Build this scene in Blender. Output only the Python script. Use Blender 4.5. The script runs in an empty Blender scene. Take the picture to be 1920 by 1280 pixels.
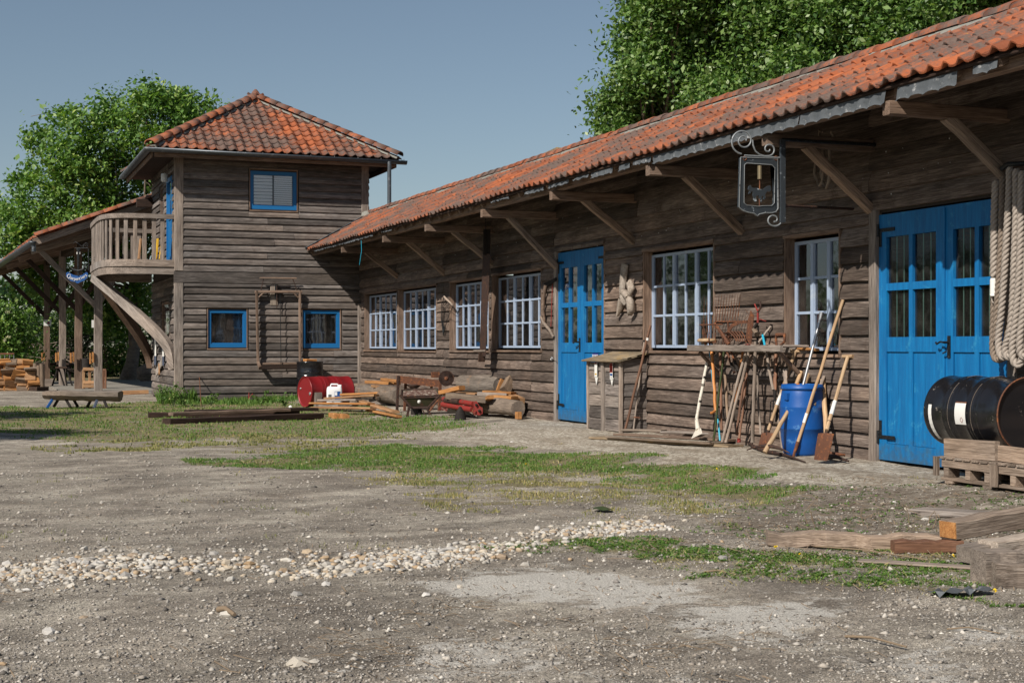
import bpy, math, random
import numpy as np
from mathutils import Vector, Matrix, Quaternion, noise as mnoise
random.seed(7); RNG = np.random.default_rng(7)
R = math.radians
scene = bpy.context.scene
COL = scene.collection

# ------------------------------------------------------------------ camera, sky, sun, exposure
F = 2690.0; TH = math.atan(1010.0 / F); CH = 1.25; HOR = 648.0      # focal length in photo pixels, yaw, eye height, horizon row
FWD = Vector((math.sin(TH), math.cos(TH), 0)); RGT = Vector((math.cos(TH), -math.sin(TH), 0))
cam_d = bpy.data.cameras.new("camera"); cam = bpy.data.objects.new("camera", cam_d); COL.objects.link(cam)
cam.location = (0, 0, CH); cam.rotation_euler = (R(90), 0, -TH)
cam_d.sensor_width = 36; cam_d.lens = 36 * F / 1920; cam_d.shift_y = (HOR - 640) / 1920
cam_d.clip_start = .1; cam_d.clip_end = 3000
scene.camera = cam
SUNRAY = Vector((1, .66, -1.0)).normalized()
sd = bpy.data.lights.new("sun", 'SUN'); sun = bpy.data.objects.new("sun", sd); COL.objects.link(sun)
sd.energy = 5.0; sd.angle = R(.5); sd.color = (1, .93, .83)
sun.rotation_euler = SUNRAY.to_track_quat('-Z', 'Y').to_euler()
world = bpy.data.worlds.new("World"); scene.world = world; world.use_nodes = True
wn = world.node_tree.nodes; wl = world.node_tree.links
bg = wn['Background']; sky = wn.new('ShaderNodeTexSky'); sky.sky_type = 'NISHITA'; sky.sun_disc = False
sky.sun_elevation = math.asin(-SUNRAY.z); sky.sun_rotation = math.atan2(-SUNRAY.x, -SUNRAY.y)
sky.air_density = 1.0; sky.dust_density = 0.5; sky.ozone_density = 2.0; sky.altitude = 100
hs = wn.new('ShaderNodeHueSaturation'); hs.inputs['Hue'].default_value = .495; hs.inputs['Saturation'].default_value = .86; hs.inputs['Value'].default_value = .84
wl.new(sky.outputs[0], hs.inputs['Color']); wl.new(hs.outputs[0], bg.inputs['Color'])
bg.inputs['Strength'].default_value = .075
scene.view_settings.view_transform = 'Standard'; scene.view_settings.look = 'None'
scene.view_settings.exposure = .2; scene.view_settings.gamma = 1
scene.view_settings.use_curve_mapping = False
scene.render.engine = 'CYCLES'
scene.cycles.max_bounces = 6; scene.cycles.diffuse_bounces = 3; scene.cycles.glossy_bounces = 3
scene.cycles.transmission_bounces = 6; scene.cycles.transparent_max_bounces = 8
scene.cycles.use_denoising = True

# ------------------------------------------------------------------ measuring: photo pixel -> point on a real plane
def ray(px, py):
    a = (px - 960) / F; b = (HOR - py) / F
    return FWD + RGT * a + Vector((0, 0, b))
def on_x(px, py, X): d = ray(px, py); t = X / d.x; return Vector((X, d.y * t, CH + d.z * t))
def on_y(px, py, Y): d = ray(px, py); t = Y / d.y; return Vector((d.x * t, Y, CH + d.z * t))
def at_z(px, py, Z): return ray(px, py) * Z + Vector((0, 0, CH))     # Z: distance along the view axis
def sst(e0, e1, x): t = np.clip((x - e0) / (e1 - e0), 0, 1); return t * t * (3 - 2 * t)
def gz(x, y):
    x = np.asarray(x, float); y = np.asarray(y, float)
    h = .125 * sst(5.6, 7.5, x) * (1 - sst(31, 34, y))
    h = h + .012 * np.sin(x * 1.3 + .7 * y) * np.sin(y * .9 - x * .4) + .008 * np.sin(3.1 * x + 1) * np.sin(2.7 * y)
    n = sst(60, 120, y)
    return h * (1 - n)
def G(px, py):
    z = 0.0
    for _ in range(6):
        d = ray(px, py); t = (z - CH) / d.z; p = d * t
        z = float(gz(p.x, p.y))
    return Vector((p.x, p.y, z))
def Gz(x, y): return float(gz(x, y))

# ------------------------------------------------------------------ object helpers
WM = {}
def link(o, parent=None, m=None):
    COL.objects.link(o); m = m if m is not None else Matrix.Identity(4)
    WM[o.name] = m.copy()
    if parent is not None:
        o.parent = parent; o.matrix_parent_inverse = Matrix.Identity(4)
        o.matrix_basis = WM[parent.name].inverted() @ m
    else: o.matrix_basis = m
    return o
def tag(o, label=None, cat=None, group=None, kind=None):
    if label: o['label'] = label
    if cat: o['category'] = cat
    if group: o['group'] = group
    if kind: o['kind'] = kind
    return o
def thing(name, label, cat, loc, group=None):
    o = bpy.data.objects.new(name, None); o.empty_display_size = .2
    link(o, None, Matrix.Translation(Vector(loc))); return tag(o, label, cat, group)
def obj(name, me, mat=None, parent=None, m=None):
    o = bpy.data.objects.new(name, me)
    if mat is not None:
        if me.materials: me.materials[0] = mat
        else: me.materials.append(mat)
    return link(o, parent, m)
def T(x, y=None, z=None):
    return Matrix.Translation(Vector(x) if y is None else Vector((x, y, z)))
def axes(p, x, z=Vector((0, 0, 1))):
    x = Vector(x).normalized(); z = Vector(z)
    y = z.cross(x)
    if y.length < 1e-4: y = Vector((0, 1, 0)).cross(x) if abs(x.y) < .9 else Vector((1, 0, 0)).cross(x)
    y.normalize(); z = x.cross(y)
    m = Matrix((x, y, z)).transposed().to_4x4(); m.translation = Vector(p); return m

class MB:
    def __init__(s): s.v = []; s.f = []; s.mi = []; s.sm = []; s.cur = 0
    def add(s, vs, fs, smooth=False):
        b = len(s.v); s.v += [tuple(q) for q in vs]
        for f in fs: s.f.append(tuple(b + i for i in f)); s.mi.append(s.cur); s.sm.append(smooth)
        return s
    def box(s, a, b):
        x0, y0, z0 = [min(p, q) for p, q in zip(a, b)]; x1, y1, z1 = [max(p, q) for p, q in zip(a, b)]
        return s.add([(x0,y0,z0),(x1,y0,z0),(x1,y1,z0),(x0,y1,z0),(x0,y0,z1),(x1,y0,z1),(x1,y1,z1),(x0,y1,z1)],
                     [(0,3,2,1),(4,5,6,7),(0,1,5,4),(1,2,6,5),(2,3,7,6),(3,0,4,7)])
    def beam(s, p0, p1, w, h, up=(0, 0, 1), c=.006, seg=1, jit=0, taper=1.0):
        p0 = Vector(p0); p1 = Vector(p1); m = axes(p0, p1 - p0, up); L = (p1 - p0).length
        c = min(c, w * .3, h * .3); y = w / 2; z = h / 2
        pr = [(-y, -z + c), (-y + c, -z), (y - c, -z), (y, -z + c), (y, z - c), (y - c, z), (-y + c, z), (-y, z - c)]
        vs = []
        for i in range(seg + 1):
            k = i / seg; t = 1 + (taper - 1) * k
            oy = random.uniform(-jit, jit); oz = random.uniform(-jit, jit)
            vs += [m @ Vector((L * k, a * t + oy, b * t + oz)) for a, b in pr]
        fs = [(7, 6, 5, 4, 3, 2, 1, 0), tuple(range(seg * 8, seg * 8 + 8))]
        for i in range(seg):
            for j in range(8):
                k = (j + 1) % 8; fs.append((i*8+j, i*8+k, (i+1)*8+k, (i+1)*8+j))
        return s.add(vs, fs)
    def tube(s, pts, r, seg=8, cap=True, smooth=True, squash=None):
        pts = [Vector(p) for p in pts]; n = len(pts)
        rs = r if isinstance(r, (list, tuple)) else [r] * n
        vs = []; prev = None
        for i, p in enumerate(pts):
            d = (pts[min(i + 1, n - 1)] - pts[max(i - 1, 0)]).normalized()
            if prev is None: u = d.orthogonal().normalized()
            else:
                u = prev - d * prev.dot(d)
                u = u.normalized() if u.length > 1e-6 else d.orthogonal().normalized()
            prev = u; w = d.cross(u)
            for j in range(seg):
                a = 2 * math.pi * j / seg
                vs.append(p + (u * math.cos(a) + w * math.sin(a)) * rs[i])
        fs = [(i*seg+j, i*seg+(j+1) % seg, (i+1)*seg+(j+1) % seg, (i+1)*seg+j) for i in range(n-1) for j in range(seg)]
        s.add(vs, fs, smooth)
        if cap:
            s.add(vs[:seg], [tuple(range(seg))[::-1]]); s.add(vs[-seg:], [tuple(range(seg))])
        return s
    def lathe(s, prof, m=None, seg=32, smooth=True):     # prof: (radius, height) along local z
        m = m or Matrix.Identity(4); vs = []
        for r_, h in prof:
            for j in range(seg):
                a = 2 * math.pi * j / seg; vs.append(m @ Vector((r_ * math.cos(a), r_ * math.sin(a), h)))
        fs = [(i*seg+j, i*seg+(j+1) % seg, (i+1)*seg+(j+1) % seg, (i+1)*seg+j) for i in range(len(prof)-1) for j in range(seg)]
        s.add(vs, fs, smooth)
        if prof[0][0] > 1e-4: s.add(vs[:seg], [tuple(range(seg))[::-1]])
        if prof[-1][0] > 1e-4: s.add(vs[-seg:], [tuple(range(seg))])
        return s
    def prism(s, outline, depth, m=None):                # outline in local xy, depth in z (centred)
        m = m or Matrix.Identity(4); n = len(outline)
        vs = [m @ Vector((a, b, -depth / 2)) for a, b in outline] + [m @ Vector((a, b, depth / 2)) for a, b in outline]
        fs = [tuple(range(n))[::-1], tuple(range(n, 2 * n))] + [(i, (i+1) % n, n+(i+1) % n, n+i) for i in range(n)]
        return s.add(vs, fs)
    def mesh(s, name):
        me = bpy.data.meshes.new(name); me.from_pydata(s.v, [], s.f)
        me.polygons.foreach_set('material_index', s.mi); me.polygons.foreach_set('use_smooth', s.sm)
        me.update(); return me
    def build(s, name, mat, parent=None, m=None):
        """vertices are world coordinates unless m is given; with a list of materials the slots follow s.cur"""
        me = s.mesh(name)
        mats = mat if isinstance(mat, (list, tuple)) else [mat]
        for q in mats: me.materials.append(q)
        if m is None:
            c = Vector(s.v[0]) if False else Vector((sum(v[0] for v in s.v), sum(v[1] for v in s.v), sum(v[2] for v in s.v))) / max(1, len(s.v))
            me.transform(Matrix.Translation(-c)); m = Matrix.Translation(c)
        return link(bpy.data.objects.new(name, me), parent, m)

def npmesh(name, V, faces, mat, parent=None, m=None, rnd=None, smooth=False):
    """V (n,3); faces (k,nv) ints; rnd per-vertex float"""
    me = bpy.data.meshes.new(name); V = np.asarray(V, np.float32); faces = np.asarray(faces, np.int32)
    k, nv = faces.shape
    me.vertices.add(len(V)); me.vertices.foreach_set('co', V.ravel())
    me.loops.add(k * nv); me.loops.foreach_set('vertex_index', faces.ravel())
    me.polygons.add(k); me.polygons.foreach_set('loop_start', np.arange(0, k * nv, nv, dtype=np.int32))
    if smooth: me.polygons.foreach_set('use_smooth', np.ones(k, bool))
    me.update(calc_edges=True)
    if rnd is not None:
        at = me.attributes.new('rnd', 'FLOAT', 'POINT'); at.data.foreach_set('value', np.asarray(rnd, np.float32))
    me.materials.append(mat)
    return link(bpy.data.objects.new(name, me), parent, m)

def timber(name, p0, p1, w, h, mat, parent=None, up=(0, 0, 1), c=.008, seg=3, jit=.003, taper=1.0):
    """one wooden piece, its grain along its own x axis"""
    p0 = Vector(p0); p1 = Vector(p1); L = (p1 - p0).length
    b = MB(); b.beam((0, 0, 0), (L, 0, 0), w, h, c=c, seg=seg, jit=jit, taper=taper)
    return b.build(name, mat, parent, axes(p0, p1 - p0, up))
def rod(name, pts, r, mat, parent=None, seg=8):
    return MB().tube(pts, r, seg).build(name, mat, parent)
def stick(name, p0, p1, r, mat, parent=None, seg=8, bend=.004, r2=None):
    """round pole with local x along its length"""
    p0 = Vector(p0); p1 = Vector(p1); L = (p1 - p0).length; n = 6
    pts = [(L * i / n, random.uniform(-bend, bend) if 0 < i < n else 0, random.uniform(-bend, bend) if 0 < i < n else 0) for i in range(n + 1)]
    rr = [r + ((r2 if r2 else r) - r) * i / n for i in range(n + 1)]
    return MB().tube(pts, rr, seg).build(name, mat, parent, axes(p0, p1 - p0))

# ------------------------------------------------------------------ materials
class NT:
    def __init__(s, name):
        s.m = bpy.data.materials.new(name); s.m.use_nodes = True; s.t = s.m.node_tree
        s.b = s.t.nodes['Principled BSDF']; s.out = s.t.nodes['Material Output']
    def n(s, ty, ins=None, **kw):
        nd = s.t.nodes.new('ShaderNode' + ty)
        for k, v in kw.items(): setattr(nd, k, v)
        for k, v in (ins or {}).items(): s.set(nd.inputs[k], v)
        return nd
    def set(s, inp, v):
        if isinstance(v, bpy.types.NodeSocket): s.t.links.new(v, inp)
        elif isinstance(v, bpy.types.Node): s.t.links.new(v.outputs[0], inp)
        else: inp.default_value = v
    def ma(s, op, a, b=0.0, c=None):
        nd = s.n('Math', operation=op); s.set(nd.inputs[0], a); s.set(nd.inputs[1], b)
        if c is not None: s.set(nd.inputs[2], c)
        return nd.outputs[0]
    def vm(s, op, a, b):
        nd = s.n('VectorMath', operation=op); s.set(nd.inputs[0], a); s.set(nd.inputs[1], b); return nd.outputs[0]
    def noise(s, vec, scale=1., detail=4., rough=.6, dist=0.):
        nd = s.n('TexNoise', {'Scale': scale, 'Detail': detail, 'Roughness': rough, 'Distortion': dist}); s.set(nd.inputs['Vector'], vec)
        return nd.outputs[0]
    def ramp(s, fac, stops):
        nd = s.n('ValToRGB'); s.set(nd.inputs[0], fac); e = nd.color_ramp.elements
        while len(e) < len(stops): e.new(.5)
        for q, (p, c) in zip(e, stops): q.position = p; q.color = (*c, 1) if len(c) == 3 else c
        return nd.outputs[0]
    def mix(s, f, a, b, mode='MIX'):
        nd = s.n('MixRGB', blend_type=mode); s.set(nd.inputs[0], f)
        for i, q in ((1, a), (2, b)): s.set(nd.inputs[i], (*q, 1) if isinstance(q, tuple) and len(q) == 3 else q)
        return nd.outputs[0]
    def rnd(s):
        oi = s.n('ObjectInfo'); at = s.n('Attribute', attribute_name='rnd')
        return s.ma('FRACT', s.ma('ADD', oi.outputs['Random'], at.outputs['Fac']))
    def obj(s): return s.n('TexCoord').outputs['Object']
    def seeded(s, vec, k=37.):
        r = s.rnd(); cx = s.n('CombineXYZ'); s.set(cx.inputs[0], s.ma('MULTIPLY', r, k)); s.set(cx.inputs[1], s.ma('MULTIPLY', r, k * 1.7)); s.set(cx.inputs[2], s.ma('MULTIPLY', r, k * .6))
        return s.vm('ADD', vec, cx.outputs[0]), r
    def bump(s, h, strength=.4, dist=.01):
        nd = s.n('Bump', {'Strength': strength, 'Distance': dist}); s.set(nd.inputs['Height'], h); s.set(s.b.inputs['Normal'], nd.outputs[0])
    def fin(s, color, rough=.8, metal=0., spec=.3):
        s.set(s.b.inputs['Base Color'], (*color, 1) if isinstance(color, tuple) and len(color) == 3 else color)
        s.set(s.b.inputs['Roughness'], rough); s.set(s.b.inputs['Metallic'], metal)
        s.b.inputs['Specular IOR Level'].default_value = spec
        return s.m

def wood(name, dark, mid, light, tint=.5, bump=.5, rough=.85, stain=None, gs=1.0):
    s = NT(name); v, r = s.seeded(s.obj())
    g = s.noise(s.vm('MULTIPLY', v, (1.6 * gs, 34 * gs, 34 * gs)), 1, 7, .7, .9)
    fine = s.noise(s.vm('MULTIPLY', v, (5, 150, 150)), 1, 3, .6)
    mot = s.noise(s.vm('MULTIPLY', v, (1.3, 4.5, 4.5)), 1, 5, .65)
    f = s.ma('ADD', s.ma('MULTIPLY', g, .45), s.ma('MULTIPLY', fine, .55))
    c = s.ramp(f, [(.33, dark), (.5, mid), (.68, light)])
    c = s.mix(.8, c, s.ramp(mot, [(.3, (.45,) * 3), (.55, (1.0,) * 3), (.75, (1.35, 1.32, 1.28))]), 'MULTIPLY')
    k = s.ma('ADD', s.ma('MULTIPLY', r, tint), 1 - tint * .55)
    hue = s.noise(s.vm('MULTIPLY', v, (.3, .3, .3)), 1, 2)
    c = s.mix(1, c, s.n('CombineXYZ', {0: s.ma('MULTIPLY', k, s.ma('ADD', s.ma('MULTIPLY', hue, .3), .86)), 1: k, 2: s.ma('MULTIPLY', k, s.ma('SUBTRACT', 1.16, s.ma('MULTIPLY', hue, .3)))}).outputs[0], 'MULTIPLY')
    if stain:                                           # lichen, damp or weather marks with a shape of their own
        st = s.noise(s.vm('MULTIPLY', v, (1.6, 1.6, 1.6)), 2.2, 8, .75)
        c = s.mix(s.ramp(st, [(.56, (0,) * 3), (.68, (.75,) * 3)]), c, stain)
    s.bump(s.ma('ADD', f, s.ma('MULTIPLY', mot, .3)), bump, .012)
    return s.fin(c, rough)
def plain(name, c1, c2=None, rough=.6, metal=0., scale=6., spec=.4, bump=.15, c3=None, edge=(.55, .68), bd=.004, fine=60.):
    """paint, metal, plastic: base c1 mottled to c2, with patches of c3 (rust, chips, dirt)"""
    s = NT(name); v, r = s.seeded(s.obj()); c2 = c2 or tuple(q * .8 for q in c1)
    a = s.noise(v, scale, 6, .65); b = s.noise(v, fine, 3)
    c = s.mix(s.ma('ADD', s.ma('MULTIPLY', a, .7), s.ma('MULTIPLY', b, .3)), c1, c2)
    rg = rough
    if c3:
        st = s.noise(v, scale * 1.7, 9, .75); k = s.ramp(st, [(edge[0], (0,) * 3), (edge[1], (1,) * 3)])
        c = s.mix(k, c, c3); rg = s.ma('ADD', s.ma('MULTIPLY', k, (.9 - rough) * .8), rough)
    s.bump(s.ma('ADD', a, s.ma('MULTIPLY', b, .4)), bump, bd)
    return s.fin(c, rg, metal, spec)

M = {}
M['tower'] = wood('weathered_grey_boards', (.038, .031, .027), (.142, .121, .107), (.33, .29, .26), .85, .8, stain=(.06, .046, .039))
M['wall'] = wood('weathered_brown_boards', (.034, .023, .018), (.130, .098, .079), (.31, .245, .20), .9, .8, stain=(.055, .036, .027))
M['post'] = wood('grey_oak', (.07, .056, .046), (.24, .20, .17), (.42, .37, .32), .3, .6)
M['oldoak'] = wood('brown_oak', (.05, .032, .022), (.19, .13, .095), (.34, .25, .19), .4, .6)
M['fresh'] = wood('fresh_sawn_wood', (.14, .07, .032), (.34, .19, .095), (.50, .33, .18), .5, .45)
M['orange'] = wood('orange_cut_wood', (.17, .07, .022), (.42, .19, .062), (.56, .32, .13), .4, .4)
M['dark'] = wood('dark_tarred_wood', (.012, .007, .005), (.035, .02, .014), (.10, .06, .04), .6, .5)
M['black'] = wood('black_wood', (.008, .007, .006), (.02, .016, .014), (.045, .038, .033), .4, .4)
M['handle'] = wood('tool_handle_wood', (.22, .13, .07), (.42, .28, .16), (.56, .41, .26), .4, .2, .6)
M['greyhandle'] = wood('grey_handle_wood', (.12, .09, .07), (.27, .22, .18), (.40, .34, .29), .4, .3)
M['redhandle'] = wood('red_brown_handle', (.08, .035, .02), (.20, .10, .06), (.33, .18, .11), .5, .25, .6)
M['orangehandle'] = wood('orange_handle', (.28, .09, .02), (.50, .19, .05), (.60, .28, .09), .3, .2, .5)
M['bark'] = wood('grey_bark', (.05, .039, .03), (.18, .145, .115), (.34, .28, .225), .3, 1., stain=(.30, .17, .09), gs=.5)
M['bark2'] = wood('brown_bark', (.06, .04, .028), (.19, .14, .10), (.34, .26, .19), .3, 1., gs=.5)
M['drift'] = wood('driftwood', (.12, .09, .07), (.34, .29, .24), (.55, .48, .41), .2, .9, gs=.6)
M['lichenwood'] = wood('lichen_covered_wood', (.08, .06, .04), (.22, .17, .11), (.36, .29, .2), .3, .5, stain=(.42, .25, .05))
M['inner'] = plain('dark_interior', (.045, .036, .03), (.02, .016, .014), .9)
def doorpaint():
    s = NT('blue_door_paint'); v = s.obj(); st = s.noise(s.vm('MULTIPLY', v, (9, 9, .7)), 3, 6, .7); big = s.noise(v, 2.2, 6, .7); fine = s.noise(s.vm('MULTIPLY', v, (1, 60, 3)), 1, 4, .7)
    c = s.mix(big, (.004, .15, .40), (.006, .20, .46)); c = s.mix(s.ramp(st, [(.35, (.75,)*3), (.7, (0,)*3)]), c, (.004, .085, .25))
    c = s.mix(s.ramp(s.noise(v, 5, 9, .8), [(.57, (0,)*3), (.70, (.8,)*3)]), c, (.05, .30, .50))
    z = s.n('SeparateXYZ'); s.set(z.inputs[0], s.n('NewGeometry').outputs['Position']); low = s.ma('SUBTRACT', .75, z.outputs[2])
    c = s.mix(s.ramp(s.ma('ADD', s.ma('MULTIPLY', low, .45), s.ma('MULTIPLY', s.noise(v, 14, 8, .8), .6)), [(.46, (0,)*3), (.62, (.75,)*3)]), c, (.045, .085, .12))   # mud splashed up from the ground
    c = s.mix(s.ramp(s.noise(s.vm('MULTIPLY', v, (30, 30, 8)), 1, 6, .8), [(.68, (0,)*3), (.71, (1,)*3)]), c, (.22, .17, .13))   # chips down to the wood
    s.bump(s.ma('ADD', st, s.ma('MULTIPLY', fine, .8)), .5, .008); return s.fin(c, .5, 0, .35)
M['blue'] = doorpaint()
M['winblue'] = plain('blue_window_paint', (.007, .15, .38), (.01, .11, .30), .45, 0, 4.)
M['lilac'] = plain('pale_lilac_paint', (.37, .45, .58), (.27, .34, .46), .5, 0, 5., c3=(.47, .52, .57), edge=(.55, .75))
M['iron'] = plain('black_iron', (.03, .033, .036), (.012, .013, .014), .5, .6, 30, c3=(.09, .1, .11), edge=(.56, .62))
M['signiron'] = plain('chipped_sign_iron', (.028, .033, .039), (.045, .054, .063), .4, .1, 9, c3=(.36, .40, .43), edge=(.60, .63), bump=.4)
M['rust'] = plain('rusty_iron', (.16, .065, .035), (.075, .035, .024), .85, .2, 14, c3=(.30, .11, .04), edge=(.52, .64), bump=.5)
M['darkrust'] = plain('dark_rust', (.065, .035, .027), (.028, .019, .017), .75, .3, 14, c3=(.14, .065, .035), edge=(.52, .66), bump=.4)
M['zinc'] = plain('zinc', (.12, .135, .155), (.07, .08, .09), .42, .6, 5., c3=(.30, .31, .32), edge=(.55, .75))
M['steel'] = plain('bare_steel', (.52, .52, .52), (.38, .38, .39), .35, .8, 8.)
M['scroll'] = plain('weathered_scroll_iron', (.30, .32, .33), (.16, .17, .18), .5, .3, 20, c3=(.07, .07, .07), edge=(.56, .62))
M['membrane'] = plain('grey_roof_membrane', (.11, .12, .13), (.06, .068, .075), .55, 0, 9., c3=(.34, .34, .34), edge=(.57, .68), bump=.6, bd=.01)
M['mortar'] = plain('lime_mortar', (.33, .32, .28), (.14, .14, .13), .95, 0, 22., c3=(.12, .13, .09), bump=.8, bd=.015)
M['reddrum'] = plain('red_drum_paint', (.24, .012, .016), (.17, .01, .013), .38, .1, 3., .5, .15, c3=(.11, .02, .018), edge=(.6, .7))
M['blackdrum'] = plain('black_drum_paint', (.007, .007, .009), (.018, .018, .021), .2, .2, 4., .7, .25, c3=(.24, .21, .18), edge=(.62, .66))
M['blueplastic'] = plain('blue_plastic', (.004, .085, .34), (.006, .06, .24), .42, 0, 5., .4, .3, c3=(.05, .17, .40), edge=(.58, .64))
M['white'] = plain('white_plastic', (.78, .79, .80), (.62, .64, .66), .45, 0, 5.)
M['paper'] = plain('white_paper', (.75, .74, .71), (.62, .61, .58), .8, 0, 9.)
M['whitepaint'] = plain('chipped_white_paint', (.70, .66, .58), (.5, .45, .38), .6, 0, 9., c3=(.14, .11, .08), edge=(.56, .62))
M['cyan'] = plain('cyan_plastic', (.02, .36, .52), (.02, .28, .42), .4)
M['red'] = plain('red_paint', (.26, .022, .016), (.17, .018, .014), .6, 0, 10., c3=(.12, .035, .025), edge=(.54, .62))
M['green'] = plain('dark_green_paint', (.045, .065, .018), (.03, .04, .015), .5, 0, 10, c3=(.09, .05, .03))
M['signblue'] = plain('sign_blue', (.012, .075, .26), (.01, .06, .2), .4)
M['navy'] = plain('navy_enamel', (.01, .015, .22), (.01, .012, .16), .35)
M['yellow'] = plain('yellow_paint', (.62, .38, .02), (.5, .3, .02), .5)
M['leather'] = plain('pale_leather', (.30, .23, .17), (.18, .14, .105), .7, 0, 10)
M['stump'] = wood('grey_stump', (.07, .055, .045), (.20, .165, .135), (.32, .27, .225), .3, .8)
M['curtain'] = plain('white_curtain', (.88, .88, .88), (.80, .80, .82), .9, 0, 3.)
M['flag'] = plain('coarse_concrete', (.27, .25, .22), (.16, .145, .12), .95, 0, 9., c3=(.40, .37, .32), bump=.7, bd=.012)

def glass(name, clear=.45, refl=1.9):
    s = NT(name); v = s.obj(); d = s.noise(v, 3, 6, .7)
    gl = s.n('BsdfGlossy', {'Color': (.9, .93, 1, 1), 'Roughness': .03}); tr = s.n('BsdfTransparent', {'Color': (.78, .81, .81, 1) if clear < 1 else (.97, .97, .97, 1)})
    df = s.n('BsdfDiffuse', {'Color': (.10, .10, .095, 1)})
    fr = s.n('Fresnel', {'IOR': 1.5}); nb = s.n('Bump', {'Strength': .12, 'Distance': .02}); s.set(nb.inputs['Height'], s.noise(v, 1.8, 2)); s.set(gl.inputs['Normal'], nb.outputs[0])
    m0 = s.n('MixShader', {0: s.ma('MULTIPLY', s.ramp(d, [(.45, (.06,) * 3), (.75, (.3,) * 3)]), 1.0 if clear < 1 else .1)}); s.set(m0.inputs[1], tr.outputs[0]); s.set(m0.inputs[2], df.outputs[0])
    m1 = s.n('MixShader'); s.set(m1.inputs[0], s.ma('ADD', s.ma('MULTIPLY', fr.outputs[0], refl), .06 if refl > 1 else .0)); s.set(m1.inputs[1], m0.outputs[0]); s.set(m1.inputs[2], gl.outputs[0])
    s.set(s.out.inputs[0], m1.outputs[0]); return s.m
M['glass'] = glass('window_glass')
M['doorglass'] = glass('door_glass', .45, .75)
M['clearglass'] = glass('clean_window_glass', 1)

def tilemat():
    s = NT('clay_tiles'); v, r = s.seeded(s.obj()); gp = s.n('NewGeometry').outputs['Position']
    base = s.ramp(r, [(0, (.20, .062, .029)), (.35, (.31, .088, .035)), (.7, (.39, .115, .045)), (1, (.25, .09, .05))])
    n1 = s.noise(v, 9, 6, .7); c = s.mix(.5, base, s.ramp(n1, [(.3, (.55,) * 3), (.7, (1.2,) * 3)]), 'MULTIPLY')
    lich = s.ma('ADD', s.ma('MULTIPLY', s.noise(gp, 1.1, 4, .6), .55), s.ma('MULTIPLY', s.noise(v, 13, 9, .8), .6))
    c = s.mix(s.ramp(lich, [(.505, (0,) * 3), (.61, (.9,) * 3)]), c, s.mix(s.noise(v, 40), (.045, .035, .035), (.16, .13, .11)))
    yl = s.noise(s.vm('ADD', gp, (7, 3, 1)), 5, 9, .75)
    c = s.mix(s.ramp(yl, [(.665, (0,) * 3), (.70, (.9,) * 3)]), c, (.42, .26, .03))
    s.bump(s.ma('ADD', n1, s.ma('MULTIPLY', s.noise(v, 60, 4), .7)), .5, .006)
    return s.fin(c, .85, 0, .3)
M['tile'] = tilemat()

def leafmat(name, stops, gloss=.35, trans=.3):
    s = NT(name); at = s.n('Attribute', attribute_name='rnd'); c = s.ramp(at.outputs['Fac'], stops)
    s.fin(c, gloss, 0, .45)
    tr = s.n('BsdfTranslucent'); s.set(tr.inputs[0], s.mix(1, c, (1.3, 1.5, .6), 'MULTIPLY'))
    m = s.n('MixShader', {0: trans}); s.set(m.inputs[1], s.b.outputs[0]); s.set(m.inputs[2], tr.outputs[0]); s.set(s.out.inputs[0], m.outputs[0])
    return s.m
M['ash'] = leafmat('ash_leaves', [(0, (.03, .08, .018)), (.45, (.10, .20, .04)), (.8, (.20, .32, .07)), (1, (.34, .42, .12))], .5, .3)
M['poplar'] = leafmat('poplar_leaves', [(0, (.022, .06, .016)), (.4, (.085, .17, .038)), (.75, (.17, .27, .065)), (1, (.30, .38, .17))], .45, .3)
M['shrub'] = leafmat('shrub_leaves', [(0, (.012, .035, .01)), (.6, (.035, .08, .02)), (.9, (.08, .13, .03)), (1, (.12, .16, .05))], .45)
M['grass'] = leafmat('grass_blades', [(0, (.04, .095, .016)), (.45, (.085, .175, .028)), (.74, (.15, .23, .045)), (.88, (.25, .24, .085)), (1, (.38, .32, .16))], .6, .25)
M['drygrass'] = leafmat('dry_grass_blades', [(0, (.09, .13, .03)), (.4, (.20, .20, .07)), (.8, (.36, .29, .13)), (1, (.45, .38, .2))], .7, .2)
M['flower'] = leafmat('cream_blossom', [(0, (.5, .48, .32)), (1, (.75, .72, .55))], .8, .2)
M['straw'] = plain('dry_twigs', (.27, .20, .13), (.12, .085, .058), .9)
# ------------------------------------------------------------------ zones of the yard (their outlines measured on the ground)
def gpoly(pts): return np.array([[G(px, py).x, G(px, py).y] for px, py in pts])
def inside(poly, x, y):
    x = np.asarray(x); y = np.asarray(y); c = np.zeros(x.shape, bool); n = len(poly)
    for i in range(n):
        x0, y0 = poly[i]; x1, y1 = poly[i - 1]
        k = ((y0 > y) != (y1 > y)); d = (y1 - y0) if y1 != y0 else 1e-9
        c ^= k & (x < (x1 - x0) * (y - y0) / d + x0)
    return c
def wob(x, y, s=.12):
    return (x + s * np.sin(3.1 * y + 1.7 * x) + .6 * s * np.sin(7.3 * x + 5 * y) + .35 * s * np.sin(17 * y - 11 * x),
            y + 1.5 * s * np.sin(2.3 * x - 1.1 * y) + s * np.sin(6.1 * y + 4 * x) + .5 * s * np.sin(15 * x + 9 * y))
def fbm(x, y, s=1., seed=0):
    r = np.random.default_rng(seed); out = np.zeros(np.shape(x)); amp = 1; tot = 0; f = s
    for o in range(5):
        for q in range(3):
            a = r.uniform(0, 6.28); ph = r.uniform(0, 6.28)
            out += amp * np.sin(f * (np.cos(a) * x + np.sin(a) * y) * r.uniform(.8, 1.3) * 2 + ph + 1.2 * np.sin(f * .7 * (x * np.sin(a) - y * np.cos(a)) + ph)); tot += amp * .7
        amp *= .6; f *= 2.05
    return out / tot
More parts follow.
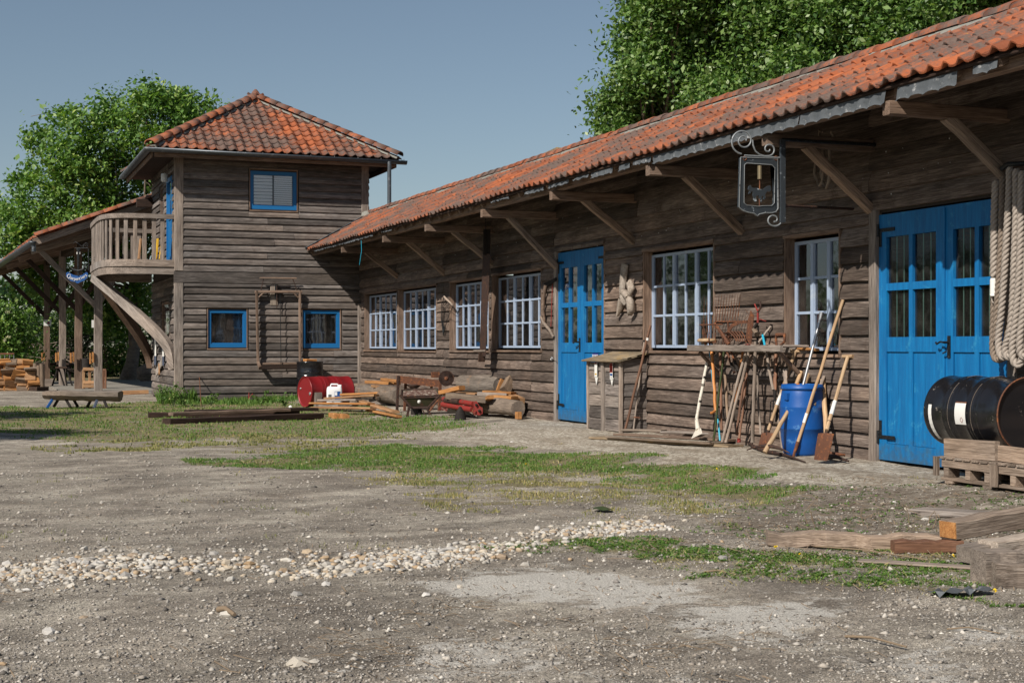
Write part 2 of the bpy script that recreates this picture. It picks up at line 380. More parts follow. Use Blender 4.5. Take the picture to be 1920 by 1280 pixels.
Z = dict(
 lawn=gpoly([(340,863),(560,845),(700,834),(900,838),(1050,848),(1250,862),(1400,880),(1440,893),(1500,930),(1400,948),(1330,938),(1250,912),(1100,895),(900,884),(700,884),(560,880),(400,874)]),
 sparse=gpoly([(640,880),(900,884),(1250,905),(1400,945),(1230,968),(1000,955),(850,945),(720,922)]),
 towergrass=gpoly([(-200,768),(100,762),(280,754),(345,752),(560,752),(680,756),(740,785),(860,785),(885,803),(760,815),(500,822),(350,832),(150,826),(-200,800)]),
 strip=gpoly([(120,830),(360,818),(740,815),(760,832),(520,842),(300,850),(60,845)]),
 weeds=gpoly([(880,1030),(1060,1012),(1250,1005),(1450,1020),(1950,1040),(1950,1180),(1850,1135),(1700,1100),(1500,1085),(1340,1078),(1150,1052),(950,1050)]),
 pebbles=gpoly([(-40,1068),(120,1052),(300,1048),(520,1044),(640,1042),(800,1030),(900,1022),(1020,1002),(1120,985),(1200,975),(1260,988),(1130,1008),(1000,1030),(900,1052),(800,1068),(700,1078),(560,1078),(500,1068),(330,1072),(230,1090),(-40,1104)]),
 chalk=gpoly([(880,1155),(960,1120),(880,1085),(1080,1080),(1300,1078),(1560,1095),(1590,1125),(1450,1150),(1200,1165),(960,1165)]),
 chalk2=gpoly([(300,1300),(500,1262),(760,1240),(980,1235),(1200,1250),(1500,1240),(1920,1150),(1980,1300),(1500,1330),(800,1340)]),
 apron=gpoly([(735,812),(800,806),(880,802),(940,790),(1050,770),(1950,850),(1950,905),(1790,905),(1620,915),(1500,905),(1400,880),(1200,853),(1000,835),(850,828),(760,822)]),
 dirt=gpoly([(1440,900),(1620,915),(1790,905),(1950,900),(1950,1010),(1440,1010),(1250,985),(1400,945)]),
)
# ------------------------------------------------------------------ the ground: one sheet to the horizon
def spaced(lo, hi, st, far, g=1.22):
    a = list(np.arange(lo, hi + 1e-6, st)); s = st
    l = [a[0]]; 
    while l[-1] > -far: s *= g; l.append(l[-1] - s)
    s = st; h = [a[-1]]
    while h[-1] < far: s *= g; h.append(h[-1] + s)
    return np.array(l[:0:-1] + a + h[1:])
gx = spaced(-5, 9.5, .09, 900); gy = spaced(3.5, 34, .11, 900)
X, Y = np.meshgrid(gx, gy); x = X.ravel(); y = Y.ravel()
near = sst(1, 5, y) * (1 - sst(33, 45, y)) * sst(-9, -5, x) * (1 - sst(8.2, 8.6, x))
z = gz(x, y) + near * (.010 * fbm(x, y, 1.6, 3) + .006 * fbm(x, y, 6, 5))
wx, wy = wob(x, y)
nx_, ny_ = len(gx), len(gy); ii = np.arange(nx_ * ny_).reshape(ny_, nx_)
quads = np.stack([ii[:-1, :-1].ravel(), ii[:-1, 1:].ravel(), ii[1:, 1:].ravel(), ii[1:, :-1].ravel()], 1)
def zone(name, x, y, s=.12): a, b = wob(x, y, s); return inside(Z[name], a, b)
def soft(name, x, y, s=.12):
    o = np.zeros(np.shape(x))
    for dx, dy in ((0, 0), (.12, 0), (-.12, 0), (0, .2), (0, -.2), (.25, .3), (-.25, -.3)): o += zone(name, x + dx, y + dy, s)
    return o / 7
def groundmat():
    s = NT('yard_ground'); v = s.obj()
    fine = s.noise(v, 95, 6, .8); med = s.noise(v, 22, 6, .75); big = s.noise(v, 1.1, 6, .7); mid = s.noise(v, 4.5, 6, .7)
    A = {k: s.n('Attribute', attribute_name=k).outputs['Fac'] for k in ('green', 'chalk', 'concrete', 'dirt')}
    vor = s.n('TexVoronoi', {'Scale': 42.0}); s.set(vor.inputs['Vector'], v)
    vor2 = s.n('TexVoronoi', {'Scale': 90.0}); s.set(vor2.inputs['Vector'], v)
    base = s.ramp(big, [(.36, (.20, .172, .142)), (.5, (.29, .255, .212)), (.66, (.40, .36, .30))])
    base = s.mix(.85, base, s.ramp(fine, [(.38, (.22,) * 3), (.47, (.95,) * 3), (.62, (2.0,) * 3)]), 'MULTIPLY')
    base = s.mix(.85, base, s.ramp(s.noise(s.vm('MULTIPLY', v, (.5, 1.4, 1)), 1.6, 7, .7), [(.38, (.62,) * 3), (.52, (1.,) * 3), (.64, (1.35,) * 3)]), 'MULTIPLY')
    base = s.mix(.6, base, s.ramp(med, [(.35, (.5,) * 3), (.6, (1.25,) * 3)]), 'MULTIPLY')
    sc = s.n('SeparateColor'); s.set(sc.inputs[0], vor.outputs['Color'])
    sp = s.mix(s.ramp(sc.outputs[0], [(.80, (0,) * 3), (.90, (1,) * 3)]), (.0, .0, .0), s.ramp(vor.outputs['Distance'], [(.22, (1,) * 3), (.38, (0,) * 3)]))
    base = s.mix(s.ma('MULTIPLY', sp, .7), base, s.mix(sc.outputs[1], (.36, .33, .29), (.14, .13, .12)))
    dk = s.mix(s.ma('MULTIPLY', s.ramp(mid, [(.52, (0,) * 3), (.68, (1,) * 3)]), .45), base, (.12, .10, .08))
    def soften(a, k=.9): return s.ramp(s.ma('ADD', s.ma('MULTIPLY', a, k), s.ma('ADD', s.ma('MULTIPLY', s.ma('SUBTRACT', s.noise(v, 9, 8, .8), .5), 1.3), s.ma('MULTIPLY', s.ma('SUBTRACT', s.noise(s.vm('MULTIPLY', v, (1, 1.8, 1)), 2.3, 5, .7), .5), 1.5))), [(.38, (0,) * 3), (.58, (1,) * 3)])
    c = s.mix(soften(A['dirt']), dk, s.mix(med, (.11, .09, .07), (.24, .20, .16)))
    ch = s.mix(s.ramp(fine, [(.40, (0,) * 3), (.50, (1,) * 3)]), (.26, .235, .20), s.mix(mid, (.50, .47, .42), (.68, .65, .60)))
    c = s.mix(soften(A['chalk']), c, ch)
    co = s.mix(s.ramp(med, [(.42, (0,) * 3), (.58, (1,) * 3)]), (.21, .175, .135), s.mix(s.ramp(s.noise(s.vm('MULTIPLY', v, (1, .5, 1)), 3.2, 7, .75), [(.38, (0,) * 3), (.60, (1,) * 3)]), (.33, .28, .22), (.68, .63, .54)))
    co = s.mix(s.ramp(fine, [(.38, (.8,) * 3), (.46, (0,) * 3)]), co, (.08, .06, .045))
    c = s.mix(soften(A['concrete'], 1.1), c, co)
    gr = s.mix(mid, s.mix(med, (.075, .08, .03), (.15, .14, .06)), s.mix(med, (.21, .17, .105), (.34, .28, .19)))
    c = s.mix(soften(A['green'], .95), c, gr)
    s.bump(s.ma('ADD', s.ma('MULTIPLY', fine, .8), s.ma('MULTIPLY', s.ma('SUBTRACT', 1, vor2.outputs['Distance']), .35)), .9, .016)
    return s.fin(c, .95, 0, .15)
M['ground'] = groundmat()
ground = npmesh('ground', np.stack([x, y, z], 1), quads, M['ground'], smooth=True); tag(ground, kind='structure')
far_green = ((y > 47) & (np.abs(x) < 400) | (x < -12) | (x > 20)) * .8
patch = .55 + .45 * fbm(x, y, 2.2, 71)
green = np.maximum(np.maximum.reduce([soft('lawn', x, y, .3), soft('towergrass', x, y, .3), .62 * soft('sparse', x, y, .4), .55 * soft('strip', x, y, .4), .55 * soft('weeds', x, y)]) * np.clip(patch + .25, .3, 1), far_green)
for k, a in (('green', green), ('chalk', np.maximum(1.05 * soft('chalk', x, y, .3), .85 * soft('chalk2', x, y, .3)) * (.85 + .35 * fbm(x, y, 2.2, 91))), ('concrete', soft('apron', x, y, .05)), ('dirt', np.maximum(.6 * soft('dirt', x, y), .35 * soft('weeds', x, y)))):
    at = ground.data.attributes.new(k, 'FLOAT', 'POINT'); at.data.foreach_set('value', a.astype(np.float32))
def GZ(x, y):
    near = sst(1, 5, y) * (1 - sst(33, 45, y)) * sst(-9, -5, x) * (1 - sst(8.2, 8.6, x))
    return gz(x, y) + near * (.010 * fbm(x, y, 1.6, 3) + .006 * fbm(x, y, 6, 5))

# ------------------------------------------------------------------ stones
def ico():
    t = (1 + 5 ** .5) / 2
    v = np.array([(-1,t,0),(1,t,0),(-1,-t,0),(1,-t,0),(0,-1,t),(0,1,t),(0,-1,-t),(0,1,-t),(t,0,-1),(t,0,1),(-t,0,-1),(-t,0,1)], float)
    f = np.array([(0,11,5),(0,5,1),(0,1,7),(0,7,10),(0,10,11),(1,5,9),(5,11,4),(11,10,2),(10,7,6),(7,1,8),(3,9,4),(3,4,2),(3,2,6),(3,6,8),(3,8,9),(4,9,5),(2,4,11),(6,2,10),(8,6,7),(9,8,1)])
    return v / np.linalg.norm(v[0]), f
IV, IF = ico()
OV = np.array([(1, 0, 0), (.25, 1, .1), (-1, .15, 0), (-.1, -1, -.1), (.1, .1, 1), (0, 0, -.7)], float); OF = np.array([(0, 1, 4), (1, 2, 4), (2, 3, 4), (3, 0, 4), (1, 0, 5), (2, 1, 5), (3, 2, 5), (0, 3, 5)])
def stonemat(name, stops):
    s = NT(name); v, r = s.seeded(s.obj()); c = s.ramp(r, stops)
    c = s.mix(.6, c, s.ramp(s.noise(v, 60, 5, .7), [(.3, (.6,) * 3), (.7, (1.25,) * 3)]), 'MULTIPLY')
    s.bump(s.noise(v, 80, 5), .4, .004); return s.fin(c, .85, 0, .25)
M['pebble'] = stonemat('pale_flint', [(0, (.36, .33, .29)), (.3, (.52, .49, .44)), (.56, (.46, .39, .30)), (.66, (.38, .26, .15)), (.80, (.24, .225, .21)), (1, (.60, .57, .53))])
M['grit'] = stonemat('grey_grit', [(0, (.10, .09, .08)), (.3, (.24, .22, .20)), (.6, (.40, .37, .33)), (.85, (.26, .22, .18)), (1, (.62, .58, .52))])
def scatter_stones(name, xs, ys, sizes, mat, parent, sink=.3, fine=True):
    n = len(xs); rng = RNG; bv, bf = (IV, IF) if fine else (OV, OF); nv = len(bv)
    V = bv[None] * (1 + rng.uniform(-.28, .28, (n, nv, 1)))
    V = V * (sizes[:, None, None] * rng.uniform((.7, .55, .35), (1.25, 1., .75), (n, 3))[:, None, :])
    a = rng.uniform(0, 6.28, n); ca, sa = np.cos(a)[:, None], np.sin(a)[:, None]
    vx = V[:, :, 0] * ca - V[:, :, 1] * sa; vy = V[:, :, 0] * sa + V[:, :, 1] * ca
    zz = GZ(xs, ys) + sizes * sink * .6
    P = np.stack([vx + xs[:, None], vy + ys[:, None], V[:, :, 2] + zz[:, None]], 2).reshape(-1, 3)
    Fq = (bf[None] + (np.arange(n) * nv)[:, None, None]).reshape(-1, 3)
    return tag(npmesh(name, P, Fq, mat, parent, rnd=np.repeat(rng.uniform(0, 1, n), nv)), kind='stuff')
def view_points(n, ymin, ymax, xmin=-60, xmax=1980, power=1.0):
    """random ground places, denser near by"""
    yv = RNG.uniform(ymin, ymax, n); pxv = RNG.uniform(xmin, xmax, n)
    Zd = CH * F / (yv - HOR); a = (pxv - 960) / F
    return Zd * (FWD.x + RGT.x * a), Zd * (FWD.y + RGT.y * a)
xs, ys = view_points(60000, 850, 1330)
d = np.hypot(xs, ys)
keep = (~zone('apron', xs, ys, .05)) & ~((zone('lawn', xs, ys)) & (RNG.uniform(0, 1, len(xs)) < .8)) & (fbm(xs, ys, 2.2, 9) + RNG.normal(0, .5, len(xs)) > -.35) & ~(zone('chalk', xs, ys) & (RNG.uniform(0, 1, len(xs)) < .75))
xs, ys = xs[keep], ys[keep]; sz = RNG.lognormal(math.log(.0058), .5, len(xs)) * (.72 + .04 * np.hypot(xs, ys))
scatter_stones('gravel', xs, ys, np.minimum(sz, .024), M['grit'], None, .2, False)
# the streak of pale flints: the large ones are objects of their own, the small ones one mass
pb = tag(npmesh('pebble_bed', np.array([[p[0], p[1], 0] for p in Z['pebbles'][:3]]), np.array([[0, 1, 2]]), M['ground']), kind='structure') if False else None
mn, mx = Z['pebbles'].min(0), Z['pebbles'].max(0)
cx_ = RNG.uniform(mn[0], mx[0], 60000); cy_ = RNG.uniform(mn[1], mx[1], 60000)
k = (zone('pebbles', cx_, cy_, .05) & (fbm(cx_, cy_, 1.4, 21) + RNG.normal(0, .4, 60000) + .5 * (cx_ < 3.4) > .22)) | ((soft('pebbles', cx_, cy_ , .05) > .05) & (RNG.uniform(0, 1, 60000) < .10)) | (RNG.uniform(0, 1, 60000) < .004)
cx_, cy_ = cx_[k][:2700], cy_[k][:2700]
scatter_stones('small_flint', cx_, cy_, np.clip(RNG.lognormal(math.log(.014), .40, len(cx_)), .006, .028), M['pebble'], ground, .35)
stone_meshes = []
for q in range(14):
    V = IV * (1 + RNG.uniform(-.22, .22, (12, 1))) * np.array([1.15, .85, .58]) * RNG.uniform(.85, 1.15, 3)
    V2 = [tuple(v) for v in V]; me = bpy.data.meshes.new('stone'); me.from_pydata(V2, [], [tuple(f) for f in IF]); me.materials.append(M['pebble']); stone_meshes.append(me)
cand = RNG.permutation(len(cx_))[:235]
def stone_at(x_, y_, s_):
    m = T(x_, y_, float(GZ(np.array(x_), np.array(y_))) + s_ * .12) @ Matrix.Rotation(random.uniform(0, 6.28), 4, 'Z') @ Matrix.Rotation(random.uniform(-.3, .3), 4, 'X') @ Matrix.Scale(s_, 4)
    return link(bpy.data.objects.new('stone', random.choice(stone_meshes)), ground, m)
for i in cand: stone_at(cx_[i], cy_[i], random.uniform(.02, .036))
for px_, py_, s_ in [(610,1095,.035),(700,1060,.04),(555,1113,.034),(862,1100,.026),(798,1117,.03),(556,1246,.05),(1040,1102,.02),(960,828,.05),(942,1046,.05),(1128,1005,.05),(90,1187,.04),(1088,976,.04),(1150,1000,.045),(1390,1025,.05),(1355,1048,.04),(1655,940,.05),(1790,958,.07),(1735,975,.06),(1700,950,.05),(1060,1010,.04),(985,1060,.035),(925,1023,.05),(1210,970,.05),(1285,975,.045),(1790,1016,.03),(640,1068,.045),(105,942,.03),(190,942,.035),(65,975,.05),(428,1155,.05),(1600,950,.03)]:
    p = G(px_, py_); stone_at(p.x, p.y, s_ * (.85 if py_ > 1030 else .5))
for _ in range(30):
    px_, py_ = random.uniform(0, 1900), random.uniform(900, 1250); p = G(px_, py_); stone_at(p.x, p.y, random.uniform(.012, .022))

# ------------------------------------------------------------------ grass and weeds
def blades(name, xs, ys, hgt, mat, parent=None, lo=0., hi=1., w=.006, lean=.5):
    n = len(xs); z0 = GZ(xs, ys) - .004; a = RNG.uniform(0, 6.28, n); h = hgt * RNG.lognormal(0, .4, n) * (1 + .8 * np.clip(fbm(xs, ys, 4.5, 34), -.6, 1.2))
    h = np.minimum(h, hgt * 2.4); dx, dy = np.cos(a), np.sin(a); l = RNG.uniform(0, lean, n) * h; la = RNG.uniform(0, 6.28, n)
    ww = w * (1 + .05 * np.hypot(xs, ys)) * RNG.uniform(.7, 1.3, n)
    P = np.stack([np.stack([xs - dx * ww, ys - dy * ww, z0], 1), np.stack([xs + dx * ww, ys + dy * ww, z0], 1),
                  np.stack([xs + dx * ww * .6 + np.cos(la) * l * .4, ys + dy * ww * .6 + np.sin(la) * l * .4, z0 + h * .6], 1),
                  np.stack([xs + np.cos(la) * l, ys + np.sin(la) * l, z0 + h], 1)], 1).reshape(-1, 3)
    Fq = (np.array([[0, 1, 2, 3]]) + (np.arange(n) * 4)[:, None])
    r = np.clip(lo + (hi - lo) * (RNG.uniform(0, 1, n) * .65 + .45 * (fbm(xs, ys, 1.6, 33) * .5 + .4)), 0, 1)
    return tag(npmesh(name, P, Fq, mat, parent, rnd=np.repeat(r, 4)), kind='stuff')
def in_zone(name, n, thr=-9, s=.12, nseed=4, ns=1.6):
    p = Z[name]; mn, mx = p.min(0), p.max(0); ox = []; oy = []
    tot = 0
    for _ in range(40):
        a = RNG.uniform(mn[0], mx[0], n); b = RNG.uniform(mn[1], mx[1], n)
        k = zone(name, a, b, s) & (fbm(a, b, ns, nseed) + RNG.normal(0, .16, n) + .45 * fbm(a, b, ns * 3.1, nseed + 50) > thr); ox.append(a[k]); oy.append(b[k]); tot += k.sum()
        if tot >= n: break
    return np.concatenate(ox)[:n], np.concatenate(oy)[:n]
a1 = in_zone('lawn', 36000, -.34, nseed=5, ns=2.4, s=.3); blades('grass', *a1, .017, M['grass'], lo=.05, hi=.95, w=.0035)
a2 = in_zone('towergrass', 24000, -.15, nseed=6, ns=1.7, s=.3); a2k = ~zone('apron', *a2); blades('grass', a2[0][a2k], a2[1][a2k], .022, M['grass'], lo=.05, hi=.98, w=.0045)
a3 = in_zone('sparse', 11000, .05, nseed=7, ns=2.6, s=.4); blades('dry_grass', *a3, .017, M['drygrass'], w=.0035)
a4 = in_zone('strip', 5500, .05, nseed=8, ns=2., s=.4); blades('dry_grass', *a4, .02, M['drygrass'], lo=0, hi=.8)
# taller green along the foot of the tower
n = 9000; xs = RNG.uniform(3.9, 7.7, n); ys = 31.62 - np.abs(RNG.normal(0, .32, n)); blades('grass', xs, ys, .07, M['grass'], lo=.1, hi=.85, w=.005)
n = 900; xs = RNG.uniform(3.7, 4.5, n); ys = 31.5 - np.abs(RNG.normal(0, .2, n)); blades('grass', xs, ys, .16, M['grass'], lo=.1, hi=.8, w=.005)
n = 3600; p0 = G(800, 805); xs = RNG.uniform(p0.x - 1.0, p0.x + 1.35, n); ys = p0.y + RNG.normal(1.2, 1.0, n); k = xs < 7.0; blades('grass', xs[k], ys[k], .022, M['grass'], lo=.1, hi=.8, w=.004)
def rosettes(name, xs, ys, size, mat, parent=None, lo=.0, hi=.8, leaves=9):
    n = len(xs); z0 = GZ(xs, ys); P = []; rr = []
    for j in range(leaves):
        a = RNG.uniform(0, 6.28, n); L = size * RNG.uniform(.5, 1.2, n); w = L * RNG.uniform(.22, .4, n); up = RNG.uniform(.15, .9, n) * L
        cx, cy = np.cos(a), np.sin(a); ox = RNG.normal(0, size * .5, n); oy = RNG.normal(0, size * .5, n)
        bx, by = xs + ox, ys + oy
        P.append(np.stack([np.stack([bx, by, z0 + .002], 1), np.stack([bx + cx * L * .5 - cy * w, by + cy * L * .5 + cx * w, z0 + up * .7], 1),
                           np.stack([bx + cx * L, by + cy * L, z0 + up], 1), np.stack([bx + cx * L * .5 + cy * w, by + cy * L * .5 - cx * w, z0 + up * .7], 1)], 1))
        rr.append(RNG.uniform(lo, hi, n))
    P = np.concatenate(P).reshape(-1, 3); r = np.repeat(np.concatenate(rr), 4)
    return tag(npmesh(name, P, np.arange(len(P)).reshape(-1, 4), mat, parent, rnd=r), kind='stuff')
a5 = in_zone('weeds', 2300, -.02, s=.2, nseed=11, ns=2.3); rosettes('clover', *a5, .016, M['grass'], hi=.8)
a5 = in_zone('weeds', 9000, -.12, s=.2, nseed=11, ns=2.3); blades('grass', *a5, .012, M['grass'], lo=.1, hi=1., w=.0022, lean=1.4)
a8 = in_zone('weeds', 4200, -.35, s=.25, nseed=19, ns=2.4); blades('dry_grass', *a8, .012, M['drygrass'], lo=.1, hi=1., w=.002, lean=1.8)
a8 = in_zone('lawn', 8000, -.5, s=.35, nseed=20, ns=2.); blades('dry_grass', *a8, .015, M['drygrass'], lo=.1, hi=1., w=.0028, lean=1.4)
a8 = in_zone('towergrass', 9000, -.5, s=.35, nseed=23, ns=2.); blades('dry_grass', *a8, .018, M['drygrass'], lo=.1, hi=1., w=.0032, lean=1.4)
a6 = in_zone('lawn', 900, -.2, nseed=12); rosettes('clover', *a6, .022, M['grass'], hi=.7, leaves=7)
a7 = in_zone('dirt', 700, -.0, nseed=13); rosettes('clover', *a7, .017, M['grass'], hi=.7, leaves=7)
xs, ys = view_points(700, 870, 1030); k = fbm(xs, ys, 1.3, 44) > .35; blades('grass', np.repeat(xs[k], 12) + RNG.normal(0, .03, 12 * k.sum()), np.repeat(ys[k], 12) + RNG.normal(0, .04, 12 * k.sum()), .018, M['drygrass'], lo=0, hi=.7, w=.0025)
# dead stems, straw and twigs lying about
def litter(name, n, rng4, L, mat, seed):
    xs, ys = view_points(n, *rng4); k = fbm(xs, ys, 1.1, seed) > -.1; xs, ys = xs[k], ys[k]; n = len(xs)
    a = RNG.uniform(0, 6.28, n); l = L * RNG.lognormal(0, .5, n); w = .0016 * (1 + .1 * np.hypot(xs, ys)); cx, cy = np.cos(a) * l, np.sin(a) * l; z0 = GZ(xs, ys) + .006
    px_, py_ = -np.sin(a) * w, np.cos(a) * w; up = RNG.uniform(0, .02, n)
    P = np.stack([np.stack([xs - px_, ys - py_, z0], 1), np.stack([xs + px_, ys + py_, z0], 1), np.stack([xs + cx + px_, ys + cy + py_, z0 + up], 1), np.stack([xs + cx, ys + cy, z0 + up + .004], 1), ], 1).reshape(-1, 3)
    return tag(npmesh(name, P, np.arange(len(P)).reshape(-1, 4), mat, None), kind='stuff')
litter('straw', 1500, (900, 1280), .035, M['straw'], 51)
litter('straw', 1600, (920, 1050, 1200, 1950), .05, M['straw'], 52)
for cpx, cpy, n_ in ((1260,1215,30),(640,1215,28),(800,1150,18),(1400,1215,12),(1560,960,18),(1500,1010,16)):
    for _ in range(1):
        b = MB(); c = G(cpx, cpy)
        for q in range(n_):
            p = Vector((c.x + random.gauss(0, .16), c.y + random.gauss(0, .14), 0)); p.z = Gz(p.x, p.y) + random.uniform(0, .02)
            a = random.gauss(0, .7); l = random.uniform(.04, .16); b.tube([p, p + Vector((math.cos(a) * l * .5, -math.sin(a) * l * .5, random.uniform(0, .02))), p + Vector((math.cos(a) * l, -math.sin(a) * l + random.gauss(0, .02), 0))], .0014, 4, cap=False)
        o = b.build('twigs', M['straw']); tag(o, kind='stuff')
litter_sticks = [(1585,1197,1700,1217,.007,'pale thin stick lying furthest forward at the lower right'),(410,1150,440,1160,.016,'short stub of dark wood on the gravel left of centre'),(1775,1182,1875,1190,.004,'thin twig lying on chalky gravel near the right edge'),
    (1510,1025,1740,1052,.006,'long bent bramble stem beside the sawn planks'),(1320,1075,1380,1080,.006,'short bent twig at the edge of the chalky patch')]
for x0, y0, x1, y1, r_, lb in litter_sticks:
    p, q = G(x0, y0), G(x1, y1); mid = (p + q) / 2 + Vector((0, .03, .012)); up = Vector((0, 0, r_ + .004))
    tag(rod('stick', [p + up, mid + up, q + up], [r_, r_ * .8, r_ * .6], M['straw'], seg=6), lb, 'stick')
# ------------------------------------------------------------------ cladding
def board(parent, p0, ud, L, zb, h, mat, nrm, thick=.028, wav=.004, name='board', cut=0.0):
    """one lapped board: starts at p0, runs L along ud, faces nrm; bottom edge uneven"""
    n = max(2, min(7, int(L / .5) + 1)); pr = []; vs = []
    for i in range(n + 1):
        x_ = L * i / n; w0 = random.uniform(-wav, wav)
        vs += [(x_, 0, w0), (x_, -thick, w0 + .002), (x_, -thick + .003, h * .5), (x_, -.005, h + .012), (x_, 0, h + .012)]
    fs = [(0, 1, 2, 3, 4), tuple(n * 5 + q for q in (4, 3, 2, 1, 0))]
    for i in range(n):
        for j in range(5):
            k = (j + 1) % 5; fs.append((i*5+k, i*5+j, (i+1)*5+j, (i+1)*5+k))
    b = MB(); b.add(vs, fs)
    x = Vector(ud); y = -Vector(nrm); z = Vector((0, 0, 1))
    if x.cross(y).z < 0:      # keep right-handed: run the board the other way
        p0 = Vector(p0) + x * L; x = -x
    m = Matrix((x, y, z)).transposed().to_4x4(); m.translation = Vector((p0[0], p0[1], zb)) + Vector(nrm) * 0.0
    me = b.mesh('board'); me.materials.append(mat)
    return link(bpy.data.objects.new(name, me), parent, m @ Matrix.Rotation(random.uniform(-.0016, .0016), 4, 'Y'))
def cladding(parent, org, ud, nrm, U, rows, openings, mat, joints=None, maxlen=3.2, wav=.004):
    """rows: list of (z0,z1); openings (u0,u1,z0,z1)"""
    org = Vector(org); ud = Vector(ud)
    for z0, z1 in rows:
        cuts = []
        for (u0, u1, a, b) in openings:
            if b <= z0 + .01 or a >= z1 - .01: continue
            cuts.append((u0, u1, a, b))
        segs = [(U[0], U[1], z0, z1)]
        for (u0, u1, a, b) in cuts:
            ns = []
            for s0, s1, q0, q1 in segs:
                if u1 <= s0 or u0 >= s1: ns.append((s0, s1, q0, q1)); continue
                if u0 - s0 > .03: ns.append((s0, u0, q0, q1))
                if s1 - u1 > .03: ns.append((u1, s1, q0, q1))
                m0, m1 = max(s0, u0), min(s1, u1)
                if a - q0 > .03: ns.append((m0, m1, q0, min(a, q1) - .012))
                elif q1 - b > .03: ns.append((m0, m1, max(b, q0), q1))
            segs = ns
        for s0, s1, q0, q1 in segs:
            k = [s0]; 
            if joints is not None:
                js = [j for j in joints if s0 + .25 < j < s1 - .25]
                js = [j for j in js if random.random() < .6]
                k += sorted(js)
            else:
                while s1 - k[-1] > maxlen: k.append(k[-1] + random.uniform(maxlen * .45, maxlen * .95))
            k.append(s1)
            k = [k[0]] + [q for i_, q in enumerate(k[1:-1]) if q - k[i_] > .2 and s1 - q > .2] + [k[-1]]
            for a_, b_ in zip(k[:-1], k[1:]):
                board(parent, org + ud * (a_ + .002), ud, b_ - a_ - .004, q0, q1 - q0, mat, nrm, thick=random.uniform(.042, .056), wav=wav)
def rowlist(z0, z1, e0, e1=None, var=.1):
    r = []; z = z0
    while z < z1 - .03:
        e = (e0 + ((e1 or e0) - e0) * (z - z0) / (z1 - z0)) * random.uniform(1 - var, 1 + var)
        if z1 - z - e < .05: e = z1 - z
        r.append((z, z + e)); z += e
    return r

# ------------------------------------------------------------------ pantiles
def tile_mesh(L=.33, w=.225, name='tile', xclip=None):
    nu = 9; us = [w * i / (nu - 1) for i in range(nu)]
    def zz(u):
        p = .19; q = (u % p) if u < p * 1.001 else u - p
        if u > p: q = u - p
        return -.010 * math.sin(math.pi * min(q, .10) / .10) if q < .10 else .040 * math.sin(math.pi * (q - .10) / .09)
    vs = []
    for v_, lift in ((0, .022), (L, 0)):
        for u in us: vs.append((u, v_, zz(u) + lift))
    for u in us: vs.append((u, .0, zz(u) + .022 - .015))
    for u in us: vs.append((u, L, zz(u) - .015))
    fs = []
    for i in range(nu - 1):
        fs.append((i, i + 1, nu + i + 1, nu + i)); fs.append((2*nu + i, 2*nu + i + 1, i + 1, i)); fs.append((2*nu + i + 1, 2*nu + i, 3*nu + i, 3*nu + i + 1))
    fs.append((0, nu, 3*nu, 2*nu)); fs.append((nu - 1, 2*nu + nu - 1, 3*nu + nu - 1, 2*nu - 1))
    return vs, fs
TV, TF = tile_mesh()
TNP = np.array(TV); 
def tile_me():
    me = bpy.data.meshes.new('tile'); me.from_pydata(TV, [], TF); me.materials.append(M['tile'])
    me.polygons.foreach_set('use_smooth', [len(f) == 4 and (i % 3 != 1) for i, f in enumerate(TF)]); return me
TME = tile_me()
def jitter_m(m, a=.012):
    return m @ Matrix.Rotation(random.gauss(0, a), 4, 'Z') @ Matrix.Rotation(random.gauss(0, a * .7), 4, 'X') @ Matrix.Translation((random.gauss(0, .003), random.gauss(0, .006), random.gauss(0, .002)))
def tiles_joined(name, mats, parent, kind='stuff'):
    V = []; Fq = []; rr = []
    q4 = [f for f in TF]
    for i, m in enumerate(mats):
        A = np.array(m); V.append(TNP @ A[:3, :3].T + A[:3, 3]); Fq.append(np.array(q4) + i * len(TNP)); rr.append(np.full(len(TNP), random.random()))
    o = npmesh(name, np.concatenate(V), np.concatenate(Fq), M['tile'], parent, rnd=np.concatenate(rr), smooth=False); tag(o, kind=kind); return o

# ================================================================== the long workshop
WX = 8.24
def WY(px): return on_x(px, HOR, WX).y
EX, EZ, RX = 6.98, 3.37, 8.45
Y0, Y1 = 6.4, 31.66
def slope(y): return .508 + (.575 - .508) * (y - 9) / (31.7 - 9)
def rz(x, y): return EZ + (x - EX) * slope(y)
shop = thing('workshop', 'long low brown boarded workshop with orange pantile roof and projecting eaves', 'workshop', (10.5, 19, 0))
W_ = []   # openings: u runs along +Y from Y0
wins = [(693, 747, 653, 551), (757, 821, 654, 542), (855, 920, 653, 529), (935, 1018, 652, 515), (1222, 1342, 652, 469), (1490, 1578, 657, 447)]
def zat(px, py, X=WX): return on_x(px, py, X).z
opens = []
for (a, b, yb, yt) in wins:
    mid = (a + b) / 2; y0_, y1_ = WY(b), on_x(a, HOR, WX + .075).y; z0_, z1_ = zat(mid, yb), zat(mid, yt)
    opens.append((y0_ - .04, y1_ + .04, z0_ - .04, z1_ + .04))
D1 = (WY(1136), WY(1048), .13, zat(1092, 468)); D2 = (WY(1897), WY(1650), .13, 2.515)
opens_all = opens + [(D1[0] - .03, D1[1] + .09, .1, D1[3] + .02), (D2[0] - .02, D2[1] + .12, .1, D2[3] + .02)]
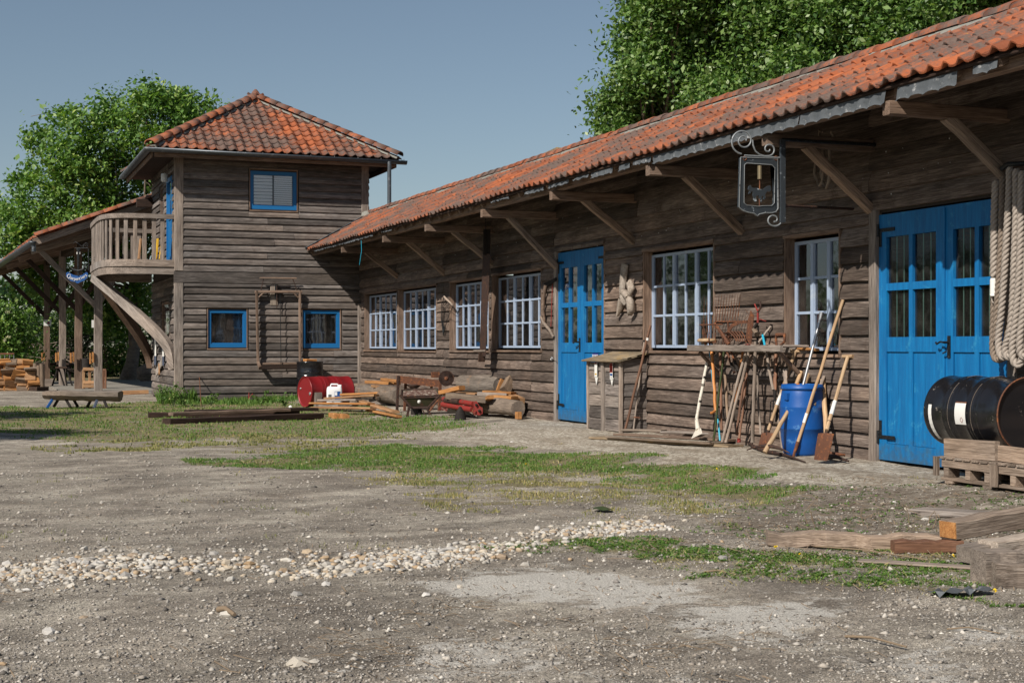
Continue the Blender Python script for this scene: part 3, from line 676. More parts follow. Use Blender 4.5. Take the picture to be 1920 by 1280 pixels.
# carcass behind the boards, with real openings; far walls and floor close the room
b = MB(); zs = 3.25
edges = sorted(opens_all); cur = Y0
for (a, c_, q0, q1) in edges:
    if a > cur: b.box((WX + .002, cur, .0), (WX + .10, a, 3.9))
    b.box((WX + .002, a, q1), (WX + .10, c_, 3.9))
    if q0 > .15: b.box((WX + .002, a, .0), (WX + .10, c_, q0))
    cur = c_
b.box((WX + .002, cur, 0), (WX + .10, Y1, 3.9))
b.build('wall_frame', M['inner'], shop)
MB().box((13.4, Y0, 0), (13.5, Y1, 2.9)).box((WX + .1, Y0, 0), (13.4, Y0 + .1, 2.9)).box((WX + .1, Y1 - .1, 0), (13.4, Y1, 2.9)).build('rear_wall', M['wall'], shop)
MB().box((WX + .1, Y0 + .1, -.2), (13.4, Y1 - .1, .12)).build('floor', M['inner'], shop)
MB().box((7.6, Y0, -.1), (7.7, Y0 + .02, -.05)) if False else None
wallp = shop
joints = [WY(p) - Y0 for p in (1044, 925, 835, 747, 1200, 1392, 1636, 1000, 880)]
up_rows = rowlist(2.56, 3.86, .20, .22, .1)
lowrows = rowlist(.10, 2.56, .150, .19, .08)
cladding(wallp, (WX, Y0, 0), (0, 1, 0), (-1, 0, 0), (0, Y1 - Y0), lowrows + up_rows, [(a - Y0, c_ - Y0, q0, q1) for a, c_, q0, q1 in opens_all], M['wall'], joints, wav=.005)
# corner board against the tower and thin cover strips
timber('corner_post', (WX - .05, Y1 - .06, .05), (WX - .05, Y1 - .06, 2.2), .09, .09, M['post'], shop)
for px, z0, z1 in ((727, .3, 1.15), (778, .3, 1.15), (838, .3, 1.15), (925, .2, 3.0)):
    timber('cover_strip', (WX - .034, WY(px), z0), (WX - .034, WY(px), z1), .03, .012, M['wall'], shop, up=(1, 0, 0))
# windows
PANE = {}
def window(parent, y0_, y1_, z0_, z1_, cols, mull, name='window', rows_=3, X=WX, paint='lilac'):
    w = thing_part = bpy.data.objects.new(name, None)
    b = MB(); x0 = X + .075; W = y1_ - y0_; H = z1_ - z0_
    fr = .035
    b.box((x0, y0_, z0_), (x0 + .04, y1_, z0_ + fr)).box((x0, y0_, z1_ - fr), (x0 + .04, y1_, z1_)).box((x0, y0_, z0_ + fr), (x0 + .04, y0_ + fr, z1_ - fr)).box((x0, y1_ - fr, z0_ + fr), (x0 + .04, y1_, z1_ - fr))
    cw = (W - 2 * fr) / cols; ch = (H - 2 * fr) / rows_
    for i in range(1, cols):
        t = .027 if (i % mull == 0) else .015; yy = y0_ + fr + cw * i; xo = -.006 if i % mull == 0 else .006
        b.box((x0 + xo, yy - t, z0_ + fr), (x0 + .038, yy + t, z1_ - fr))
    for j in range(1, rows_):
        zz = z0_ + fr + ch * j; b.box((x0 + .003, y0_ + fr, zz - .014), (x0 + .035, y1_ - fr, zz + .014))
    o = b.build(name, M[paint], parent)
    for i in range(cols):
        for j in range(rows_):
            a, c_ = y0_ + fr + cw * i, z0_ + fr + ch * j
            p = MB().add([(0, 0, 0), (0, cw, 0), (0, cw, ch), (0, 0, ch), (.004, 0, 0), (.004, cw, 0), (.004, cw, ch), (.004, 0, ch)], [(0,3,2,1),(4,5,6,7)])
            p.build('pane', M['glass'], o, T(x0 + .02, a, c_) @ Matrix.Rotation(random.gauss(0, .006), 4, 'Z') @ Matrix.Rotation(random.gauss(0, .004), 4, 'Y'))
    # casing boards lining the reveal, standing slightly proud
    e = .034
    for (p, q, wd, hh, up) in (((X + .025, y0_ - e / 2, z0_ - e), (X + .025, y0_ - e / 2, z1_ + e), e - .002, .13, (1, 0, 0)), ((X + .025, y1_ + e / 2, z0_ - e), (X + .025, y1_ + e / 2, z1_ + e), e - .002, .13, (1, 0, 0)),
                               ((X + .02, y0_ - e, z1_ + e * 1.5 + .002), (X + .02, y1_ + e, z1_ + e * 1.5 + .002), .15, e, (0, 0, 1)), ((X + .015, y0_ - e, z0_ - e * 1.6), (X + .015, y1_ + e, z0_ - e * 1.6), .16, e, (0, 0, 1))):
        timber('casing', p, q, wd, hh, M['oldoak'], parent, up=up, c=.003, jit=.001)
    return o
for (a, c_, q0, q1), cols in zip(opens, (6, 6, 6, 6, 6, 3)):
    window(shop, a + .04, c_ - .04, q0 + .04, q1 - .04, cols, 2 if cols == 6 else 1)
# doors
def door_leaf(parent, y0_, y1_, z0_, z1_, X, colp=2, glass_to=.47, label=None, hinge=1, panels=2, bars=False):
    """ledged leaf with glazed top, in the plane X; frame members are real thickness"""
    W = y1_ - y0_; H = z1_ - z0_; b = MB(); st = min(.12, W * .14); x0, x1 = X, X + .045
    gz0 = z0_ + H * glass_to; gz1 = z1_ - H * .085 - .02; gm = (gz0 + gz1) / 2
    b.box((x0, y0_, z0_), (x1, y0_ + st, z1_)).box((x0, y1_ - st, z0_), (x1, y1_, z1_))
    b.box((x0 + .001, y0_ + st, z1_ - (z1_ - gz1)), (x1, y1_ - st, z1_)).box((x0 + .001, y0_ + st, gz0 - .14), (x1, y1_ - st, gz0)).box((x0 + .001, y0_ + st, z0_), (x1, y1_ - st, z0_ + .16))
    b.box((x0 + .001, y0_ + st, gm - .035), (x1, y1_ - st, gm + .035))
    cw = (W - 2 * st) / colp
    for i in range(1, colp): b.box((x0 + .002, y0_ + st + cw * i - .028, gz0), (x1, y0_ + st + cw * i + .028, gz1))
    for i in range(1, panels): b.box((x0 + .002, y0_ + st + (W - 2 * st) / panels * i - .03, z0_ + .16), (x1, y0_ + st + (W - 2 * st) / panels * i + .03, gz0 - .14))
    o = b.build('door_leaf', M['blue'], parent)
    if label: o['label'] = label
    pw = (W - 2 * st) / panels
    for i in range(panels):
        a = y0_ + st + pw * i + (.03 if i else 0) + .004; c_ = y0_ + st + pw * (i + 1) - (.03 if i < panels - 1 else 0) - .004
        p = MB(); nb = 2
        for q in range(nb): p.box((x0 + .016, a + (c_ - a) * q / nb + .0015, z0_ + .163), (x0 + .034, a + (c_ - a) * (q + 1) / nb - .0015, gz0 - .143))
        p.build('door_panel', M['blue'], o)
    for i in range(colp):
        for (q0, q1) in ((gz0, gm - .035), (gm + .035, gz1)):
            a = y0_ + st + cw * i + (.028 if i else 0); c_ = y0_ + st + cw * (i + 1) - (.028 if i < colp - 1 else 0)
            MB().add([(0, 0, 0), (0, c_ - a, 0), (0, c_ - a, q1 - q0), (0, 0, q1 - q0)], [(0, 3, 2, 1)]).build('pane', M['doorglass' if bars else 'glass'], o, T(x0 + .03, a, q0) @ Matrix.Rotation(random.gauss(0, .004), 4, 'Z'))
            if bars:
                for t in (.36, .68): rod('bar', [(x0 + .042, a + (c_ - a) * t, q0 - .01), (x0 + .042, a + (c_ - a) * t, q1 + .01)], .006, M['greenbar'], o, 6)
    yh = y1_ if hinge > 0 else y0_; sg = -1 if hinge > 0 else 1
    for zz in (z0_ + .22, z1_ - .15):
        hb = MB(); hb.box((x0 - .006, yh, zz - .018), (x0 - .001, yh + sg * .26 * W, zz + .018)).box((x0 - .007, yh + sg * .01, zz - .018), (x0 - .002, yh + sg * .05, zz + (.16 if zz < 1 else -.16)))
        hb.tube([(x0 - .012, yh, zz - .06), (x0 - .012, yh, zz + .06)], .014, 8)
        hb.build('hinge', M['iron'], o)
    return o
M['greenbar'] = plain('pale_green_bar', (.30, .55, .45), (.22, .42, .34), .5)
y0_, y1_, z0_, z1_ = D1; mid = (y0_ + y1_) / 2
l1 = door_leaf(shop, mid + .003, y1_, z0_ + .02, z1_, WX - .012, 2, .46, hinge=1, panels=1)
l2 = door_leaf(shop, y0_, mid - .003, z0_ + .02, z1_, WX - .012, 2, .46, hinge=-1, panels=1)
y0_, y1_, z0_, z1_ = D2; mid = WY(1773)
l3 = door_leaf(shop, mid + .003, y1_, z0_ + .02, z1_, WX - .012, 2, .50, hinge=1, panels=2, bars=True)
l4 = door_leaf(shop, y0_, mid - .003, z0_ + .02, z1_, WX - .012, 2, .50, hinge=-1, panels=2, bars=True)
MB().box((WX - .026, mid - .02, z0_ + .03), (WX - .0135, mid + .02, z1_ - .02)).build('cover_strip', M['blue'], shop)
def lever(parent, y_, z_, X=WX - .014):
    b = MB(); b.box((X - .008, y_ - .02, z_ - .11), (X, y_ + .02, z_ + .09)); b.tube([(X - .01, y_, z_ + .03), (X - .06, y_, z_ + .03)], .011, 8)
    b.tube([(X - .06, y_, z_ + .03), (X - .062, y_ + .05, z_ + .035), (X - .06, y_ + .10, z_ + .015), (X - .055, y_ + .12, z_ + .03)], .009, 8); b.tube([(X - .03, y_, z_ - .05), (X - .05, y_ + .03, z_ - .07)], .007, 6)
    return b.build('handle', M['iron'], parent)
lever(l4, mid - .07, zat(1780, 648)); lever(l1, WY(1092) + .06, zat(1090, 645))
for (a, c_, q1, wd) in ((D1[1] + .045, None, D1[3], .075), (D2[1] + .06, None, D2[3] + .02, .11)):
    timber('door_post', (WX - .01, a, .08), (WX - .01, a, q1 + .03), .09, wd, M['post'], shop, up=(0, 1, 0))
timber('door_post', (WX - .01, D1[0] - .02, .1), (WX - .01, D1[0] - .02, D1[3] + .02), .06, .035, M['oldoak'], shop, up=(0, 1, 0))
timber('door_post', (WX - .01, D2[0] - .05, .08), (WX - .01, D2[0] - .05, D2[3] + .02), .09, .09, M['post'], shop, up=(0, 1, 0))
M['brace'] = wood('brown_grey_brace_oak', (.06, .04, .03), (.24, .175, .13), (.44, .34, .27), .3, .5)
# brackets: horizontal tie, diagonal brace; eaves plate; rafters
brs = [(747, 523, 686, 463), (835, 517, 764, 440), (925, 499, 849, 418), (1044, 505, 953, 385), (1190, 458, 1093, 360), (1392, 440, 1284, 315), (1635, 400, 1510, 262), (1885, 335, 1773, 200)]
BRY = []
for (fx, fy, tx, ty) in brs:
    p = on_x(fx, fy, WX - .02); yb = p.y; q = on_y(tx, ty, yb); BRY.append(yb)
    o = timber('bracket', (7.02, yb, 3.20), (WX, yb, 3.20), .10, .115, M['oldoak'], shop, seg=4)
    timber('brace', (WX - .02, yb, p.z + .03), (max(7.25, q.x), yb, 3.165), .095, .085, M['brace'], o, up=(1, 0, 1), seg=4, jit=.004)
BRY.append(7.6); o = timber('bracket', (7.02, 7.6, 3.20), (WX, 7.6, 3.20), .10, .115, M['oldoak'], shop); timber('brace', (WX - .02, 7.6, 2.55), (7.45, 7.6, 3.165), .085, .075, M['oldoak'], o, up=(1, 0, 1))
br = sorted(BRY) + [Y1 - .02]; a = Y0
for c_ in br[1::2] + [Y1 - .02]:
    if c_ - a > .3: timber('eaves_plate', (7.14, a + .002, 3.315), (7.14, c_ - .002, 3.315), .10, .10, M['oldoak'], shop, seg=8, jit=.004); a = c_
ya = Y0 + .1
while ya < Y1 - .05:
    s_ = slope(ya); timber('rafter', (7.03, ya, rz(7.03, ya) - .068), (RX, ya, rz(RX, ya) - .068), .06, .075, M['oldoak'], shop, seg=1, jit=0); ya += .52
sc_ = MB()
for yy0, yy1 in [(Y0 + i * 3.16, Y0 + (i + 1) * 3.16) for i in range(8)]:
    vs = []
    for yy in (yy0 + .001, yy1 - .001):
        for xx in (7.02, RX): vs += [(xx, yy, rz(xx, yy) - .028), (xx, yy, rz(xx, yy) - .004)]
    sc_.add(vs, [(0, 2, 3, 1), (4, 5, 7, 6), (0, 4, 6, 2), (1, 3, 7, 5), (0, 1, 5, 4), (2, 6, 7, 3)])
roof = sc_.build('roof', M['dark'], shop)
PIT = .19
def shop_tile(c, r_):
    yy = Y0 + PIT * c + PIT; s_ = slope(yy); ang = math.atan(s_); cl = math.cos(ang); xx = EX - .02 + r_ * (RX - EX) / 6
    m = Matrix.Translation((xx, yy, rz(xx, yy) + .012 + .008 * math.sin(yy * 2.1) + .006 * math.sin(yy * 5.3 + r_))) @ Matrix(((0, cl, -math.sin(ang)), (-1, 0, 0), (0, math.sin(ang), cl))).to_4x4()
    return jitter_m(m, .011)
ncol = int((Y1 - Y0) / PIT) - 0; c0 = int((8.0 - Y0) / PIT); rest = []
for c in range(ncol):
    for r_ in range(6):
        if c0 <= c < c0 + 50: link(bpy.data.objects.new('tile', TME), roof, shop_tile(c, r_))
        else: rest.append(shop_tile(c, r_))
tiles_joined('tiles', rest, roof)
# ridge: half-round caps bedded in mortar
cap = MB(); prof = []
for v_, rr in ((0, .115), (.36, .10)):
    for j in range(9):
        a = math.pi * (j / 8) ; prof.append((rr * math.cos(a) * 1.05, v_, rr * math.sin(a) * .8))
for v_, rr in ((0, .098), (.36, .083)):
    for j in range(9):
        a = math.pi * (j / 8) ; prof.append((rr * math.cos(a) * 1.05, v_, rr * math.sin(a) * .8))
fs = [(j, j + 1, 10 + j, 9 + j) for j in range(8)] + [(18 + j, j, 0, 18)[:0] or (j, 18 + j, 19 + j, j + 1) for j in range(8)] + [(9 + j, 10 + j, 28 + j, 27 + j) for j in range(8)]
cap.add(prof, fs, True); CAPME = cap.mesh('ridge_tile'); CAPME.materials.append(M['tile'])
mt = MB(); yy = Y0
while yy < Y1 - .1:
    zr = rz(RX, yy); m = T(RX + .02, yy, zr + .035 + .006 * math.sin(yy * 3)) @ Matrix.Rotation(random.gauss(0, .012), 4, 'Z') @ Matrix.Rotation(random.gauss(0, .012), 4, 'X')
    link(bpy.data.objects.new('ridge_tile', CAPME), shop, m); yy += .335
n = 120; vs = []
for i in range(n + 1):
    yy = Y0 + (Y1 - Y0) * i / n; j = random.uniform(-.012, .012); zz = rz(RX - .13, yy)
    vs += [(RX - .135 + j, yy, zz + .02), (RX - .125 + j, yy, zz + .05), (RX - .05, yy, zz + .13), (RX + .02, yy, zz + .05)]
mt.add(vs, [(i*4+j, i*4+j+1, i*4+5+j, i*4+4+j) for i in range(n) for j in range(3)]); mt.build('ridge_mortar', M['mortar'], shop)
bk = MB(); vs = [(RX, Y0, rz(RX, Y0)), (RX, Y1, rz(RX, Y1)), (13.9, Y1, 2.75), (13.9, Y0, 2.75)]; vs += [(a, b_, c_ - .06) for a, b_, c_ in vs]
bk.add(vs, [(0, 3, 2, 1), (4, 5, 6, 7), (0, 1, 5, 4), (1, 2, 6, 5), (2, 3, 7, 6), (3, 0, 4, 7)]); bk.build('rear_roof', M['tile'], shop)
# torn roofing membrane hanging at the eaves
def membrane(px0, px1, drop=.085, rag=.3):
    ya, yb = on_x(px1, 300, EX + .04).y, on_x(px0, 300, EX + .04).y; n = max(6, int((yb - ya) / .03)); vs = []
    for i in range(n + 1):
        yy = ya + (yb - ya) * i / n; w = .5 + .5 * math.cos((yy / .19) * 2 * math.pi); dr = drop * (1 - .18 * w) * (1 - rag * random.random() * (.4 if drop > .08 else 1))
        out = .014 * math.sin(yy * 33) + random.uniform(-.004, .004); z0 = EZ - .028
        vs += [(EX + .035, yy, z0), (EX + .03 - abs(out) * .5, yy, z0 - dr * .5), (EX + .028 - out, yy, z0 - dr * .85), (EX + .012 - out * 1.4 - .012 * w, yy, z0 - dr)]
    b = MB(); b.add(vs, [(i*4+j, i*4+4+j, i*4+5+j, i*4+j+1) for i in range(n) for j in range(3)], True); b.build('membrane', M['membrane'], shop)
for a in ((1226, 1372, .11, .1), (1374, 1500, .115, .05), (1502, 1662, .12, .06), (1684, 1796, .125, .12), (1080, 1105, .06, .5), (1110, 1150, .085, .4), (1030, 1068, .07, .3), (1162, 1182, .09, .4), (1188, 1222, .08, .4), (925, 955, .05, .6), (985, 1020, .07, .3), (590, 640, .05, .6), (642, 700, .06, .6), (716, 736, .045, .6), (1826, 1872, .09, .4)): membrane(*a)
rod('cord', [on_x(677, 442, 7.03), on_x(678, 470, 7.02), on_x(674, 497, 7.02)], .006, M['cyan'], shop, 5)
timber('eaves_fillet', (EX + .03, Y0, EZ - .012), (EX + .03, Y1, EZ - .03 + .018), .03, .03, M['dark'], shop, seg=1, jit=0)
# pale specks of nests and bird lime under the eaves are part of the boards
sp = MB()
for _ in range(240):
    yy = random.uniform(8, 30); zz = random.uniform(2.6, 3.3); r_ = random.uniform(.003, .008)
    sp.box((WX - .034, yy, zz), (WX - .029, yy + r_, zz + r_ * 1.6))
tag(sp.build('bird_droppings', M['paper'], shop), kind='stuff')
# inside: things seen dimly through the panes
b = MB()
for yy in (11, 13.2, 15.5, 18, 20.5, 23, 26, 29): b.box((9.4, yy, .12), (9.52, yy + .12, 3.0)); b.box((9.3, yy + .6, .85), (10.3, yy + 1.9, .93)); b.box((9.4, yy + .7, .12), (9.46, yy + .76, .85)); b.box((9.4, yy + 1.75, .12), (9.46, yy + 1.81, .85))
b.build('interior_bench', M['fresh'], shop)

# ================================================================== the tower
TX0, TX1, TY0, TY1 = 4.09, 8.41, 31.7, 36.1
tower = thing('tower', 'two storey square grey boarded tower with orange tiled pyramid roof', 'tower', ((TX0 + TX1) / 2, (TY0 + TY1) / 2, 0))
def FU(px, py): p = on_y(px, py, TY0); return p.x, p.z
def fop(px0, py0, px1, py1): a = FU(px0, (py0 + py1) / 2)[0]; c_ = FU(px1, (py0 + py1) / 2)[0]; m_ = (px0 + px1) / 2; return (a, c_, FU(m_, py1)[1], FU(m_, py0)[1])
topw = fop(469, 322, 556, 393); lw = fop(390, 581, 462, 651); rw = fop(567, 582, 637, 652)
ops = [topw, lw, rw]
b = MB(); cur = TX0 + .05
front = sorted([(a, c_) for a, c_, _, _ in ops])
# solid wall with the three window holes (columns left to right)
xs_ = sorted({TX0 + .05, TX1 - .05, *[o[0] for o in ops], *[o[1] for o in ops]})
for a, c_ in zip(xs_[:-1], xs_[1:]):
    zz = 0.0
    for o in sorted([o for o in ops if o[0] <= a + 1e-6 and o[1] >= c_ - 1e-6], key=lambda q: q[2]): b.box((a, TY0 + .002, zz), (c_, TY0 + .12, o[2])); zz = o[3]
    b.box((a, TY0 + .002, zz), (c_, TY0 + .12, 5.4))
b.box((TX1 - .12, TY0 + .12, 0), (TX1, TY1, 5.4)).box((TX0 + .05, TY1 - .12, 0), (TX1 - .12, TY1, 5.4))
# left side with the balcony door and lower window
LD = (32.25, 33.15, 3.14, 5.0); LW = (32.75, 34.2, 1.3, 2.25); LU = (33.75, 34.5, 3.9, 4.95)
ys_ = sorted({TY0 + .12, TY1 - .12, LD[0], LD[1], LW[0], LW[1], LU[0], LU[1]})
for a, c_ in zip(ys_[:-1], ys_[1:]):
    zz = 0.0
    for o in sorted([o for o in (LD, LW, LU) if o[0] <= a + 1e-6 and o[1] >= c_ - 1e-6], key=lambda q: q[2]): b.box((TX0 + .05, a, zz), (TX0 + .14, c_, o[2])); zz = o[3]
    b.box((TX0 + .05, a, zz), (TX0 + .14, c_, 5.4))
b.box((TX0 + .14, TY0 + .12, 2.85), (TX1 - .12, TY1 - .12, 2.95))
b.build('wall_frame', M['inner'], tower)
ZB0, ZB1 = FU(400, 531)[1], FU(400, 509)[1]
rows = rowlist(.06, ZB0, .160, .152, .06) + rowlist(ZB1, 5.42, .152, .158, .05)
cladding(tower, (TX0, TY0, 0), (1, 0, 0), (0, -1, 0), (.17, TX1 - TX0 - .16), rows, [(a - TX0 - .045, c_ - TX0 + .045, q0 - .045, q1 + .045) for a, c_, q0, q1 in ops], M['tower'], None, 3.6, wav=.003)
cladding(tower, (TX0 + .05, TY0, 0), (0, 1, 0), (-1, 0, 0), (.14, TY1 - TY0), rowlist(.06, 2.78, .165, None, .06) + rowlist(3.14, 5.42, .16, None, .06), [(a - TY0 - .03, c_ - TY0 + .03, q0 - .03, q1 + .03) for a, c_, q0, q1 in (LD, LW, LU)], M['tower'], None, 2.2, wav=.003)
cladding(tower, (TX1, TY0, 0), (0, 1, 0), (1, 0, 0), (.1, TY1 - TY0), rowlist(2.9, 5.42, .16), [], M['tower'], None, 2.6)
cladding(tower, (TX0, TY1, 0), (1, 0, 0), (0, 1, 0), (.05, TX1 - TX0), rowlist(.06, 5.42, .3), [], M['tower'], None, 9)
timber('beam', (TX0 - .02, TY0 - .012, (ZB0 + ZB1) / 2), (TX1, TY0 - .012, (ZB0 + ZB1) / 2), .055, ZB1 - ZB0, M['tower'], tower, up=(0, 0, 1), seg=10, jit=.003)
for (x_, a, z0_, z1_, wd) in ((TX0 + .085, TY0 + .03, 0, ZB0 - .004, .185), (TX0 + .085, TY0 + .03, ZB1 + .004, 5.42, .185), (TX1 - .085, TY0 + .03, 2.7, 5.42, .17)):
    timber('corner_post', (x_, a, z0_), (x_, a, z1_), wd, .17, M['post'], tower, up=(0, 1, 0), seg=6, jit=.003)
def tower_window(op, inner='dark'):
    a, c_, q0, q1 = op; y_ = TY0; b = MB(); fr = .062
    b.box((a, y_ + .0, q0), (c_, y_ + .05, q0 + fr * 1.25)).box((a, y_ + .0, q1 - fr), (c_, y_ + .05, q1)).box((a, y_ + .0, q0 + fr * 1.25), (a + fr, y_ + .05, q1 - fr)).box((c_ - fr, y_ + .0, q0 + fr * 1.25), (c_, y_ + .05, q1 - fr))
    g = fr + .018
    b.box((a + fr, y_ + .018, q0 + fr * 1.25), (c_ - fr, y_ + .048, q0 + g * 1.25)).box((a + fr, y_ + .018, q1 - g), (c_ - fr, y_ + .048, q1 - fr)).box((a + fr, y_ + .018, q0 + g * 1.25), (a + g, y_ + .048, q1 - g)).box((c_ - g, y_ + .018, q0 + g * 1.25), (c_ - fr, y_ + .048, q1 - g))
    o = b.build('window', M['winblue'], tower)
    W, H = c_ - a - 2 * g, q1 - q0 - 2.25 * g
    MB().add([(0, 0, 0), (W, 0, 0), (W, 0, H), (0, 0, H)], [(0, 1, 2, 3)]).build('pane', M['clearglass' if inner == 'shutter' else 'glass'], o, T(a + g, y_ + .035, q0 + 1.25 * g) @ Matrix.Rotation(random.gauss(0, .01), 4, 'Z'))
    if inner == 'shutter':                          # pale louvred blind behind the glass, in two halves
        for k in range(2):
            s_ = MB(); xa = a + g + W * .5 * k + .012; xb = xa + W * .5 - .026
            for j in range(9 if k == 0 else 14):
                n_ = 9 if k == 0 else 14; zz = q0 + 1.25 * g + H * j / n_; hh = H / n_
                s_.add([(xa, y_ + .06, zz + .004), (xb, y_ + .06, zz + .004), (xb, y_ + .045, zz + hh * .86), (xa, y_ + .045, zz + hh * .86)], [(0, 1, 2, 3)])
            s_.build('blind', M['curtain'], o)
        MB().box((a + g + W / 2 - .018, y_ + .037, q0 + g), (a + g + W / 2 + .018, y_ + .043, q1 - g)).build('divider', M['zinc'], o)
    else:
        s_ = MB(); n_ = 40; vs = []
        for i in range(n_ + 1):
            xx = a + g + W * i / n_; vs += [(xx, y_ + .22 + .02 * math.sin(i * 1.1) + .01 * math.sin(i * 2.7), q0 + .03), (xx, y_ + .22 + .02 * math.sin(i * 1.1 + .3), q1 - .03)]
        s_.add(vs, [(2*i, 2*i+2, 2*i+3, 2*i+1) for i in range(n_)]); s_.build('curtain', M['darkcurtain'], o)
    e = .028
    for (p, q, wd, hh, up) in (((a - e / 2, y_ + .01, q0 - e), (a - e / 2, y_ + .01, q1 + e), .085, e - .002, (1, 0, 0)), ((c_ + e / 2, y_ + .01, q0 - e), (c_ + e / 2, y_ + .01, q1 + e), .085, e - .002, (1, 0, 0)),
                               ((a - e, y_ + .008, q1 + e * 1.5), (c_ + e, y_ + .008, q1 + e * 1.5), .09, e, (0, 0, 1)), ((a - e, y_ + .006, q0 - e * 1.5), (c_ + e, y_ + .006, q0 - e * 1.5), .095, e, (0, 0, 1))):
        timber('casing', p, q, wd, hh, M['oldoak'], tower, up=up, c=.003, jit=.001)
M['darkcurtain'] = plain('dark_curtain', (.055, .05, .048), (.03, .028, .027), .9)
tower_window(topw, 'shutter'); tower_window(lw); tower_window(rw)
# balcony door, upper and lower side windows
b = MB(); x0 = TX0 + .0
def frame_x(b, op, fr, x0, x1):
    a, c_, q0, q1 = op; b.box((x0, a, q0), (x1, a + fr, q1)).box((x0, c_ - fr, q0), (x1, c_, q1)).box((x0, a + fr, q1 - fr), (x1, c_ - fr, q1)).box((x0, a + fr, q0), (x1, c_ - fr, q0 + fr))
frame_x(b, LD, .09, x0 + .0, x0 + .07); o = b.build('balcony_door', M['winblue'], tower)
MB().box((x0 + .03, LD[0] + .09, LD[2] + .09), (x0 + .05, LD[1] - .09, LD[2] + .9)).build('door_panel', M['winblue'], o)
MB().add([(0, 0, 0), (0, .72, 0), (0, .72, .83), (0, 0, .83)], [(0, 3, 2, 1)]).build('pane', M['glass'], o, T(x0 + .04, LD[0] + .09, LD[2] + .93))
for op in (LW, LU):
    b = MB(); frame_x(b, op, .05, x0 + .03, x0 + .09); o = b.build('side_window', M['oldoak'], tower)
    MB().add([(0, 0, 0), (0, op[1] - op[0], 0), (0, op[1] - op[0], op[3] - op[2]), (0, 0, op[3] - op[2])], [(0, 3, 2, 1)]).build('pane', M['glass'], o, T(x0 + .06, op[0], op[2]))
# roof
CX, CY, HW, ZE, ZA = 6.25, 33.9, 2.73, 5.47, 7.08
ang = math.atan((ZA - ZE) / HW); ca, sa = math.cos(ang), math.sin(ang); SL = math.hypot(HW, ZA - ZE)
b = MB(); b.add([(CX-HW, CY-HW, ZE-.03), (CX+HW, CY-HW, ZE-.03), (CX+HW, CY+HW, ZE-.03), (CX-HW, CY+HW, ZE-.03), (CX, CY, ZA-.03), (CX-HW, CY-HW, ZE-.10), (CX+HW, CY-HW, ZE-.10), (CX+HW, CY+HW, ZE-.10), (CX-HW, CY+HW, ZE-.10)],
      [(0,1,4),(1,2,4),(2,3,4),(3,0,4),(0,5,6,1),(1,6,7,2),(2,7,8,3),(3,8,5,0),(8,7,6,5)])
troof = b.build('roof', M['dark'], tower)
def face_tiles(k, parts):
    """pantiles of one roof face; those crossing a hip are cut to it"""
    rot = Matrix.Translation((CX, CY, 0)) @ Matrix.Rotation(k * math.pi / 2, 4, 'Z') @ Matrix.Translation((-CX, -CY, 0)); out = []
    g = .262; nr = int(SL / g) + 1
    for r_ in range(nr):
        v0 = r_ * g - .05; half = HW * (1 - max(v0, 0) / SL)
        nc = int(2 * HW / .205) + 1
        for c in range(nc):
            u0 = -HW + c * .205 - .03
            if u0 + .2 < -half - .02 or u0 > half - .03: continue
            jz = random.gauss(0, .002); vs = []
            for (tx, ty, tz) in TV:
                u = u0 + tx * 1.08; v_ = v0 + ty * .93; h = HW * (1 - min(max(v_, 0), SL) / SL); u = max(-h, min(h, u)); vs.append((CX + u, CY - HW + v_ * ca - (tz + jz) * sa, ZE + v_ * sa + (tz + jz + .004) * ca))
            vs = [rot @ Vector(q) for q in vs]; out.append(vs)
    if parts:
        for vs in out:
            c_ = sum(vs, Vector()) / len(vs); b = MB(); b.add([q - c_ for q in vs], TF, False); me = b.mesh('tile'); me.materials.append(M['tile'])
            me.polygons.foreach_set('use_smooth', [i % 3 != 1 for i in range(len(TF))]); link(bpy.data.objects.new('tile', me), troof, Matrix.Translation(c_))
    else:
        b = MB(); rr = []
        for vs in out: b.add(vs, TF); rr += [random.random()] * len(vs)
        o = b.build('tiles', M['tile'], troof); at = o.data.attributes.new('rnd', 'FLOAT', 'POINT'); at.data.foreach_set('value', rr); tag(o, kind='stuff')
face_tiles(0, True)
for k in (1, 2, 3): face_tiles(k, False)
for sx, sy in ((-1, -1), (1, -1), (1, 1), (-1, 1)):
    p0 = Vector((CX + sx * (HW + .02), CY + sy * (HW + .02), ZE + .055)); p1 = Vector((CX, CY, ZA + .06)); d = p1 - p0; L = d.length; n = 12
    for i in range(n):
        a = p0 + d * (i / n); m = axes(a, d); m = m @ Matrix(((0, 1, 0, 0), (-1, 0, 0, 0), (0, 0, 1, 0), (0, 0, 0, 1)))
        link(bpy.data.objects.new('hip_tile', CAPME), tower, m @ Matrix.Rotation(random.gauss(0, .015), 4, 'X') @ Matrix.Diagonal((1.22, .95, 1.1, 1)))
    b = MB(); m = axes(p0, d); vs = []
    for i in range(31):
        j = random.uniform(-.02, .02); vs += [m @ Vector((L * i / 30, -.135 + j, -.08)), m @ Vector((L * i / 30, -.09, -.045)), m @ Vector((L * i / 30, .09, -.045)), m @ Vector((L * i / 30, .135 + j, -.08))]
    b.add(vs, [(i*4+j, i*4+j+1, i*4+5+j, i*4+4+j) for i in range(30) for j in range(3)]); b.build('hip_mortar', M['mortar'], tower)
MB().lathe([(.20, -.10), (.17, .02), (.10, .10), (.06, .16), (.02, .20), (0, .205)], T(CX, CY, ZA + .03), 12).build('finial', M['tile'], tower)
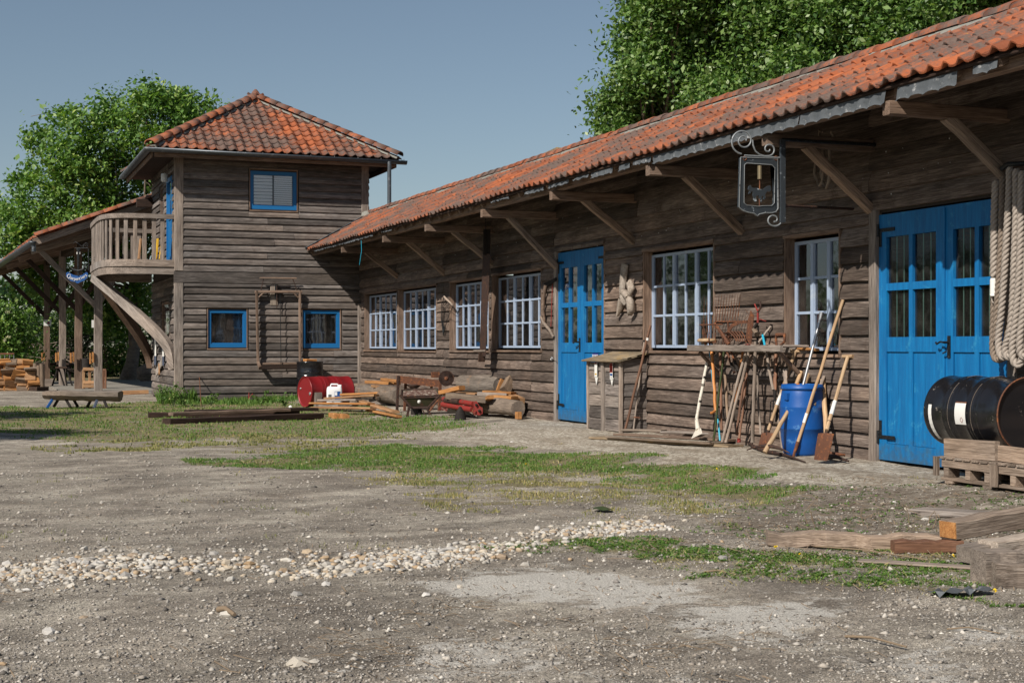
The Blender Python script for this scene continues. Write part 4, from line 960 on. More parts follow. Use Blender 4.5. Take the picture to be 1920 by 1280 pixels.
# eaves: fascia, soffit, zinc gutters with straps, downpipe
for sgn, p, q in ((0, (CX-HW+.08, CY-HW+.04, ZE-.15), (CX+HW-.08, CY-HW+.04, ZE-.15)), (1, (CX-HW+.04, CY-HW+.08, ZE-.15), (CX-HW+.04, CY+HW-.08, ZE-.15))):
    timber('fascia', p, q, .03, .11, M['oldoak'], tower, up=(0, 0, 1), seg=1, jit=0)
timber('fascia', (CX+HW-.04, CY-HW+.1, ZE-.15), (CX+HW-.04, CY+HW-.08, ZE-.15), .03, .11, M['oldoak'], tower, seg=1, jit=0)
def gutter(pts):
    b = MB(); n = 9; r0 = .085; vs = []
    for k, p in enumerate(pts):
        d = (Vector(pts[min(k+1, len(pts)-1)]) - Vector(pts[max(k-1, 0)])).normalized(); side = Vector((d.y, -d.x, 0))
        sc = 1.0 if k in (0, len(pts) - 1) else 1.414
        for rr in (r0, r0 - .006):
            for j in range(n):
                a = math.pi * j / (n - 1); vs.append(Vector(p) + side * (math.cos(a) * rr * sc) - Vector((0, 0, 1)) * math.sin(a) * rr)
    fs = []
    for k in range(len(pts) - 1):
        for j in range(n - 1): fs.append((k*2*n+j, k*2*n+j+1, (k+1)*2*n+j+1, (k+1)*2*n+j)); fs.append((k*2*n+n+j+1, k*2*n+n+j, (k+1)*2*n+n+j, (k+1)*2*n+n+j+1))
        fs.append((k*2*n, (k+1)*2*n, (k+1)*2*n+n, k*2*n+n)); fs.append((k*2*n+n-1, k*2*n+2*n-1, (k+1)*2*n+2*n-1, (k+1)*2*n+n-1))
    for k in (0, len(pts) - 1): fs.append(tuple(k*2*n + j for j in range(n)))
    b.add(vs, fs, True); return b
gx0, gy0, zg = CX - HW - .06, CY - HW - .06, ZE - .035
gt = gutter([(gx0, CY + HW, zg), (gx0, gy0, zg), (CX + HW + .16, gy0, zg - .03)]); gt.box((gx0 - .09, gy0 + .2, zg + .0), (gx0 - .085, gy0 + .21, zg + .001)); gto = gt.build('gutter', M['zinc'], tower)
for i in range(11):
    xx = gx0 + .3 + i * .53; b = MB(); b.tube([(xx, gy0 - .072, zg + .004), (xx, gy0 - .06, zg - .045), (xx, gy0, zg - .075), (xx, gy0 + .06, zg - .04), (xx, gy0 + .075, zg + .005)], .009, 4); b.build('gutter_strap', M['steel'], gto)
for i in range(10):
    yy = gy0 + .35 + i * .52; b = MB(); b.tube([(gx0 - .072, yy, zg + .004), (gx0 - .06, yy, zg - .045), (gx0, yy, zg - .075), (gx0 + .06, yy, zg - .04)], .009, 4); b.build('gutter_strap', M['steel'], gto)
pd = on_y(730, 320, 31.06)
b = MB(); b.tube([(pd.x, 31.06, ZE - .10), (pd.x, 31.06, 5.2), (pd.x, 31.06, 4.1)], .045, 12); b.build('downpipe', M['zinc'], tower)
# lead flashing and mortar where the workshop roof meets the tower
timber('flashing', (EX - .04, TY0 - .05, EZ + .06), (8.42, TY0 - .05, rz(8.42, 31.7) + .07), .05, .02, M['zinc'], tower, seg=1, jit=0)
MB().lathe([(.14, 0), (.12, .08), (.05, .12), (0, .125)], T(8.36, 31.62, 4.18), 10).build('mortar_lump', M['mortar'], tower)
MB().lathe([(.05, -.16), (.075, -.14), (.075, 0), (.06, .03), (0, .03)], T(3.98, 32.6, 5.05), 10).build('eaves_lamp', M['paper'], tower)
timber('beam_end', (3.72, 35.9, 4.72), (TX0 + .1, 35.9, 4.72), .2, .2, M['dark'], tower)

# balcony: half-oval deck on two big curved braces
balc = thing('balcony', 'rounded grey oak balcony with upright slats on big curved braces', 'balcony', (TX0, 33.9, 2.8))
BA, BB, BC = 1.52, 2.15, (TX0, 33.9)
def bp(t, k=1.0):   # t 0..1 from the front corner round to the back; a squarish oval
    a = -math.pi / 2 + math.pi * t; c_ = math.cos(a); s_ = math.sin(a); e = .43
    return Vector((BC[0] - BA * k * abs(c_) ** e, BC[1] + BB * k * math.copysign(abs(s_) ** e, s_), 0))
def bent(name, k0, k1, z0_, z1_, mat, parent, n=26):
    vs = []
    for i in range(n + 1):
        p, q = bp(i / n, k0), bp(i / n, k1); vs += [(p.x, p.y, z0_), (q.x, q.y, z0_), (q.x, q.y, z1_), (p.x, p.y, z1_)]
    b = MB(); b.add(vs, [(3, 2, 1, 0), tuple(n*4+q for q in (0, 1, 2, 3))] + [(i*4+j, i*4+(j+1) % 4, (i+1)*4+(j+1) % 4, (i+1)*4+j) for i in range(n) for j in range(4)]); return b.build(name, mat, parent)
bent('rim', .955, 1.0, 2.80, 2.955, M['post'], balc); bent('rim', .945, 1.012, 2.96, 3.11, M['post'], balc); bent('handrail', .955, 1.01, 4.0, 4.10, M['post'], balc)
pl = MB(); n = 26; vs = [(BC[0], BC[1], 3.05)] + [(bp(i / n, .95).x, bp(i / n, .95).y, 3.05) for i in range(n + 1)]; vs += [(x_, y_, 2.99) for x_, y_, _ in vs]; m_ = n + 2
pl.add(vs, [(0, i + 2, i + 1) for i in range(n)] + [(m_, m_ + i + 1, m_ + i + 2) for i in range(n)]); pl.build('deck', M['post'], balc)
# balusters spaced evenly along the curve
pts = [bp(i / 400, .982) for i in range(401)]; cum = [0]
for i in range(400): cum.append(cum[-1] + (pts[i + 1] - pts[i]).length)
nb = 33
for i in range(nb + 1):
    s_ = cum[-1] * (i + .35) / (nb + .7); k = next(j for j in range(400) if cum[j + 1] >= s_); p = pts[k]; d = (pts[k + 1] - pts[k]).normalized()
    timber('baluster', (p.x, p.y, 3.1), (p.x, p.y, 4.01), .03, .085, M['post'], balc, up=d, c=.004, seg=1, jit=0)
def curved_brace(path, w, h, mat):
    """path: centre line as (photo column, row, depth plane); squared timber bending down onto its post"""
    A = on_y(*path[0]); B = on_y(*path[-1]); nn = (B - A).cross(Vector((0, 0, 1))).normalized(); P = [A]
    for q in path[1:-1]:
        d = ray(q[0], q[1]); o = Vector((0, 0, CH)); t = (A - o).dot(nn) / d.dot(nn); P.append(o + d * t)
    P.append(B); pts = []
    for i in range(len(P) - 1):
        p0, p1, p2, p3 = P[max(i-1, 0)], P[i], P[i+1], P[min(i+2, len(P)-1)]
        for k in range(4): t = k / 4; pts.append(.5 * ((2*p1) + (p2-p0)*t + (2*p0-5*p1+4*p2-p3)*t*t + (-p0+3*p1-3*p2+p3)*t**3))
    pts.append(P[-1]); n = len(pts) - 1; vs = []; hd = P[-1] - P[0]; hd.z = 0; hd.normalize(); side = Vector((-hd.y, hd.x, 0))
    for i, p in enumerate(pts):
        d = (pts[min(i + 1, n)] - pts[max(i - 1, 0)]).normalized(); up = side.cross(d).normalized(); hh = h * (.85 + .3 * math.sin(i / n * math.pi))
        for sx, sz in ((-1, -1), (1, -1), (1, 1), (-1, 1)): vs.append(p + side * (w / 2 * sx) + up * (hh / 2 * sz))
    m = axes(P[0], P[-1] - P[0]); mi = m.inverted(); b = MB(); b.add([mi @ v for v in vs], [(3, 2, 1, 0), tuple(n*4+q for q in (0, 1, 2, 3))] + [(i*4+j, i*4+(j+1) % 4, (i+1)*4+(j+1) % 4, (i+1)*4+j) for i in range(n) for j in range(4)])
    return b.build('curved_brace', mat, balc, m)
curved_brace([(176, 521, 33.6), (220, 556, 33.2), (262, 594, 32.7), (298, 628, 32.2), (318, 656, 31.9), (325, 692, 31.83)], .15, .185, M['post'])
curved_brace([(186, 527, 34.0), (212, 562, 34.6), (240, 600, 35.2), (262, 632, 35.7), (278, 664, 36.0), (283, 688, 36.1)], .15, .19, M['oldoak'])
# ================================================================== trees and hedges
def leaves(name, blobs, n, size, mat, parent, seed=1, clump=.42, per=60, up=.4, dark_core=False, lo=0., hi=1.):
    """leaf-sized faces gathered in twig clumps through each blob's volume; blobs: (centre, radius)"""
    r = np.random.default_rng(seed); C_ = np.array([b[0][:] for b in blobs]); Rr = np.array([b[1] for b in blobs], float)
    w = Rr ** 2; w /= w.sum(); nc = max(1, n // per); bi = r.choice(len(blobs), nc, p=w)
    d = r.normal(0, 1, (nc, 3)); d /= np.linalg.norm(d, axis=1)[:, None]; rad = r.uniform(.25, 1, nc) ** .45
    cc = C_[bi] + d * (rad * Rr[bi] * r.uniform(.78, 1.02, nc))[:, None]
    cs = clump * r.lognormal(0, .35, nc)
    tone = r.normal(0, .13, nc)
    idx = np.repeat(np.arange(nc), per); m = len(idx)
    od = r.normal(0, 1, (m, 3)); od /= np.linalg.norm(od, axis=1)[:, None]; P0 = cc[idx] + od * (1.5 * cs[idx] * r.uniform(0, 1, m) ** .45)[:, None] * np.array([1, 1, .8])
    nn = r.normal(0, 1, (m, 3)); nn[:, 2] = np.abs(nn[:, 2]) * (1 + up); nn[:, 0] -= .3; nn /= np.linalg.norm(nn, axis=1)[:, None]
    t = np.cross(nn, r.normal(0, 1, (m, 3))); t /= np.linalg.norm(t, axis=1)[:, None]; bn = np.cross(nn, t)
    s = size * r.lognormal(0, .25, m)[:, None]
    V = np.stack([P0 - t * s, P0 + bn * s * .55 + nn * s * .12, P0 + t * s, P0 - bn * s * .55 + nn * s * .12], 1).reshape(-1, 3)
    rnd = np.clip(lo + (hi - lo) * (r.beta(2.2, 2.2, m) + tone[idx]), 0, 1)
    return tag(npmesh(name, V, np.arange(4 * m).reshape(-1, 4), mat, parent, rnd=np.repeat(rnd, 4)), kind=None)
def limbs(b, base, tips, r0, seed=0, wob_=.25):
    rr = random.Random(seed)
    for tp in tips:
        a = Vector(base); c_ = Vector(tp); mid = a.lerp(c_, .5) + Vector((rr.uniform(-1, 1), rr.uniform(-1, 1), rr.uniform(0, .8))) * wob_ * (c_ - a).length * .5
        pts = [a * (1 - t) ** 2 + mid * 2 * t * (1 - t) + c_ * t * t for t in [i / 7 for i in range(8)]]
        k = rr.uniform(.5, 1); b.tube(pts, [max(.012, r0 * k * (1 - t) ** .8) for t in [i / 7 for i in range(8)]], 7, cap=False)
        for q in range(5):
            s_ = pts[rr.randint(3, 7)]; e = s_ + Vector((rr.gauss(0, 1), rr.gauss(0, 1), rr.gauss(.4, .8))) * (c_ - a).length * .06
            b.tube([s_, s_.lerp(e, .5) + Vector((0, 0, .08)), e], [r0 * .16, r0 * .1, .008], 5, cap=False)
def tree(name, label, cat, base, blobs, n, size, mat, trunk_r, fork, seed=1, group=None, bark='bark2', **kw):
    t = thing(name, label, cat, base, group); base = Vector(base); fork = Vector(fork)
    b = MB(); pts = [base.lerp(fork, i / 5) + Vector((.06 * math.sin(i * 1.7 + seed), .05 * math.cos(i * 2.1), 0)) for i in range(6)]
    b.tube(pts, [trunk_r * (1.25 if i == 0 else 1 - .07 * i) for i in range(6)], 12)
    limbs(b, fork, [bl[0] for bl in blobs], trunk_r * .36, seed); b.build('trunk', M[bark], t)
    leaves('crown', blobs, n, size, mat, t, seed, **kw); return t
def pb(lst, Zd, jz=1.5, seed=3):
    rr = random.Random(seed); return [(at_z(px, py, Zd + rr.uniform(-jz, jz)), r_ * Zd / F) for px, py, r_ in lst]
ashb = pb([(300,235,72),(215,255,60),(150,245,48),(385,225,48),(340,200,38),(275,190,38),(120,300,50),(75,265,24),(75,380,55),(150,350,70),(230,340,75),(20,440,55),(330,330,70),(400,300,50),(90,450,65),(180,440,75),(270,430,70),(10,390,30),(45,330,22),(200,205,30),(110,215,22),(320,420,60),(150,540,55),(215,590,55),(265,560,45),(80,520,40)], 52)
g0 = at_z(243, 716, 52); g0.z = 0
tree('ash_tree', 'tall full crowned green tree rising behind the open shed and tower', 'tree', g0, ashb, 52000, .085, M['ash'], .25, g0 + Vector((.3, 0, 3.2)), seed=5, bark='bark', clump=.36, per=42, up=.5)
# tall poplars beyond the workshop roof
def popl(lbl, cpx, Zd, lst, n, seed):
    b0 = at_z(cpx, 700, Zd); b0.z = 0
    tree('poplar_tree', lbl, 'tree', b0, pb(lst, Zd, 1.0, seed), int(n * 2.1), .047, M['poplar'], .2, b0 + Vector((0, 0, 3.5)), seed=seed, group='poplars behind the workshop roof', clump=.26, per=34, up=.3, hi=1.)
popl('leftmost poplar behind the roof, its drooping lower boughs against open sky', 1240, 27, [(1260,20,80),(1200,70,42),(1165,205,24),(1140,190,22),(1230,120,65),(1310,110,75),(1195,150,35),(1175,215,32),(1150,235,34),(1230,220,55),(1330,210,60),(1150,258,26),(1290,-40,80),(1200,-20,40),(1350,20,80)], 34000, 11)
popl('middle poplar behind the roof, dense with many upright stems', 1480, 26, [(1440,30,95),(1520,60,95),(1420,140,80),(1500,160,80),(1580,20,90),(1400,210,60),(1590,110,70),(1480,-60,90),(1600,-60,80)], 30000, 12)
popl('rightmost poplar rising over the near end of the roof', 1760, 25, [(1680,20,95),(1780,0,90),(1880,-40,90),(1700,-80,90),(1820,-90,90),(1960,-70,90),(1660,90,60),(1740,70,60),(1850,30,50)], 24000, 13)
st = MB()
for px in (1290, 1345, 1375, 1405, 1440, 1470, 1500, 1512, 1545, 1610, 1660, 1240):
    a = at_z(px, 560, 27.2); a.z = .5; t_ = at_z(px + random.uniform(-40, 40), -120, 26.4)
    st.tube([a, a.lerp(t_, .35) + Vector((.1, .1, 0)), a.lerp(t_, .7) - Vector((.12, 0, 0)), t_], [.045, .035, .025, .012], 6, cap=False)
tag(st.build('poplar_suckers', M['bark2']), kind='stuff')
# shrubs and hedge beyond the yard on the left
def shrub(name, lbl, Zd, lst, n, size, seed, flowers=0, mat='shrub', hi=1., group='shrubs beyond the open shed'):
    bl = pb(lst, Zd, 1.0, seed); c_ = bl[0][0].copy(); c_.z = 0; t = thing(name, lbl, 'shrub', c_, group)
    b = MB(); limbs(b, c_, [q[0] for q in bl[:6]], .07, seed); b.build('stem', M['bark2'], t)
    leaves('foliage', bl, n, size, M[mat], t, seed, clump=.3, per=36, hi=hi)
    if flowers:
        r = random.Random(seed); fb = []
        for _ in range(flowers):
            q = r.choice(bl); d = Vector((r.gauss(0, 1), -abs(r.gauss(0, 1)) - .5, r.gauss(.3, .8))).normalized(); fb.append((q[0] + d * q[1] * 1.02, .07))
        leaves('blossom', fb, flowers * 26, .022, M['flower'], t, seed, clump=.045, per=26)
shrub('elder_shrub', 'elder shrub dotted with cream blossom at the left edge', 46, [(-10,640,50),(25,620,40),(0,590,28),(35,655,35),(-40,600,60),(10,700,30)], 9000, .06, 21, 34, 'ash')
shrub('hedge_shrub', 'dark bushy shrub just left of the first shed post', 56, [(60,640,40),(85,620,35),(60,690,35),(90,680,40),(40,680,30)], 8000, .06, 22)
shrub('hedge_shrub', 'dark shrub seen between the shed posts', 57, [(130,640,45),(160,620,40),(140,690,40),(120,600,30)], 8000, .06, 23)
shrub('hedge_shrub', 'leafy shrub between the last shed post and the tree trunk', 58, [(205,650,38),(215,690,30),(185,600,35),(225,610,34)], 8000, .06, 24, mat='ash')
shrub('hedge_shrub', 'dark shrub seen beneath the balcony right of the tree trunk', 58, [(285,650,40),(300,690,35),(270,600,30),(320,620,40),(262,690,24)], 7000, .06, 25)
bs = MB()
for _ in range(46):
    p = at_z(random.uniform(30, 170), random.uniform(650, 705), 50); p.z = max(.05, p.z)
    bs.tube([p, p + Vector((random.uniform(-.5, .5), random.uniform(-.2, .2), random.uniform(-.1, .45))), p + Vector((random.uniform(-1.1, 1.1), random.uniform(-.3, .3), random.uniform(0, .5)))], [.022, .015, .006], 5, cap=False)
tag(bs.build('brushwood', M['greyhandle']), kind='stuff')
# woods all round that the panes mirror and that close the horizon; the yard's own trees on the left cast the dapple
def wood_mass(name, cx, cy, w, d, h, n, seed):
    r = random.Random(seed); bl = []
    for _ in range(26): bl.append((Vector((cx + r.uniform(-w, w), cy + r.uniform(-d, d), r.uniform(1.0, h))), r.uniform(1.6, 2.8)))
    tag(leaves(name, bl, n, .16, M['shrub'], None, seed, clump=.7, per=30), kind='stuff')
wood_mass('far_wood', -26, 24, 3, 20, 5.5, 16000, 31); wood_mass('far_wood', -20, 60, 12, 4, 5, 14000, 32); wood_mass('far_wood', 12, 74, 26, 4, 6, 18000, 33); wood_mass('far_wood', 40, 40, 5, 26, 6, 9000, 34)
tree('yard_tree', 'broad green tree outside the left edge of the view casting dappled shade', 'tree', (-9.0, 17.0, 0), [(Vector((-8.8, 16.6, 7.2)), 1.7), (Vector((-7.2, 17.6, 6.6)), 1.2), (Vector((-10.3, 17.6, 6.6)), 1.5), (Vector((-9.0, 15.6, 8.6)), 1.5), (Vector((-7.6, 15.9, 7.9)), .9)], 9000, .1, M['ash'], .25, (-9, 17, 4.2), seed=41, clump=.4, per=30)
tree('yard_tree', 'second broad green tree outside the left edge of the view', 'tree', (-8.0, 22.6, 0), [(Vector((-7.6, 22.2, 7.0)), 1.4), (Vector((-6.4, 23.4, 6.2)), .9), (Vector((-9.3, 23.0, 6.4)), 1.5), (Vector((-8.0, 21.8, 8.2)), 1.3)], 5500, .1, M['ash'], .22, (-8, 22.6, 4.2), seed=42, clump=.4, per=30)
# small mossy roof showing over the ridge
p = at_z(1040, 283, 30); h = thing('outbuilding', 'small outbuilding whose mossy gable peak just shows above the ridge', 'building', (p.x + 1.2, p.y, 0))
def rel(px, py, Zd=30): return at_z(px, py, Zd)
a, b_, c_ = rel(1013, 290), rel(1044, 276), rel(1078, 283); dd = Vector((3, 1, 0))
mb = MB(); mb.add([a, b_, b_ + dd * 1.2, a + dd, (a.x, a.y, a.z - .6), (b_.x, b_.y, b_.z - .6)], [(0, 1, 2, 3), (0, 4, 5, 1)]); mb.add([b_, c_, c_ + dd, b_ + dd * 1.2, (c_.x, c_.y, c_.z - .6), (b_.x, b_.y, b_.z - .6)], [(0, 1, 2, 3), (1, 0, 5, 4)])
mb.build('roof', M['lichenwood'], h); mb = MB(); mb.box((a.x + .3, a.y + .4, 0), (a.x + 3.5, a.y + 2.4, a.z - .3)); mb.build('wall', M['wall'], h)

# ================================================================== the open shed at the left
shed = thing('open_shed', 'open timber shed on grey posts with braced trusses and orange verge', 'shed', (3, 44, 0))
PP = [(184, 37.5), (147, 41.0), (117, 45.0), (88, 49.5)]
S0, S1 = at_z(65, 449, 35.6), at_z(-60, 531, 60); EZS = 3.90
e0 = Vector((1.43, 37.2, EZS)); edir = Vector((-.052, 1, 0)); PS = .38
def se(t, u, dz=0): p = e0 + edir * t + Vector((u, 0, u * PS + dz)); return p
b = MB(); vs = [se(0, 0), se(0, 6.2), se(17, 6.2), se(17, 0)]; vs += [v - Vector((0, 0, .06)) for v in vs]
b.add(vs, [(0, 1, 2, 3), (7, 6, 5, 4), (0, 4, 5, 1), (1, 5, 6, 2), (2, 6, 7, 3), (3, 7, 4, 0)]); sroof = b.build('roof', M['dark'], shed)
ts = []
up = Vector((1, 0, PS)).normalized(); xx = -edir.normalized(); nz = xx.cross(up)
for c in range(84):
    for r_ in range(20):
        p = se(.02 + .2 * c + .19, -.05 + r_ * .29, .01); m = Matrix((xx, up, nz)).transposed().to_4x4(); m.translation = p; ts.append(jitter_m(m, .01))
tiles_joined('tiles', ts, sroof)
vt = MB(); CAPV = CAPME
for i in range(19):
    p = se(-.05, -.02 + i * .33, .05); m = axes(p, up, nz) @ Matrix(((0, 1, 0, 0), (-1, 0, 0, 0), (0, 0, 1, 0), (0, 0, 0, 1)))
    link(bpy.data.objects.new('verge_tile', CAPME), shed, m)
timber('bargeboard', se(-.03, -.05, -.10), se(-.03, 6.2, -.10), .03, .17, M['post'], shed, up=(0, 0, 1), seg=1, jit=0)
gutter([tuple(se(t, -.07, -.06)) for t in (17, 8, -.1)]).build('gutter', M['zinc'], shed)
b = MB(); q = se(-.02, -.04, -.1); b.tube([q, q + Vector((0, 0, -.22))], .05, 8); b.build('downpipe', M['zinc'], shed)
WP = .24
for i, (px, Zd) in enumerate(PP):
    base = at_z(px, 728, Zd); x_, y_ = base.x, base.y; zt = EZS + (x_ - (e0.x - .052 * (y_ - 37.2))) * PS - .25
    zb = [-.02, -.06, -.08, -.14][i]
    w = .205 if i != 3 else .20
    timber('post', (x_, y_, zb - .05), (x_, y_, zt), w, w, M['post'] if i in (0, 2) else M['oldoak'], shed, up=(0, 1, 0), seg=8, jit=.007)
    MB().box((x_ - .16, y_ - .16, -.1), (x_ + .16, y_ + .16, zb + .0)).build('pad_stone', M['flag'], shed)
    ex = e0.x - .052 * (y_ - 37.2); o = timber('truss_tie', (ex + .05, y_, EZS - .22), (x_ + 3.6, y_, EZS - .22 + (x_ + 3.6 - ex) * PS * .8), .16, .18, M['post'] if i == 0 else M['oldoak'], shed, up=(0, 1, 0), seg=4)
    timber('brace', (x_ - .02, y_, 2.25), (ex + .28, y_, EZS - .20), .13, .14, M['post'] if i == 0 else M['dark'], o, up=(0, 1, 0))
    timber('brace', (x_ + .02, y_, 2.35), (x_ + 1.15, y_, EZS + .35), .13, .14, M['post'] if i == 0 else M['dark'], o, up=(0, 1, 0))
    if i < 3:
        b2 = at_z(*(PP[i + 1][0], 728), PP[i + 1][1]); d = Vector((b2.x - x_, b2.y - y_, 0)).normalized()
        timber('brace', (x_, y_, 2.6), Vector((x_, y_, 3.5)) + d * .9, .1, .12, M['dark'], shed, up=(0, 0, 1))
a, c_ = at_z(184, 728, 37.5), at_z(88, 728, 49.5); timber('wall_plate', (a.x, a.y - .6, 4.12), (c_.x, c_.y + .8, 4.12), .16, .18, M['dark'], shed, seg=6)
for t in [i * .62 for i in range(27)]: timber('rafter', se(t, -.02, -.10), se(t, 6, -.10), .07, .1, M['oldoak'], shed, up=(0, 0, 1), seg=1, jit=0)
b = MB(); b.box((2.2, 37.9, -.05), (9, 53, .02)); slab = b.build('shed_floor', M['flag']); tag(slab, kind='structure')
# notices on the posts
def notice(parent_lbl, px, py, Zd, w, h, lbl):
    p = at_z(px, py, Zd); b = MB(); b.box((0, 0, 0), (w, .012, h)); t = b.build('notice', M['paper'], None, T(p.x - w / 2, p.y, p.z - h / 2)); tag(t, lbl, 'sign'); return t
n1 = notice('', 89, 605, 49.25, .25, .21, 'white notice with red mark nailed to the leftmost shed post')
MB().lathe([(.045, 0), (.03, .02), (0, .021)], T(n1.matrix_basis.translation + Vector((.16, -.002, .10))) @ Matrix.Rotation(R(90), 4, 'X'), 10).build('red_mark', M['red'], n1)
notice('', 174, 607, 37.9, .06, .2, 'narrow white notice on the left side of the nearest shed post')

# hanging carpenter sign
sg = at_z(146, 520, 32.6); hs_ = thing('hanging_sign', 'blue carpenter sign hung on an iron anchor from a scrolled bracket', 'sign', sg)
def spoly(b, pts, r_, seg=6, **k): b.tube(pts, r_, seg, **k); return b
sx = sg.x; sy = sg.y
def sp(px, py): return at_z(px, py, 32.6)
b = MB(); b.tube([sp(147, 466), sp(147, 500)], .028, 8); b.tube([sp(147, 500), sp(147, 517)], .02, 8)
arc = [sp(131, 500), sp(137, 505), sp(147, 508), sp(156, 505), sp(162, 496)]; b.tube(arc, [.012, .026, .032, .026, .01], 8); b.tube([sp(147 + 3 * math.cos(a), 468 + 3.4 * math.sin(a)) for a in [i * .7 for i in range(10)]], .011, 6, cap=False); b.build('anchor', M['iron'], hs_)
MB().box(sp(143.6, 472.5) + Vector((0, -.03, 0)), sp(150.2, 476.5) + Vector((0, .05, 0))).build('block', M['paper'], hs_)
b = MB(); b.tube([sp(140, 465), sp(165, 465)], .01, 6)
def scroll(cx, cy, r0, turns, a0, sgn, fn, r_=.009, b=None, shrink=.15):
    pts = []; n = int(turns * 14)
    for i in range(n + 1):
        t = i / n; a = a0 + sgn * t * turns * 2 * math.pi; rr = r0 * (1 - (1 - shrink) * t); pts.append(fn(cx + rr * math.cos(a), cy + rr * math.sin(a)))
    b.tube(pts, r_, 5); return pts
scroll(161, 459, 4.5, 1.3, R(60), -1, sp, .008, b); b.tube([sp(138, 457), sp(141, 453), sp(146, 456), sp(153, 462), sp(157, 458), sp(156, 464)], .008, 5); b.tube([sp(166, 466), sp(166, 507)], .014, 6); b.build('scroll_bracket', M['iron'], hs_)
o2 = [(124, 512), (127, 509.5), (131, 512), (138, 515.5), (146, 517), (154, 515.5), (160, 511), (163, 510), (165, 513), (164, 520), (158, 526), (151, 528.5), (147, 531), (144, 531), (141, 528.5), (133, 527), (127, 522), (124, 517)]
pl_ = [sp(*q) for q in o2]; b = MB(); n = len(pl_); b.add([q for q in pl_] + [q + Vector((0, .03, 0)) for q in pl_], [tuple(range(n)), tuple(range(n, 2 * n))[::-1]] + [(i, n + i, n + (i + 1) % n, (i + 1) % n) for i in range(n)]); b.build('sign_board', M['signblue'], hs_)
def text_mesh(body, size, mat, parent, m, name='lettering', ext=.002, align='CENTER'):
    cu = bpy.data.curves.new('lettering', 'FONT'); cu.body = body; cu.size = size; cu.extrude = ext; cu.align_x = align; cu.align_y = 'CENTER'; cu.resolution_u = 2
    tmp = bpy.data.objects.new('tmp', cu); COL.objects.link(tmp); bpy.context.view_layer.update()
    me = bpy.data.meshes.new_from_object(tmp.evaluated_get(bpy.context.evaluated_depsgraph_get())); bpy.data.objects.remove(tmp); me.name = name
    me.materials.clear(); me.materials.append(mat); return link(bpy.data.objects.new(name, me), parent, m)
M['letters'] = plain('white_letters', (.85, .85, .82), (.7, .7, .68), .5)
for i, ch in enumerate('Charpentiers'):      # letters follow the curve of the board
    t = (i + .5) / 12; px = 127.5 + 35 * t; py = 514.5 + 8.5 * math.sin(math.pi * (t * .86 + .12)) + (-.5 if i == 0 else 0)
    p = sp(px, py) + Vector((0, -.012, 0)); rot = math.cos(math.pi * (t * .86 + .12)) * -.55
    text_mesh(ch, .15 if i == 0 else .105, M['letters'], hs_, T(p) @ Matrix.Rotation(R(90), 4, 'X') @ Matrix.Rotation(rot, 4, 'Z'), ext=.003)

# what stands under the shed
w = thing('saw_table', 'dark long workbench behind the shed posts', 'workbench', at_z(115, 720, 50))
y_ = at_z(115, 720, 50).y
pA, pB = at_z(58, 682, 50), at_z(135, 682, 50); timber('top', pA, pB, .7, .08, M['dark'], w)
for q in (.05, .35, .65, .95): pp = pA.lerp(pB, q); timber('leg', (pp.x, pp.y, 0), (pp.x, pp.y, pp.z - .02), .08, .08, M['dark'], w, up=(0, 1, 0))
w = thing('trestle', 'pair of dark crossed trestle legs between two shed posts', 'trestle', at_z(115, 728, 43))
for a, c_ in (((97, 727), (108, 690)), ((110, 690), (122, 727)), ((124, 690), (137, 727)), ((126, 727), (120, 690))):
    timber('leg', at_z(*a, 44), at_z(*c_, 44), .05, .05, M['black'], w, up=(0, 1, 0))
timber('top', at_z(106, 689, 44), at_z(128, 689, 44), .25, .06, M['dark'], w)
w = thing('wooden_stool', 'tall frame of fresh wood between the two nearest shed posts', 'sawhorse', at_z(175, 730, 38.8))
for px in (157, 168, 178): timber('leg', at_z(px, 728, 39), at_z(px, 692, 39), .07, .07, M['fresh'], w, up=(0, 1, 0))
for py in (692, 717, 724): timber('rail', at_z(156, py, 38.95), at_z(181, py, 38.95), .05, .09, M['fresh'], w)
w = thing('wooden_stool', 'narrow dark red framed stand just right of the nearest shed post', 'stand', at_z(196, 730, 38.8))
for px in (194, 198): timber('leg', at_z(px, 728, 40), at_z(px, 692, 40), .05, .05, M['redhandle'], w, up=(0, 1, 0))
timber('rail', at_z(193, 693, 40), at_z(199, 693, 40), .05, .05, M['redhandle'], w)
for px, Zd, lb in ((81, 49.2, 'leftmost orange clamp jutting from a shed post'), (107.5, 44.7, 'orange clamp on the second shed post from the left'), (135.5, 40.7, 'orange clamp on the third shed post from the left'), (172, 37.3, 'orange clamp on the nearest shed post')):
    t = thing('clamp', lb, 'clamp', at_z(px, 665, Zd), 'orange clamps on the shed posts'); p = at_z(px, 660, Zd)
    timber('jaw', p - Vector((.035, 0, .02)), p + Vector((-.035, 0, -.30)), .05, .05, M['orange'], t, up=(0, 1, 0)); timber('jaw', p - Vector((-.035, 0, .0)), p + Vector((.035, 0, -.27)), .05, .05, M['orange'], t, up=(0, 1, 0))
t = thing('clamp', 'orange clamp beside the lower left corner of the tower wall', 'clamp', at_z(280, 690, 37), 'orange clamps on the shed posts')
p = at_z(279.5, 666, 37.3); timber('jaw', p, p + Vector((0, 0, -.27)), .05, .05, M['orange'], t, up=(0, 1, 0)); timber('jaw', p + Vector((.06, 0, 0)), p + Vector((.06, 0, -.24)), .05, .05, M['orange'], t, up=(0, 1, 0))
t = MB(); t.lathe([(.13, 0), (.13, .32), (.12, .35)], T(at_z(161, 695, 41)), 14); t = t.build('black_bucket', M['black']); tag(t, 'small black bucket standing on the fresh wood frame in the shed', 'bucket')
m0 = thing('metal_cage', 'small rusty topped metal cage frame left of the firewood', 'frame', at_z(10, 690, 44)); zc = 44
b = MB()
